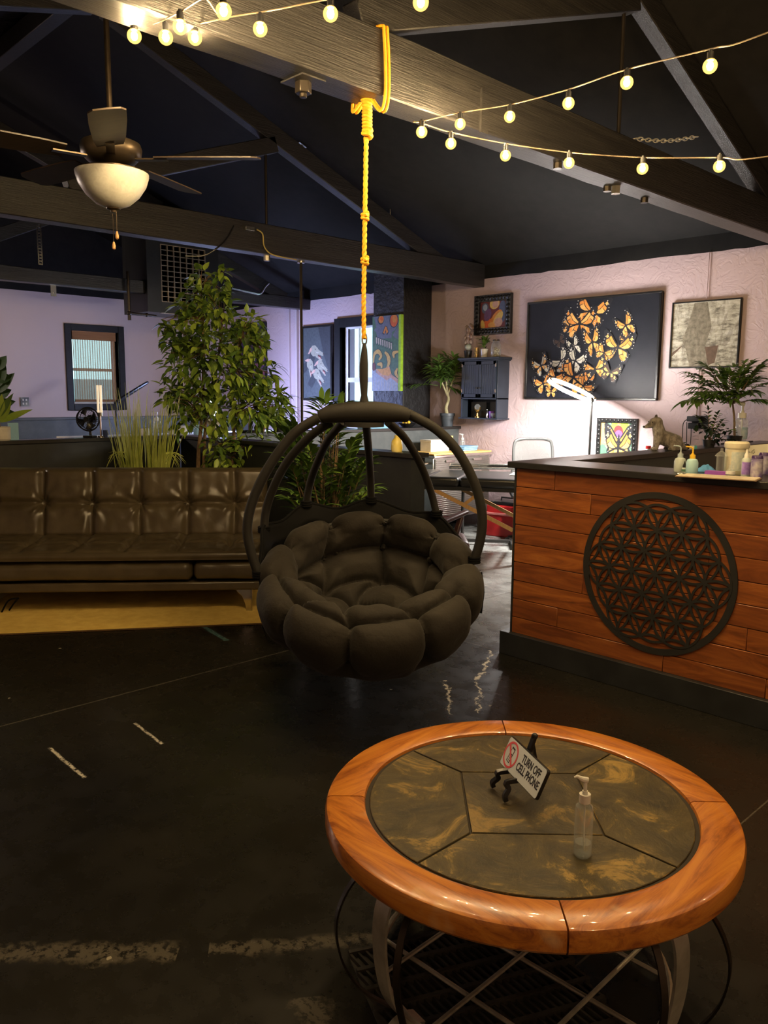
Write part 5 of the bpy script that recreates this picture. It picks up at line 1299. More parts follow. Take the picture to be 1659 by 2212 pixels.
# ================================================================ WORK BAY
# stainless tool cabinet
t=thing('tool_cabinet','stainless steel tool cabinet on castors beside the low grey partition','cabinet',(-6.24,6.30,0))
Wc,Lc=.48,.95
b=B(); b.box((0,0,.18),(Wc-.02,Lc,.84)); b.out('case',M['steel'],t,bevel=.004)
b=B(); b.box((-.01,-.02,.84),(Wc+.015,Lc+.02,.87)); b.out('top_rim',M['chrome'],t,bevel=.006)
b=B(); b.box((.0,-.01,.87),(Wc,Lc+.0,.885)); b.out('worktop',mat('yellow butcher block',(.80,.52,.16),.5,c2=(.7,.42,.11),stretch=(1,8,1)),t,bevel=.003)
rows=[(.70,.83,2),(.60,.695,2),(.20,.59,1)]
for z0,z1,k in rows:
    for j in range(k):
        y0=.02+j*(Lc-.04)/k; y1=y0+(Lc-.04)/k-.012
        b=B(); b.box((Wc-.02,y0,z0+.004),(Wc-.004,y1,z1-.004)); m_=max(3,int((z1-z0)/.022))
        for i in range(m_): zz=z0+.010+(z1-z0-.02)*(i+.5)/m_; b.box((Wc-.004,y0+.01,zz-.006),(Wc+.002,y1-.01,zz+.004))
        d_=b.out('drawer' if z0>.3 else 'door',mat('ribbed steel',(.36,.35,.31),.3,.9) if 'ribbed steel' not in bpy.data.materials else bpy.data.materials['ribbed steel'],t,bevel=.0015,seg=1)
        b=B(); ym=(y0+y1)/2; zz=z1-.03 if z0>.3 else z1-.1; b.box((Wc+.002,ym-.07,zz-.015),(Wc+.012,ym+.07,zz+.015)); b.out('handle',M['chrome'],d_,bevel=.003)
b=B(); b.tube([(.05,-.01,.78),(.05,-.06,.78),(.40,-.06,.78),(.40,-.01,.78)],.012,8); b.out('side_handle',M['chrome'],t)
for x,y in((.06,.06),(Wc-.08,.06),(.06,Lc-.06),(Wc-.08,Lc-.06)):
    b=B(); b.at((x,y,.055),(0,PI/2,0)); b.cyl((0,0,-.015),.055,.03,18); b.M=Matrix.Translation((x,y,0)); b.box((-.02,-.03,.10),(.02,.03,.18)); b.out('castor',M['blackplastic'],t)
CTZ=.885
def on(px,py,z): q=P(px,py,z=z); return (q.x,q.y,z)
t=thing('white_box','open white cardboard box on the tool cabinet','box',(-6.16,6.50,CTZ))
b=B(); b.box((0,0,0),(.16,.30,.12)); b.out('box_body',M['white'],t,bevel=.004); b=B(); b.box((-.003,-.003,.105),(.163,.303,.128)); b.out('lid',M['white'],t,bevel=.002)
t=thing('brown_jar','brown jar with a yellow lid on the tool cabinet','jar',(-6.12,6.93,CTZ)); b=B(); b.lathe([(0,0),(.045,0),(.05,.01),(.05,.12),(.042,.13),(0,.13)],(0,0,0),20); b.out('jar_body',mat('amber jar',(.10,.05,.03),.15),t); b=B(); b.cyl((0,0,.13),.047,.03,20); b.out('lid',mat('cream yellow lid',(.8,.66,.25),.4),t)
pump_bottle('pump_bottle','clear pump bottle in front of the pink wall on the tool cabinet',(-6.05,7.08,CTZ),.032,.11,.07,YAW,.4)
t=thing('folded_towels','stack of folded blue towels on the right end of the tool cabinet','towels',(-5.93,6.98,CTZ),.1)
for k in range(3): b=B(); b.box((-.08,-.13,.018*k),(.08+.005*k,.14,.018*k+.017)); b.out('towel',mat('light blue towel',(.25,.48,.72),.9,bump=.4) if k==0 else bpy.data.materials['light blue towel'],t,bevel=.007,seg=3)
b=B(); b.tube([(0,0,.008),(.04,.05,.008),(.09,.04,.012)],.007,6); tag(b.out('tattoo_pen',M['dkmetal'],loc=(-5.90,6.75,CTZ)),'short dark hand tool lying on the yellow cabinet top','tool')
# massage table
MA=math.radians(30.3)
t=thing('massage_table','black padded massage table with wooden legs, behind the reception counter','massage table',(-4.95,5.31,0),MA)
M['vinyl']=mat('black vinyl',(.022,.022,.022),.32,bump=.1,bs=120,c2=(.018,.018,.018))
for a_,c_ in((-.92,-.012),(.0,.29),(.302,.95)):
    b=B(); b.box((a_,0,.69),(c_,.74,.775)); b.out('padded_section',M['vinyl'],t,bevel=.028,seg=4)
b=B(); b.box((-.90,.03,.655),(.93,.71,.69)); b.out('frame',M['vinyl'],t)
for x in(-.78,.80):
    for y in(.06,.68):
        b=B(); b.box((x-.022,y-.014,.0),(x+.022,y+.014,.66)); b.box((x+.024,y-.012,.15),(x+.044,y+.012,.66)); lg=b.out('leg',M['wood'],t,bevel=.003)
        b=B(); 
        for i in range(6): b.cyl((0,0,0),.001,.001,3); b.box((x-.005,y-.0155,.06+i*.035),(x+.005,y-.0135,.07+i*.035))
        b.out('adjusting_hole',M['white'],lg,merge=False)
    s_=-1 if x>0 else 1
    for y in(.04,.70):
        b=B(); b.bar((x+s_*.02,y,.32),(x+s_*.75,y,.66),.016,.035); b.out('brace',M['wood'],t,bevel=.002)
        b=B(); b.bar((x+s_*.46,y,.53),(x+s_*.30,y,.66),.014,.03); b.out('short_brace',M['wood'],t,bevel=.002)
    b=B(); b.bar((x,.06,.30),(x,.68,.30),.02,.03); b.out('cross_bar',M['wood'],t)
# folded paper and hardware glint on the table
b=B(); b.box((-.1,-.12,0),(.12,.12,.004)); tag(b.out('paper_towel',M['white'],loc=on(1128,1025,.778),rz=.5),'white paper towel on the massage table near the counter','paper')
# instrument tray stand
q=P(1045,1008,d=8.1)
t=thing('tray_stand','black rolling stand with a thin steel tray, above the massage table','tray stand',(q.x,q.y,0),math.radians(40))
zq=q.z
b=B(); b.box((-.34,-.17,zq-.012),(.34,.17,zq)); b.box((-.34,-.17,zq),(-.33,.17,zq+.015)); b.box((.33,-.17,zq),(.34,.17,zq+.015)); b.box((-.34,-.17,zq),(.34,-.16,zq+.015)); b.box((-.34,.16,zq),(.34,.17,zq+.015)); b.out('tray',M['steel'],t,bevel=.002)
b=B(); b.tube([(-.20,0,.05),(-.20,0,zq-.01)],.016,10); b.box((-.35,-.02,.03),(.30,.02,.06)); b.box((.28,-.25,.03),(.32,.25,.06)); b.box((-.36,-.25,.03),(-.32,.25,.06)); b.out('stand_frame',M['blackmatte'],t,bevel=.002)
for x,y in((.30,-.24),(.30,.24),(-.34,-.24),(-.34,.24)): b=B(); b.at((x,y,.018),(PI/2,0,0)); b.cyl((0,0,-.01),.018,.02,12); b.out('castor',M['blackplastic'],t)
# brown armchair low behind swing chair
q=P(975,1175,z=.30)
t=thing('stool_chair','low maroon padded chair with an armrest, behind the swing chair','chair',(q.x,q.y,0),YAW)
M['maroon']=mat('maroon vinyl',(.055,.022,.02),.45)
b=B(); b.box((-.30,-.22,.24),(.13,.24,.36)); b.out('seat',M['maroon'],t,bevel=.04,seg=4)
b=B(); b.bar((-.16,-.16,.47),(.13,.10,.55),.06,.035); b.out('armrest',M['maroon'],t,bevel=.012,seg=3)
b=B(); b.bar((.02,.0,.33),(.08,.05,.52),.05,.03); b.out('arm_support',M['maroon'],t,bevel=.008)
b=B(); b.tube([(-.08,0,.06),(-.08,0,.25)],.025,12); 
for k in range(5): a_=2*PI*k/5; b.bar((-.08,0,.075),(-.08+.26*math.cos(a_),.26*math.sin(a_),.05),.035,.02)
b.out('star_base',M['blackplastic'],t)
for k in range(5): a_=2*PI*k/5; b=B(); b.at((-.08+.26*math.cos(a_),.26*math.sin(a_),.025),(PI/2,0,a_)); b.cyl((0,0,-.012),.025,.024,12); b.out('castor',M['blackplastic'],t)
# red tool box cart
t=thing('red_toolbox','red plastic tool box with black lid on the floor by the pink wall','tool box',(-5.28,6.98,0),.15)
b=B(); b.box((-.2,-.15,0),(.2,.15,.34)); b.out('box_body',M['red'],t,bevel=.015,seg=3)
b=B(); b.box((-.21,-.16,.235),(.21,.16,.26)); b.out('tray_rim',mat('pale red trim',(.62,.20,.18),.4),t,bevel=.004)
b=B(); b.box((-.17,-.13,.34),(.17,.13,.38)); b.out('lid',M['blackplastic'],t,bevel=.01)
b=B(); b.tube([(-.10,0,.375),(-.10,0,.41),(.10,0,.41),(.10,0,.375)],.010,8); b.out('handle',M['blackplastic'],t)
# mesh office chair
q=P(1152,982,d=8.4)
t=thing('office_chair','grey mesh-backed office chair in front of the pink wall','chair',(q.x,q.y,0),YAW+math.radians(8))
n=N('grey mesh'); n.set(Base_Color=(.09,.095,.09),Roughness=.8); n.b.inputs['Alpha'].default_value=.72; M['mesh']=n.mt
M['chairgrey']=mat('grey chair frame',(.07,.072,.07),.5)
def rrp(w2,w1,z0,z1): return smooth([(-w1,0,z0),(-w2,.0,(z0+z1)/2),(-w2*.96,.015,z1-.06),(-w2*.7,.02,z1-.008),(0,.022,z1),(w2*.7,.02,z1-.008),(w2*.96,.015,z1-.06),(w2,.0,(z0+z1)/2),(w1,0,z0)],6,closed=True)
zt=q.z+.165
b=B(); b.tube(rrp(.21,.19,zt-.50,zt),.016,8,closed=True); b.out('back_frame',M['chairgrey'],t)
pts=rrp(.205,.185,zt-.495,zt-.005); b=B(); c_=Vector((0,.03,zt-.25)); vs=[c_]+[c_.lerp(p,.5)+Vector((0,.012,0)) for p in pts]+list(pts); K=len(pts)
b.add(vs,[(0,1+i,1+(i+1)%K) for i in range(K)]+[(1+i,1+K+i,1+K+(i+1)%K,1+(i+1)%K) for i in range(K)]); b.out('mesh_back',M['mesh'],t,sharp=180)
b=B(); b.box((-.24,-.46,.44),(.24,.0,.52)); b.out('seat',M['chairgrey'],t,bevel=.035,seg=4)
b=B(); b.bar((0,.02,.45),(0,.05,zt-.35),.06,.02); b.out('back_support',M['blackplastic'],t)
for s_ in(-1,1): b=B(); b.tube(smooth([(s_*.24,-.2,.48),(s_*.29,-.2,.52),(s_*.29,-.2,.66)],4),.014,8); b.box((s_*.29-.035,-.34,.66),(s_*.29+.035,-.08,.69)); b.out('armrest',M['blackplastic'],t)
b=B(); b.tube([(0,-.22,.08),(0,-.22,.44)],.025,12)
for k in range(5): a_=2*PI*k/5+.3; b.bar((0,-.22,.10),(.30*math.cos(a_),-.22+.30*math.sin(a_),.06),.045,.025)
b.out('star_base',M['blackplastic'],t)
for k in range(5): a_=2*PI*k/5+.3; b=B(); b.at((.30*math.cos(a_),-.22+.30*math.sin(a_),.03),(PI/2,0,a_)); b.cyl((0,0,-.014),.03,.028,14); b.out('castor',M['blackplastic'],t)
# ================================================================ THINGS ON THE RECEPTION COUNTER
KZ=1.13
M['bluewater']=mat('blue tinted bottle',(.40,.62,.66),.15,c2=(.36,.58,.62)); M['translucent']=mat('milky bottle',(.48,.54,.50),.25)
def wash_bottle(label,px,py,body,cap):
    q=P(px,py,z=KZ); t=thing('wash_bottle',label,'bottle',q,YAW,'squeeze bottles on the counter')
    b=B(); b.lathe([(0,0),(.027,0),(.029,.006),(.029,.052),(.024,.066),(.012,.072),(0,.072)],(0,0,0),22); b.out('bottle_body',M[body],t)
    b=B(); b.cyl((0,0,.070),.0135,.020,16); b.cyl((0,0,.088),.0075,.008,12); b.out('cap',cap,t)
    b=B(); b.tube(smooth([(0,0,.09),(0,0,.115),(-.004,0,.124),(-.016,0,.128),(-.036,0,.130)],4),[.0045]*12+[.004,.003,.0025,.002,.0018] if False else .0038,8); b.out('spout',cap,t)
wash_bottle('squeeze bottle with yellow cap and bent yellow spout on the counter',1494,1022,'bluewater',M['yel'])
wash_bottle('squeeze bottle with pale cap and bent spout, left of the yellow-capped one',1468,1019,'translucent',mat('pale blue cap',(.42,.50,.52),.35))
q=P(1478,1021,z=KZ); t=thing('ink_bottle','tiny dropper bottle with a pointed black cap between the squeeze bottles','bottle',q)
b=B(); b.cyl((0,0,0),.013,.026,16); b.out('bottle_body',M['translucent'],t); b=B(); b.lathe([(.009,.026),(.009,.034),(.003,.050),(0,.060)],(0,0,0),12); b.out('cap',M['blackplastic'],t); b=B(); b.cyl((0,0,.006),.0135,.012,16); b.out('label',A['gn'],t)
q=P(1588,1024,z=KZ); t=thing('wipes_tub','large cream tub of disinfecting wipes at the right end of the counter','tub',q,YAW)
b=B(); b.lathe([(0,0),(.050,0),(.053,.006),(.052,.128),(.0,.128)],(0,0,0),30); b.out('tub_body',mat('cream plastic',(.62,.58,.42),.4),t)
b=B(); b.lathe([(0,.128),(.055,.126),(.057,.132),(.057,.150),(.050,.158),(0,.158)],(0,0,0),30); b.out('lid',mat('cream plastic lid',(.68,.63,.46),.35),t)
b=B(); b.grid(lambda u,v:Vector((.0535*math.cos(-2.4+u*2.0),.0535*math.sin(-2.4+u*2.0),.02+v*.09)),14,2); b.out('label',mat('pale printed label',(.55,.58,.50),.5,c2=(.35,.42,.42),ns=60),t)
q=P(1610,1030,z=KZ); t=thing('spray_bottle','small bottle with purple label and white nozzle in front of the wipes tub','bottle',q,YAW)
b=B(); b.lathe([(0,0),(.020,0),(.021,.004),(.021,.080),(.014,.090),(0,.092)],(0,0,0),20); b.out('bottle_body',M['translucent'],t); b=B(); b.grid(lambda u,v:Vector((.0215*math.cos(-3+u*2.8),.0215*math.sin(-3+u*2.8),.012+v*.058)),14,2); b.out('label',mat('purple label',(.26,.14,.55),.45,c2=(.40,.28,.66),ns=70),t); b=B(); b.lathe([(.011,.090),(.011,.104),(.006,.112),(.004,.128),(0,.13)],(0,0,0),14); b.out('nozzle',M['whiteplastic'],t)
for l,px,py in(('printed drinks can with purple top, nearest the viewer at the counter end',1633,1034),('printed drinks can with purple top, behind the nearest can',1648,1025)):
    q=P(px,py,z=KZ); t=thing('drink_can',l,'can',q,YAW,'drink cans on the counter'); b=B(); b.lathe([(0,.003),(.021,.0),(.026,.008),(.026,.092),(.0,.092)],(0,0,0),24); b.out('can_body',mat('silver lilac print',(.52,.50,.56),.3,c2=(.14,.10,.34),ns=22) if 'silver lilac print' not in bpy.data.materials else bpy.data.materials['silver lilac print'],t); b=B(); b.lathe([(.0262,.088),(.024,.103),(.0225,.106),(0,.102)],(0,0,0),24); b.out('can_top',mat('dark violet can top',(.06,.03,.12),.25) if 'dark violet can top' not in bpy.data.materials else bpy.data.materials['dark violet can top'],t)
q=P(1583,1028,z=KZ); t=thing('glass_dropper','small clear glass bottle standing before the wipes tub','bottle',(q.x,q.y-.03,KZ),YAW); b=B(); b.lathe([(0,.002),(.020,0),(.021,.006),(.018,.024),(.008,.038),(.007,.052),(.009,.054)],(0,0,0),18); b.out('glass_body',M['glass'],t); b=B(); b.cyl((0,0,.010),.0215,.014,16); b.out('label',M['white'],t)
q=P(1556,1024,z=KZ); t=thing('stemmed_glass','clear stemmed glass with a shiny lid beside the wipes tub','glass',(q.x,q.y,KZ),0); b=B(); b.lathe([(.022,.0),(.022,.085),(.03,.087),(.022,.10),(.006,.112),(.006,.125),(0,.127)],(0,0,0),20); b.out('glass_body',M['glass'],t)
b=B(); q=P(1525,1019,z=KZ); random.seed(4); b.grid(lambda u,v:Vector(((u-.5)*.10,(v-.5)*.06,.002+.030*max(0,(1-(2*u-1)**2))*(1-(2*v-1)**2)*(1+.5*noise.noise(Vector((u*6,v*6,2)))))),20,14); tag(b.out('blue_cloth',M['blue'],loc=q,rz=YAW),'crumpled blue cloth lying behind the squeeze bottles','cloth')
b=B(); q=P(1548,1026,z=KZ); b.cb((0,0,.010),(.10,.045,.018)); tag(b.out('purple_box',mat('purple carton',(.34,.10,.50),.45),loc=q,rz=.12),'flat purple carton on the counter behind the paper sheet','box')
t=thing('clipboard',"cream paper on a clipboard hanging over the counter's front edge",'clipboard',P(1560,1032,z=KZ+.002),math.radians(12))
b=B(); b.box((-.19,-.085,0),(.16,.055,.004)); b.out('board',mat('clipboard',(.30,.20,.12),.5),t); b=B(); b.box((-.185,-.083,.004),(.155,.052,.007)); b.out('paper',mat('cream paper',(.70,.62,.47),.7,c2=(.62,.55,.42),ns=5),t); b=B(); b.box((-.20,-.03,.004),(-.165,.02,.012)); b.out('clip',M['chrome'],t,bevel=.003)
b=B(); 
for i in range(9): b.box((-.12,-.07+i*.013,.0071),(.13-.02*(i%3),-.068+i*.013,.0073))
b.out('printed_lines',mat('grey print',(.30,.27,.22),.7),t)
q=P(1632,1012,z=KZ); t=thing('drawing_sheet','curled tracing sheet with a sketched flower behind the cans','drawing',(q.x,q.y+.06,KZ),YAW+.1)
b=B(); b.grid(lambda u,v:Vector(((u-.5)*.22,.03*math.cos((u-.5)*3)+.04*v,.002+.125*v-.02*(1-u)*v)),14,6); b.out('sheet',mat('pale tracing paper',(.52,.50,.40),.6),t)
b=B(); 
for k in range(5): a_=2*PI*k/5; b.tube([(-.02+.03*math.cos(a_+s_*.5)*r,.026+.028,.06+.03*math.sin(a_+s_*.5)*r) for s_,r in((0,.2),(-.8,.8),(0,1.2),(.8,.8),(0,.2))],.0012,5)
b.out('sketch_lines',M['ink'],t)
q=P(1560,1000,z=KZ-.0); t=thing('black_vase','round black vase in the shadow behind the counter top','vase',(q.x-.02,q.y+.25,.98)) if False else None
# ---- on the side arm of the counter (top z=1.13)
def arm(px): # x of arm middle, y from the view ray
    q=P(px,900,x=-2.74); return q
def armp(px,dx=0): q=P(px,900,x=-2.72+dx); return (-2.72+dx,q.y,KZ)
M['palelabel']=mat('pale blue label',(.55,.66,.74),.4,c2=(.15,.35,.55),ns=14)
t=pump_bottle('sanitizer_jug','large clear pump bottle of sanitizer with blue label on the counter arm',armp(1603),.052,.205,.13,YAW+PI*.0,.6,'palelabel',square=True)
t=thing('vial_stack','round brass and black vial lying at the foot of the fox figure','vial',armp(1478,.04),1.2)
b=B(); b.at((0,0,.022),(PI/2,0,0)); b.cyl((0,0,-.03),.020,.05,18); b.out('brass_body',M['gold'],t); b=B(); b.at((0,0,.022),(PI/2,0,0)); b.cyl((0,0,.02),.021,.03,18); b.out('cap',M['blackplastic'],t)
t=thing('small_carton','tiny cream carton with a teal end on the counter arm','box',armp(1495,.03),YAW)
b=B(); b.cb((0,0,.011),(.085,.03,.022)); b.out('carton_body',M['white'],t); b=B(); b.cb((.034,0,.011),(.0185,.031,.0225)); b.out('teal_end',mat('teal print',(.10,.42,.44),.4),t)
b=B(); b.prism(rrect(.10,.03,.012),0,.005); tag(b.out('flat_knife',M['dkmetal'],loc=(armp(1446,.04)[0],armp(1446)[1],KZ),rz=YAW),'flat dark object lying in front of the fox figure','tool')
q=P(1497,912,y=WY-.03); t=thing('power_adapter','black power adapters with hanging cords plugged into the pink wall','power adapter',(q.x,WY-.0,q.z))
b=B(); b.box((-.05,-.06,.005),(.07,0,.055)); b.box((-.03,-.07,-.06),(.07,0,-.005)); b.out('adapter_body',M['blackplastic'],t,bevel=.006); b=B(); b.box((-.02,-.008,-.06),(.13,0,.06)); b.out('outlet_plate',M['blackplastic'],t)
b=B(); b.tube(smooth([(-.04,-.05,.03),(-.08,-.06,-.02),(-.07,-.08,-.2),(-.07,-.1,-.5)],5),.004,6); b.tube(smooth([(0,-.06,-.05),(.01,-.08,-.2),(-.02,-.1,-.5)],5),.004,6); b.tube(smooth([(-.05,-.05,.0),(-.02,-.09,-.2),(.0,-.1,-.5)],5),.004,6); b.out('cord',M['blackplastic'],t)
q=P(1400,975,y=6.9); t=thing('water_jug','translucent jug with a red cap behind the counter arm','jug',(q.x,6.9,q.z-.30))
b=B(); b.lathe([(0,0),(.075,0),(.08,.02),(.08,.20),(.06,.26),(.025,.31),(.02,.33),(0,.33)],(0,0,0),20); b.out('jug_body',M['translucent'],t); b=B(); b.cyl((0,0,.325),.024,.025,16); b.out('cap',M['red'],t)
b=B(); b.box((-.45,-.3,-.03),(.35,.38,0)); b.box((-.43,-.28,-t.location.z),(-.39,-.24,-.03)); b.box((.29,-.28,-t.location.z),(.33,-.24,-.03)); b.box((-.43,.32,-t.location.z),(-.39,.36,-.03)); b.box((.29,.32,-t.location.z),(.33,.36,-.03))
tag(b.out('side_table',M['partition'],loc=t.location,merge=False),'low dark side table against the pink wall, under the water jug','table')
b=B(); q=armp(1640); b.tube(smooth([(0,.1,.006),(.0,-.1,.006),(-.03,-.3,.006),(.0,-.5,.006)],5),.006,6); tag(b.out('power_cable',M['blackplastic'],loc=(q[0]-.04,q[1]-.1,KZ)),'black cord running along the counter arm by the sanitizer jug','cord')
# ================================================================ THINGS ON THE LOW PARTITIONS
PZ=1.12
def parta(px): q=P(px,900,x=-6.685); return (-6.685,q.y,PZ)
# desk fan
fy=parta(190); t=thing('desk_fan','small black clip fan standing on the low partition behind the sofa','fan',(fy[0],fy[1],PZ),YAW-.15)
R_=.098; zc=.155
b=B()
for y_,rr in((-.035,R_*.9),(0,R_),(.03,R_*.9)): b.tube([(rr*math.cos(2*PI*i/40),y_,zc+rr*math.sin(2*PI*i/40)) for i in range(40)],.0035 if y_ else .006,6,closed=True)
for i in range(28):
    a_=2*PI*i/28; c_,s_=math.cos(a_),math.sin(a_); b.tube(smooth([(c_*.02,-.048,zc+s_*.02),(c_*R_*.6,-.046,zc+s_*R_*.6),(c_*R_,0,zc+s_*R_),(c_*R_*.6,.04,zc+s_*R_*.6),(c_*.03,.045,zc+s_*.03)],3),.0012,4)
b.at(); b.out('wire_guard',M['blackplastic'],t)
b=B(); b.at((0,-.01,zc),(PI/2,0,0)); b.cyl((0,0,-.02),.022,.05,16); 
b.out('hub',M['blackplastic'],t)
for k in range(4):
    b=B(); a_=PI/2*k+.4; b.grid(lambda u,v:Vector(((.015+.07*u)*math.cos(a_+(v-.5)*1.1*(.5+u*.5)),-.012+(v-.5)*.03,zc+(.015+.07*u)*math.sin(a_+(v-.5)*1.1*(.5+u*.5)))),6,6); b.out('blade',M['blackplastic'],t)
b=B(); b.at((0,.03,zc),(-PI/2,0,0)); b.cyl((0,0,0),.035,.06,18); b.out('motor',M['blackplastic'],t)
b=B(); b.tube([(0,.03,.02),(0,.03,.06)],.012,10); b.box((-.045,-.02,0),(.045,.06,.018)); b.out('clip_base',M['blackplastic'],t,bevel=.004)
# led tube lamp
ty=parta(218); t=thing('tube_lamp','lamp with two upright clear tubes just right of the desk fan','lamp',(-6.70,ty[1],PZ))
b=B(); b.cyl((0,0,0),.03,.012,18); b.tube([(0,0,.01),(0,0,.20)],.008,8); b.cyl((0,0,.18),.024,.03,16); b.out('stand',M['chrome'],t)
for y_ in(-.014,.014): b=B(); b.tube([(0,y_,.21),(0,y_,.44)],.010,12); b.out('tube',mat('warm lit tube',(.8,.68,.5),.2,emit=((1,.80,.55),.25)) if 'warm lit tube' not in bpy.data.materials else bpy.data.materials['warm lit tube'],t)
ty=parta(226); b=B(); b.lathe([(0,0),(.018,0),(.022,.06),(.019,.06),(.016,.005),(0,.005)],(0,0,0),16); tag(b.out('blue_cup',mat('dark blue cup',(.04,.06,.16),.3),loc=ty),'small dark blue cup on the partition right of the desk fan','cup')
# magnifier lamp
q=P(284,848,x=-9.6); q2=P(250,872,x=-9.6); t=thing('magnifier_lamp','black ring magnifier lamp tilted on an arm in front of the left window','lamp',(-9.6,q2.y,0))
b=B(); c_=Vector((0,q.y-q2.y,q.z)); u_=Vector((0,.70,.40)).normalized(); v_=Vector((.9,-.1,.42)).normalized()*.32
b.tube([c_+u_*.26*math.cos(2*PI*i/36)+v_*.26*math.sin(2*PI*i/36)*.5 for i in range(36)],.016,8,closed=True); b.out('ring_head',M['blackplastic'],t)
b=B(); b.tube([(0,0,.03),(0,0,q2.z-.1),(0,.02,q2.z)],.013,8); b.cyl((0,0,0),.18,.025,24); b.out('stand_pole',M['blackmatte'],t)
# white lamp-like flower, bottles and clutter behind the ficus
q=P(462,925,y=3.865); t=thing('paper_flower','cream paper lotus standing on the low partition behind the ficus','ornament',(q.x,3.865,PZ))
for k in range(14):
    b=B(); a_=2*PI*k/7+(.4 if k>6 else 0); el=.45 if k<7 else 1.0; b.leaf((0,0,.03),(math.cos(a_)*math.cos(el),math.sin(a_)*math.cos(el),math.sin(el)),.17,.075,droop=0,fold=.4); b.out('petal',mat('cream paper petal',(.80,.70,.50),.6,c2=(.76,.66,.46)) if 'cream paper petal' not in bpy.data.materials else bpy.data.materials['cream paper petal'],t)
b=B(); b.cyl((0,0,0),.05,.035,20); b.out('base',M['white'],t)
q=P(338,893,x=-8.4); t=pump_bottle('wash_jug','clear pump bottle on the work table behind the grass planter',(-8.4,q.y,1.02),.045,.17,.10,YAW,.5)
t=thing('work_table','white work table behind the low partition, covered in small bright things','table',(-8.4,5.2,0))
b=B(); b.box((-.5,-1.6,.98),(.45,1.3,1.02)); b.out('tabletop',M['white'],t,bevel=.004)
for x,y in((-.45,-1.5),(.40,-1.5),(-.45,1.2),(.40,1.2)): b=B(); b.box((x-.025,y-.025,0),(x+.025,y+.025,.98)); b.out('leg',M['white'],t)
for i,(px,py,r,h,mm,l) in enumerate(((312,938,.05,.10,'white','small round white tub behind the grass blades'),(395,936,.05,.12,'white','white jar on the work table just left of the ficus trunk'),(372,938,.04,.08,'potwhite','cream pot on the work table between grass and ficus'),(428,938,.055,.13,'bluewater','pale blue bottle left of the ficus trunk'))):
    q=P(px,py,z=1.02,) if False else P(px,900,x=-8.1); lathe_thing('container',l,'container',(-8.1,q.y,1.02),[(0,0),(r,0),(r*1.05,h*.8),(r*.8,h),(0,h)],M[mm])
# left end: box behind fiddle plant
q=P(27,920,x=-6.69); b=B(); b.box((-.01,-.03,0),(.01,.045,.135)); tag(b.out('blue_carton',mat('sky blue carton',(.28,.52,.72),.5),loc=(-6.70,q.y,PZ)),'upright sky blue carton behind the white pot at the left edge','box')
# yellow squeeze jar and blue roll on the partition ends
q=P(873,975,z=PZ); t=thing('yellow_jar','round jar of yellow liquid on the partition end behind the swing chair','jar',(q.x-.02,3.865,PZ)); b=B(); b.lathe([(0,0),(.035,0),(.04,.02),(.036,.07),(.016,.095),(.016,.11),(0,.11)],(0,0,0),18); b.out('jar_body',mat('yellow liquid',(.75,.58,.08),.2,c2=(.8,.7,.3)),t)
b=B(); q=P(812,920,x=-6.35); b.cb((0,0,.02),(.09,.45,.04)); tag(b.out('blue_pad',mat('pale blue pad',(.25,.50,.72),.8),loc=(-6.35,q.y,1.14)),'folded pale blue pad on the partition below the far window','cloth')
q=P(880,914,x=-6.35); t=thing('black_bowl','low black bowl with orange bits on the partition in front of the pier','bowl',(-6.35,q.y,1.14)); b=B(); b.lathe([(0,0),(.05,0),(.10,.045),(.09,.047),(.045,.012),(0,.012)],(0,0,0),24); b.out('bowl_body',M['blackplastic'],t)
b=B(); random.seed(8)
for i in range(7): b.ball((random.uniform(-.04,.04),random.uniform(-.04,.04),.045+random.random()*.02),.018,8)
b.out('contents',M['yel'],t)
q=P(556,934,x=-6.35); t=thing('steel_tray','shallow round steel tray on the partition behind the ficus','tray',(-6.35,q.y-.1,1.14)) ; b=B(); b.lathe([(0,0),(.11,0),(.12,.015),(.116,.016),(.106,.004),(0,.004)],(0,0,0),28); b.out('tray_body',M['chrome'],t)
# ================================================================ PLANTS
def rv(s_=1): return Vector((random.gauss(0,1),random.gauss(0,1),random.gauss(0,1))).normalized()*s_
def pxp(px,py,d): return P(px,py,d=d)
def foliage_blobs(blobs,n,L,W,mats,name,parent,base,droop=.2,jit=.25,stemto=None,stemr=.004,bark='bark',nn=4):
    b=B(); base=Vector(base); sb=B(); tot=sum(r*r for *_,r in blobs); cents=[]
    for px,py,d,r in blobs:
        c=pxp(px,py,d); R_=r*d/F_; k=max(4,int(n*r*r/tot)); cents.append(c)
        for i in range(k):
            u=rv(); rr=R_*(random.random()**.45)
            p=c+Vector((u.x*rr,u.y*rr,u.z*rr*1.0)); out=(u*.8+rv(.7)+Vector((0,0,-.35))).normalized()
            b.leaf(p-base,out,L*random.uniform(.7,1.2),W*random.uniform(.75,1.15),up=(random.uniform(-.5,.5),random.uniform(-.5,.5),1),droop=droop,fold=.25,m=random.choices(range(len(mats)),[4,3,1][:len(mats)])[0],n=nn)
            if i%9==0 and stemto is not None:
                q=stemto(c); sb.tube(smooth([q-base,(q.lerp(p,.5)-base)+Vector((0,0,.04)),p-base],3),stemr*.4,4,caps=False)
    f=b.out(name,mats,parent,merge=False)
    if stemto is not None:
        for c in cents:
            q=stemto(c); sb.tube(smooth([q-base,(q.lerp(c,.5)-base)+Vector((0,0,.05)),c-base],4),[stemr*(1-.5*i/8) for i in range(9)],6,caps=False)
        sb.out('branches',M[bark],parent,merge=False)
    return f
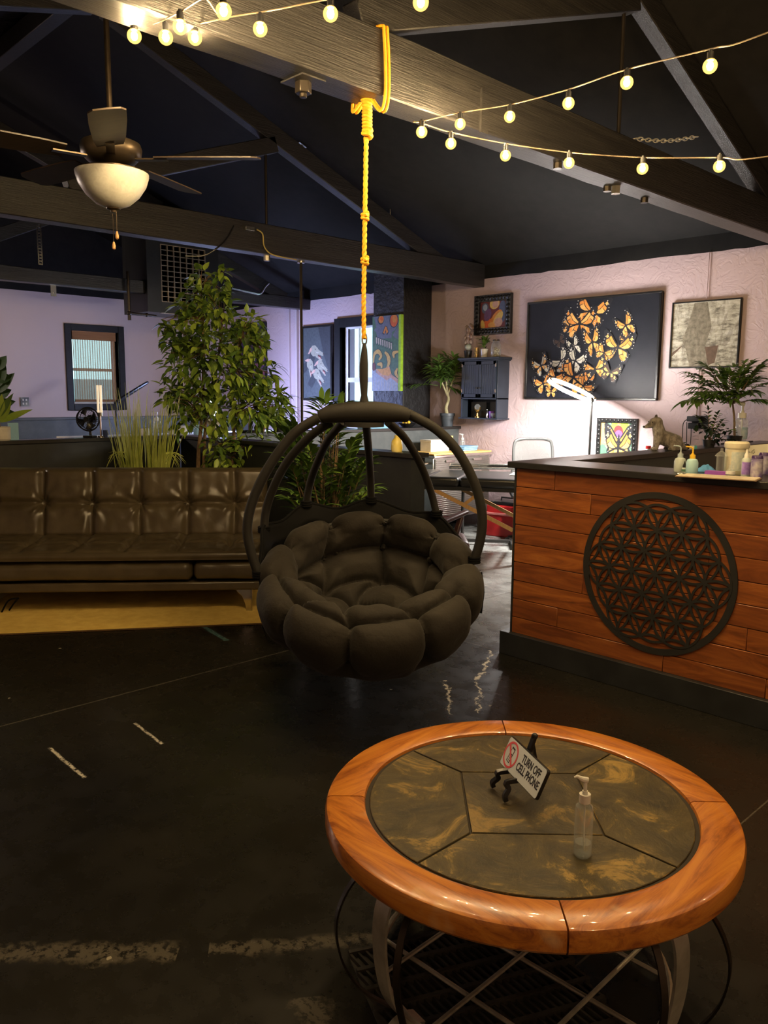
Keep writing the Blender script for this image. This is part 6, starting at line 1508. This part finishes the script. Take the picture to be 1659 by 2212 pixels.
# ---- ficus
random.seed(21)
D=6.72
fb=P(432,1000,d=D); fx,fy_=fb.x,fb.y
t=thing('ficus_tree','tall green ficus with pale twin stems behind the sofa','potted plant',(fx,fy_,0))
base=Vector((fx,fy_,0))
tr=[Vector((fx,fy_,.25)),P(428,1010,d=D),P(436,900,d=D),P(440,780,d=D),P(438,690,d=D),P(434,620,d=D)]
b=B(); b.tube([p-base for p in smooth(tr,5)],[.020-.0005*i for i in range(26)],10)
tr2=[Vector((fx+.03,fy_+.02,.25)),P(440,1010,d=D),P(448,880,d=D+.03),P(470,780,d=D),P(480,700,d=D)]
b.tube([p-base for p in smooth(tr2,5)],[.017-.0005*i for i in range(21)],10)
tr3=[Vector((fx+.05,fy_,.25)),P(500,1012,d=D),P(504,900,d=D),P(500,800,d=D),P(520,740,d=D)]
b.tube([p-base for p in smooth(tr3,5)],[.019-.0005*i for i in range(21)],10)
b.out('trunk',M['bark'],t)
allt=tr[2:]+tr2[2:]+tr3[2:]
near=lambda c:min(allt,key=lambda q:(q-c).length+.5*abs(q.z-c.z+.1))
G=[M['green1'],M['green2'],M['green3']]
blobs=[(432,600,D,20),(478,590,D,14),(470,620,D,26),(425,640,D,34),(470,660,D-.05,36),(400,670,D,26),(440,700,D,42),(490,700,D+.1,34),(395,730,D,34),(365,720,D,18),(380,745,D-.1,26),(540,700,D,30),(520,740,D,44),(450,760,D-.15,50),(395,790,D,42),(560,745,D,26),(500,810,D-.1,56),(430,840,D,52),(560,810,D,40),(380,860,D-.1,30),(364,835,D,16),(590,860,D,32),(540,880,D-.1,46),(470,890,D,44),(400,905,D,34),(585,905,D,22),(350,700,D,14),(605,880,D,20)]
foliage_blobs(blobs,1900,.098,.055,G,'foliage',t,base,stemto=near,stemr=.006)
b=B(); b.lathe([(0,0),(.15,0),(.19,.30),(.20,.30),(.20,.33),(.18,.33),(.17,.28),(0,.28)],(0,0,0),28); b.out('pot',M['potblack'],t)
random.seed(5)
foliage_blobs([(470,960,D-.1,26),(520,965,D-.1,30),(485,985,D-.15,26),(560,955,D-.1,20),(500,1000,D,22),(455,1000,D,12)],170,.085,.05,G,'low_foliage',t,base,stemto=lambda c:P(500,985,d=D),stemr=.004)
# ---- grass in a planter
random.seed(3)
gq=P(315,1010,d=6.6); t=thing('grass_plant','planter of tall yellow-green grass blades rising behind the sofa back','potted plant',(gq.x,gq.y,0)); base=Vector((gq.x,gq.y,0))
b=B(); rtc,upv=Vector((_cy,_sy,0)),Vector((0,0,1))
for i in range(150):
    cl_=random.choice((-1,1,1)) ; px0=random.gauss(288 if random.random()<.45 else 335,10); x0=P(px0,1010,d=6.6)
    r0=x0-base; r0.z=.62; hgt=random.uniform(.55,1.0)*(1.15 if px0<300 else 1); 
    top=P(px0+random.gauss((px0-315)*.55,14),1010-random.uniform(75,185)*(1.05 if px0<300 else .9),d=6.6+random.uniform(-.15,.15))-base
    lean=rv(.05); mid=r0.lerp(top,.55)+Vector((0,0,.03))+lean*.4
    b.tube(smooth([r0,mid,top+lean],5),[.0085*(1-(k/10)**2)+.0004 for k in range(11)],1,caps=False,sec=[(-1,0),(0,.25),(1,0),(0,-.25)])
for i in range(26):
    s_=random.choice((-1,1)); x0=P(315+s_*random.uniform(5,30),1008,d=6.6)-base; x0.z=.62
    b.tube(smooth([x0,x0+rtc*s_*.05+Vector((0,0,.28)),x0+rtc*s_*.13+Vector((0,0,.40)),x0+rtc*s_*.22+Vector((0,0,.36+random.uniform(-.12,.05)))],5),[.004*(1-(k/15)**2)+.0003 for k in range(16)],1,caps=False,sec=[(-1,0),(0,.25),(1,0),(0,-.25)])
b.out('blades',M['green4'],t,merge=False)
b=B(); b.lathe([(0,0),(.13,0),(.17,.60),(.18,.60),(.18,.63),(.15,.63),(.14,.58),(0,.58)],(0,0,0),28); b.out('pot',M['potwhite'],t)
# ---- fronds
def lance(b,p,d,L,W,m,droop=.3): b.leaf(p,d,L,W,up=(random.uniform(-.3,.3),random.uniform(-.3,.3),1),droop=droop,fold=.3,m=m,n=4)
def frond(b,sb,p0,d,L,npair,ll,lw,droop=.35,mats=2):
    d=Vector(d).normalized(); pts=[]
    for i in range(9):
        tt=i/8; pts.append(p0+d*L*tt+Vector((0,0,-droop*L*tt*tt)))
    sb.tube(pts,[.0035*(1-.7*i/8) for i in range(9)],5,caps=False)
    side=d.cross(Vector((0,0,1))); side=side.normalized() if side.length>.1 else rtc
    for i in range(npair):
        tt=.25+.75*i/(npair-1); p=p0+d*L*tt+Vector((0,0,-droop*L*tt*tt)); t_=(d+Vector((0,0,-2*droop*tt))).normalized()
        for s_ in(-1,1):
            dd=(t_*random.uniform(.5,.9)+side*s_*random.uniform(.6,.9)+Vector((0,0,random.uniform(-.1,.2)))).normalized()
            lance(b,p,dd,ll*random.uniform(.75,1.1)*(1-.35*abs(tt-.55)),lw,random.choices(range(mats),[4,1][:mats])[0],.35)
    lance(b,pts[-1],t_,ll,lw,0,.4)
# ---- palm behind the swing chair
random.seed(9)
D2=4.72; q=P(705,1090,d=D2); t=thing('bamboo_palm','bushy green palm with lance-shaped leaves right behind the swing chair','potted plant',(q.x,q.y,0)); base=Vector((q.x,q.y,0))
b=B(); sb=B(); fw2=Vector((-_sy,_cy,0))
for px,py,l_ in ((640,900,.20),(690,860,.25),(735,870,.25),(660,955,.25),(715,930,.3),(760,945,.28),(640,1010,.25),(690,1000,.3),(750,1005,.3),(775,1040,.22),(650,1055,.22),(700,1060,.25),(745,1070,.22),(620,930,.16),(700,1090,.2),(665,980,.2),(730,980,.24),(770,985,.2),(625,985,.16)):
    for k in range(3):
        tip=P(px+random.uniform(-14,14),py+random.uniform(-12,12),d=D2+random.uniform(-.22,.14))-base
        st=Vector((random.uniform(-.05,.05),random.uniform(-.05,.05),.50)) ; dr=tip-st
        # frond ends near tip
        ln=min(.42,l_*1.3+.1); d0=(dr.normalized()+Vector((0,0,.25))).normalized(); p0=tip-d0*ln*.75
        sb.tube(smooth([st,st.lerp(p0,.5)+Vector((0,0,.03)),p0],4),.004,5,caps=False)
        frond(b,sb,p0,d0,ln,7,.165,.036,.35)
b.out('leaves',[M['green3'],M['green1']],t,merge=False)
for k in range(5): a_=k*1.3; sb.tube(smooth([Vector((.04*math.cos(a_),.04*math.sin(a_),.3)),Vector((.06*math.cos(a_),.06*math.sin(a_),.8)),Vector((.09*math.cos(a_),.09*math.sin(a_),1.15))],4),.008,6)
sb.out('stems',M['bark'],t,merge=False)
b=B(); b.lathe([(0,0),(.14,0),(.18,.34),(.19,.34),(.19,.37),(.17,.37),(.16,.32),(0,.32)],(0,0,0),28); b.out('pot',M['potblack'],t)
# ---- dracaena on the grey partition
random.seed(12)
q=P(603,928,x=-6.35); t=thing('dracaena','slender dark spiky plant in a black pot left of the thin pole','potted plant',(-6.35,q.y,1.14)); base=t.location.copy()
b=B(); sb=B(); s_=7.05/F_
stem=[(0,0),(2,-50),(-4,-90),(-10,-135),(-16,-150)]
hv=lambda x,z:rtc*x*s_+Vector((0,0,-z*s_))
sb.tube(smooth([hv(0,0)+Vector((0,0,.10)),hv(0,-45),hv(-2,-80),hv(-10,-130)],4),.008,7); sb.tube(smooth([hv(4,-18),hv(14,-45),hv(20,-75)],4),.006,7)
for (cx_,cz_) in ((-12,-150),(-12,-115),(0,-90),(-6,-70),(20,-78),(18,-50),(2,-45),(-8,-35),(25,-35)):
    for k in range(9):
        a_=random.uniform(0,2*PI); d=Vector((math.cos(a_)*.8,math.sin(a_)*.8,random.uniform(.3,1.1)))
        b.leaf(hv(cx_,cz_),d,random.uniform(.14,.24),.020,droop=random.uniform(.3,.9),fold=.3,m=random.choice((0,0,1)),n=6)
b.out('leaves',[M['green3'],mat('dark striped leaf',(.03,.05,.02),.35,c2=(.09,.13,.05))],t,merge=False); sb.out('stems',M['bark'],t)
b=B(); b.lathe([(0,0),(.055,0),(.068,.12),(.072,.12),(.072,.135),(.06,.135),(.055,.11),(0,.11)],(0,0,0),20); b.out('pot',M['potblack'],t)
# ---- potted palm on the partition end
random.seed(14)
q=P(966,918,x=-6.35); t=thing('potted_palm','small palm tree with pale trunk in a grey pot by the wall cabinet','potted plant',(-6.35,q.y,1.14)); base=t.location.copy()
s_=9.3/F_
sb=B(); sb.tube(smooth([hv(0,0)+Vector((0,0,.12)),hv(-3,-40),hv(2,-60),hv(-4,-78)],5),[.022-.0006*i for i in range(16)],10); 
for dx,dz in((-22,-112),(-6,-118),(14,-108)): sb.tube(smooth([hv(-1,-66),hv(dx*.4,-85),hv(dx,dz)],4),.010,7)
sb.out('trunk',mat('pale palm trunk',(.50,.46,.28),.7,c2=(.34,.30,.16),ns=30,bump=.4),t)
b=B(); sb=B()
for i in range(40):
    a_=random.uniform(0,2*PI); c_=hv(random.uniform(-22,18),random.uniform(-125,-88)); el=random.uniform(-.15,1.2)
    d=Vector((math.cos(a_)*math.cos(el),math.sin(a_)*math.cos(el),math.sin(el))); d.x=min(d.x,.25); d.y=min(d.y,.5); frond(b,sb,c_,d,random.uniform(.12,.26),6,.17,.034,.12)
b.out('leaves',[M['green3'],M['green1']],t,merge=False); sb.out('fronds',M['green3'],t,merge=False)
b=B(); b.lathe([(0,0),(.062,0),(.078,.12),(.088,.122),(.088,.15),(.078,.15),(.072,.12),(0,.12)],(0,0,0),24); b.out('pot',mat('slate grey pot',(.07,.085,.10),.45),t)
# ---- plant on the wall cabinet
random.seed(15)
q=P(1047,770,y=WY-.12); t=thing('small_plant','small leafy plant in a gold-white ribbed pot on top of the wall cabinet','potted plant',(q.x,WY-.13,TPZ))
b=B(); 
for i in range(26):
    a_=random.uniform(0,2*PI); el=random.uniform(.15,1.2); b.leaf((0,0,.10+random.random()*.10),(math.cos(a_)*math.cos(el),math.sin(a_)*math.cos(el),math.sin(el)),random.uniform(.09,.15),.045,droop=.3,fold=.2,m=random.choice((0,1)),n=5)
b.out('leaves',[M['green3'],M['green1']],t,merge=False); b=B(); b.tube([(0,0,.08),(0,0,.2)],.005,6); b.out('stem',M['green1'],t)
b=B(); b.lathe([(0,0),(.032,0),(.04,.085),(.043,.085),(.043,.095),(.035,.095),(0,.08)],(0,0,0),12); b.out('pot',mat('ribbed pot',(.62,.52,.36),.4,c2=(.75,.72,.64)),t,sharp=10)
# ---- leafy tree at the right on the counter arm
random.seed(17)
ap=armp(1578,.0); t=thing('leafy_plant','wide airy green plant at the right edge, on the counter arm behind the sanitizer jug','potted plant',ap); base=Vector(ap); Dr=(Vector(ap)-EYE).dot(FW)+.12
b=B(); sb=B()
root=Vector((.02,.05,.05))
sb.tube(smooth([root,P(1586,905,d=Dr)-base,P(1582,870,d=Dr)-base],5),[.011-.0004*i for i in range(11)],8)
for px,py in ((1490,795),(1500,840),(1530,815),(1560,790),(1600,800),(1640,790),(1655,820),(1620,840),(1575,850),(1540,850),(1480,860),(1650,860),(1610,775),(1520,775),(1655,770),(1560,825),(1600,825),(1635,810),(1505,815),(1545,795),(1585,785),(1625,775),(1590,845),(1520,845)):
    tip=P(px,py,d=Dr+random.uniform(-.18,.10))-base; cn_=P(1582,872,d=Dr)-base; d=(tip-cn_)
    p0=cn_+d*.45; sb.tube([cn_,p0],.004,5,caps=False); frond(b,sb,p0,(d.normalized()+Vector((0,0,.12))),max(.12,d.length*.6),8,.115,.034,.25); frond(b,sb,cn_+d*.3,(d.normalized()+rv(.35)),max(.12,d.length*.65),8,.115,.034,.25)
b.out('leaves',[M['green3'],M['green1']],t,merge=False); sb.out('branches',M['bark'],t,merge=False)
b=B(); b.lathe([(0,0),(.05,0),(.06,.07),(.055,.07),(.045,.01),(0,.01)],(0.02,.05,0),20); b.out('pot',M['potblack'],t)
random.seed(18)
ap=armp(1535,.0); t=thing('trailing_plant','small dark leafy plant sprawling on the counter arm right of the fox figure','potted plant',ap); base=Vector(ap); Dq=(Vector(ap)-EYE).dot(FW)
b=B(); sb=B()
for i in range(70): 
    p=P(random.gauss(1535,18),random.gauss(938,12),d=Dq+random.uniform(-.08,.08))-base; p.z=max(p.z,.015); b.leaf(p,(rv()+Vector((0,0,.2))),.05,.035,droop=.2,fold=.2,m=0,n=4)
for px,py in((1510,900),(1560,905),(1575,925),(1530,880),(1550,890),(1580,945)):
    tip=P(px,py,d=Dq)-base; st=Vector((0,0,.05)); d=tip-st; frond(b,sb,st,d,d.length,7,.075,.026,.1)
b.out('leaves',[mat('near black leaf',(.018,.035,.014),.35),M['green3']],t,merge=False); sb.out('stems',M['bark'],t,merge=False)
b=B(); b.lathe([(0,0),(.04,0),(.05,.05),(.045,.05),(0,.04)],(0,0,0),18); b.out('pot',M['potblack'],t)
# ---- fiddle leaf plants at the left edge
random.seed(19)
q=parta(5); t=thing('fiddle_leaf_plant','broad-leaved light green plant in a white pot at the left edge, on the black partition','potted plant',(q[0],q[1]-.02,PZ)); base=t.location.copy(); s_=6.9/F_
b=B(); b.lathe([(0,0),(.062,0),(.072,.012),(.074,.105),(.068,.108),(.064,.09),(0,.09)],(0,0,0),28); b.out('pot',M['potwhite'],t)
b=B(); sb=B(); sb.tube(smooth([Vector((0,0,.09)),hv(-2,-45),hv(0,-75)],4),.006,7); sb.out('stem',M['bark'],t)
for dx,dz,tx,tz,w_,m_ in((0,-38,22,-78,.085,0),(2,-36,58,-66,.06,0),(0,-40,8,-92,.08,0),(0,-34,-22,-70,.08,0),(-2,-36,-30,-52,.06,1),(0,-38,14,-50,.07,0),(0,-46,30,-95,.06,1)):
    p0=hv(dx,dz); p1=hv(tx,tz); d=p1-p0; b.leaf(p0,d+fw2*random.uniform(-.05,.02),d.length*1.15,w_,up=tuple(-fw2*1.0+Vector((0,0,.4))),droop=.12,fold=.15,m=m_,n=8,tip=.2)
b.out('leaves',[M['green2'],M['green3']],t,merge=False)
q=P(4,930,d=8.0); t=thing('rubber_plant','tall dark broad-leaved plant rising at the left edge behind the white pot','potted plant',(q.x,q.y,0)); base=t.location.copy(); s_=8.0/F_
z0_=lambda px,py:P(px,py,d=8.0)-base
b=B(); sb=B(); sb.tube([Vector((0,0,.3)),z0_(-8,900),z0_(-6,775)],.012,8); sb.out('stem',M['bark'],t)
for py,tx,ty in((900,28,885),(880,30,862),(858,22,838),(850,28,800),(838,10,780),(820,24,812),(880,-30,850),(840,-35,820),(800,12,765),(800,-30,770)):
    p0=z0_(-6,py); p1=z0_(tx,ty); d=p1-p0; b.leaf(p0,d,d.length*1.1,.13,up=tuple(-fw2+Vector((0,0,.5))),droop=.15,fold=.15,m=0,n=8,tip=.3)
b.out('leaves',[mat('dark broad leaf',(.035,.075,.02),.5,spec=.3)],t,merge=False)
b=B(); b.lathe([(0,0),(.13,0),(.16,.3),(.15,.3),(0,.28)],(0,0,0),24); b.out('pot',M['potblack'],t)
# bonsai-like small wooden stick plant behind the ficus, on the partition
random.seed(30)
q=P(566,930,x=-6.35); t=thing('driftwood_plant','twisted pale stem plant standing on the grey partition, left of the spiky plant','potted plant',(-6.35,q.y,1.14)); s_=7.0/F_
b=B(); b.tube(smooth([hv(0,0),hv(-3,-12),hv(5,-22),hv(-2,-34)],4),.016,8); b.tube(smooth([hv(2,0),hv(5,-14),hv(-2,-26),hv(4,-38)],4),.013,8); b.out('stem',M['bark'],t)
b=B(); 
for i in range(40): b.leaf(hv(random.gauss(0,9),random.gauss(-42,5)),rv()+Vector((0,0,.2)),.05,.03,n=4)
b.out('leaves',[M['green1']],t,merge=False)
# ================================================================ FOX FIGURE
fxp=armp(1436,.0); t=thing('fox_figure','seated grey-brown furry fox figure on the counter arm, looking left','animal figure',fxp,YAW)
n=N('fox fur'); sp=n.new('ShaderNodeSeparateXYZ'); n.link(n.tc.outputs['Object'],sp.inputs[0])
v=n.noise(26,6,.7,n.map(scale=(1,1,.45)),.6); c=n.ramp(v.outputs[0],[(.35,(.045,.037,.031)),(.5,(.14,.115,.094)),(.62,(.29,.255,.215))])
front=n.math('MULTIPLY',n.math('MULTIPLY',n.math('MULTIPLY_ADD',sp.outputs[0],-24,-.55,clamp=True),n.math('MULTIPLY_ADD',sp.outputs[2],-30,5.4,clamp=True)),n.ramp(n.noise(40,4,.7).outputs[0],[(.35,.1),(.6,.7)]))
c=n.mix(front,c,(.66,.64,.60)); dk=n.math('MULTIPLY_ADD',sp.outputs[2],55,-12.0,clamp=True); c=n.mix(dk,c,(.03,.024,.02)); n.link(c,n.b.inputs['Base Color']); n.set(Roughness=.95); n.b.inputs['Sheen Weight'].default_value=.3; n.bump(n.noise(140,5,.8,n.map(scale=(1,1,.35))).outputs[0],.9,.006); M['fur']=n.mt
b=B()
def caps(p,q,r1,r2,k=8):
    p,q=Vector(p),Vector(q)
    for i in range(k+1): f=i/k; b.ball(p.lerp(q,f),r1+(r2-r1)*f,12)
caps((.080,0,.055),(-.005,0,.090),.058,.052); caps((-.005,0,.085),(-.040,0,.120),.048,.038); caps((-.035,0,.09),(-.045,0,.05),.036,.026)
caps((-.030,0,.115),(-.050,-.004,.175),.046,.040); caps((-.052,-.005,.192),(-.076,-.01,.192),.040,.035)
caps((-.080,-.012,.184),(-.138,-.022,.162),.028,.011)
for s_ in(-1,1):
    caps((-.045,.020*s_,.07),(-.052,.022*s_,.012),.018,.013); caps((-.052,.022*s_,.012),(-.070,.022*s_,.010),.013,.011)
    caps((.075,.03*s_,.045),(.085,.036*s_,.025),.042,.026); caps((.07,.042*s_,.014),(.03,.044*s_,.012),.016,.012)
caps((.12,0,.035),(.165,.01,.014),.030,.012)
for s_ in(-1,1):
    ex_,ey_=(-.052,.022) if s_>0 else (-.072,-.028)
    b.add([(ex_-.016,ey_-.004,.208),(ex_+.017,ey_+.004,.206),(ex_+.002+.004*s_,ey_,.258),(ex_,ey_+.012,.208),],[(0,1,2),(1,3,2),(3,0,2),(0,3,1)])
    caps((ex_,ey_,.205),(ex_+.002,ey_,.242),.017,.007,6)
bd=b.out('body',M['fur'],t,merge=False); rm=bd.modifiers.new('remesh','REMESH'); rm.mode='VOXEL'; rm.voxel_size=.0042; rm.use_smooth_shade=True; sm=bd.modifiers.new('sm','SMOOTH'); sm.iterations=5; sm.factor=.6
b=B(); b.ball((-.149,-.024,.164),.008,10); b.out('nose',M['blackplastic'],t)
for y_,x_ in((-.042,-.096),(.016,-.104)): b=B(); b.ball((x_,y_,.196),.0050,10); b.out('eye',M['blackplastic'],t)
# end
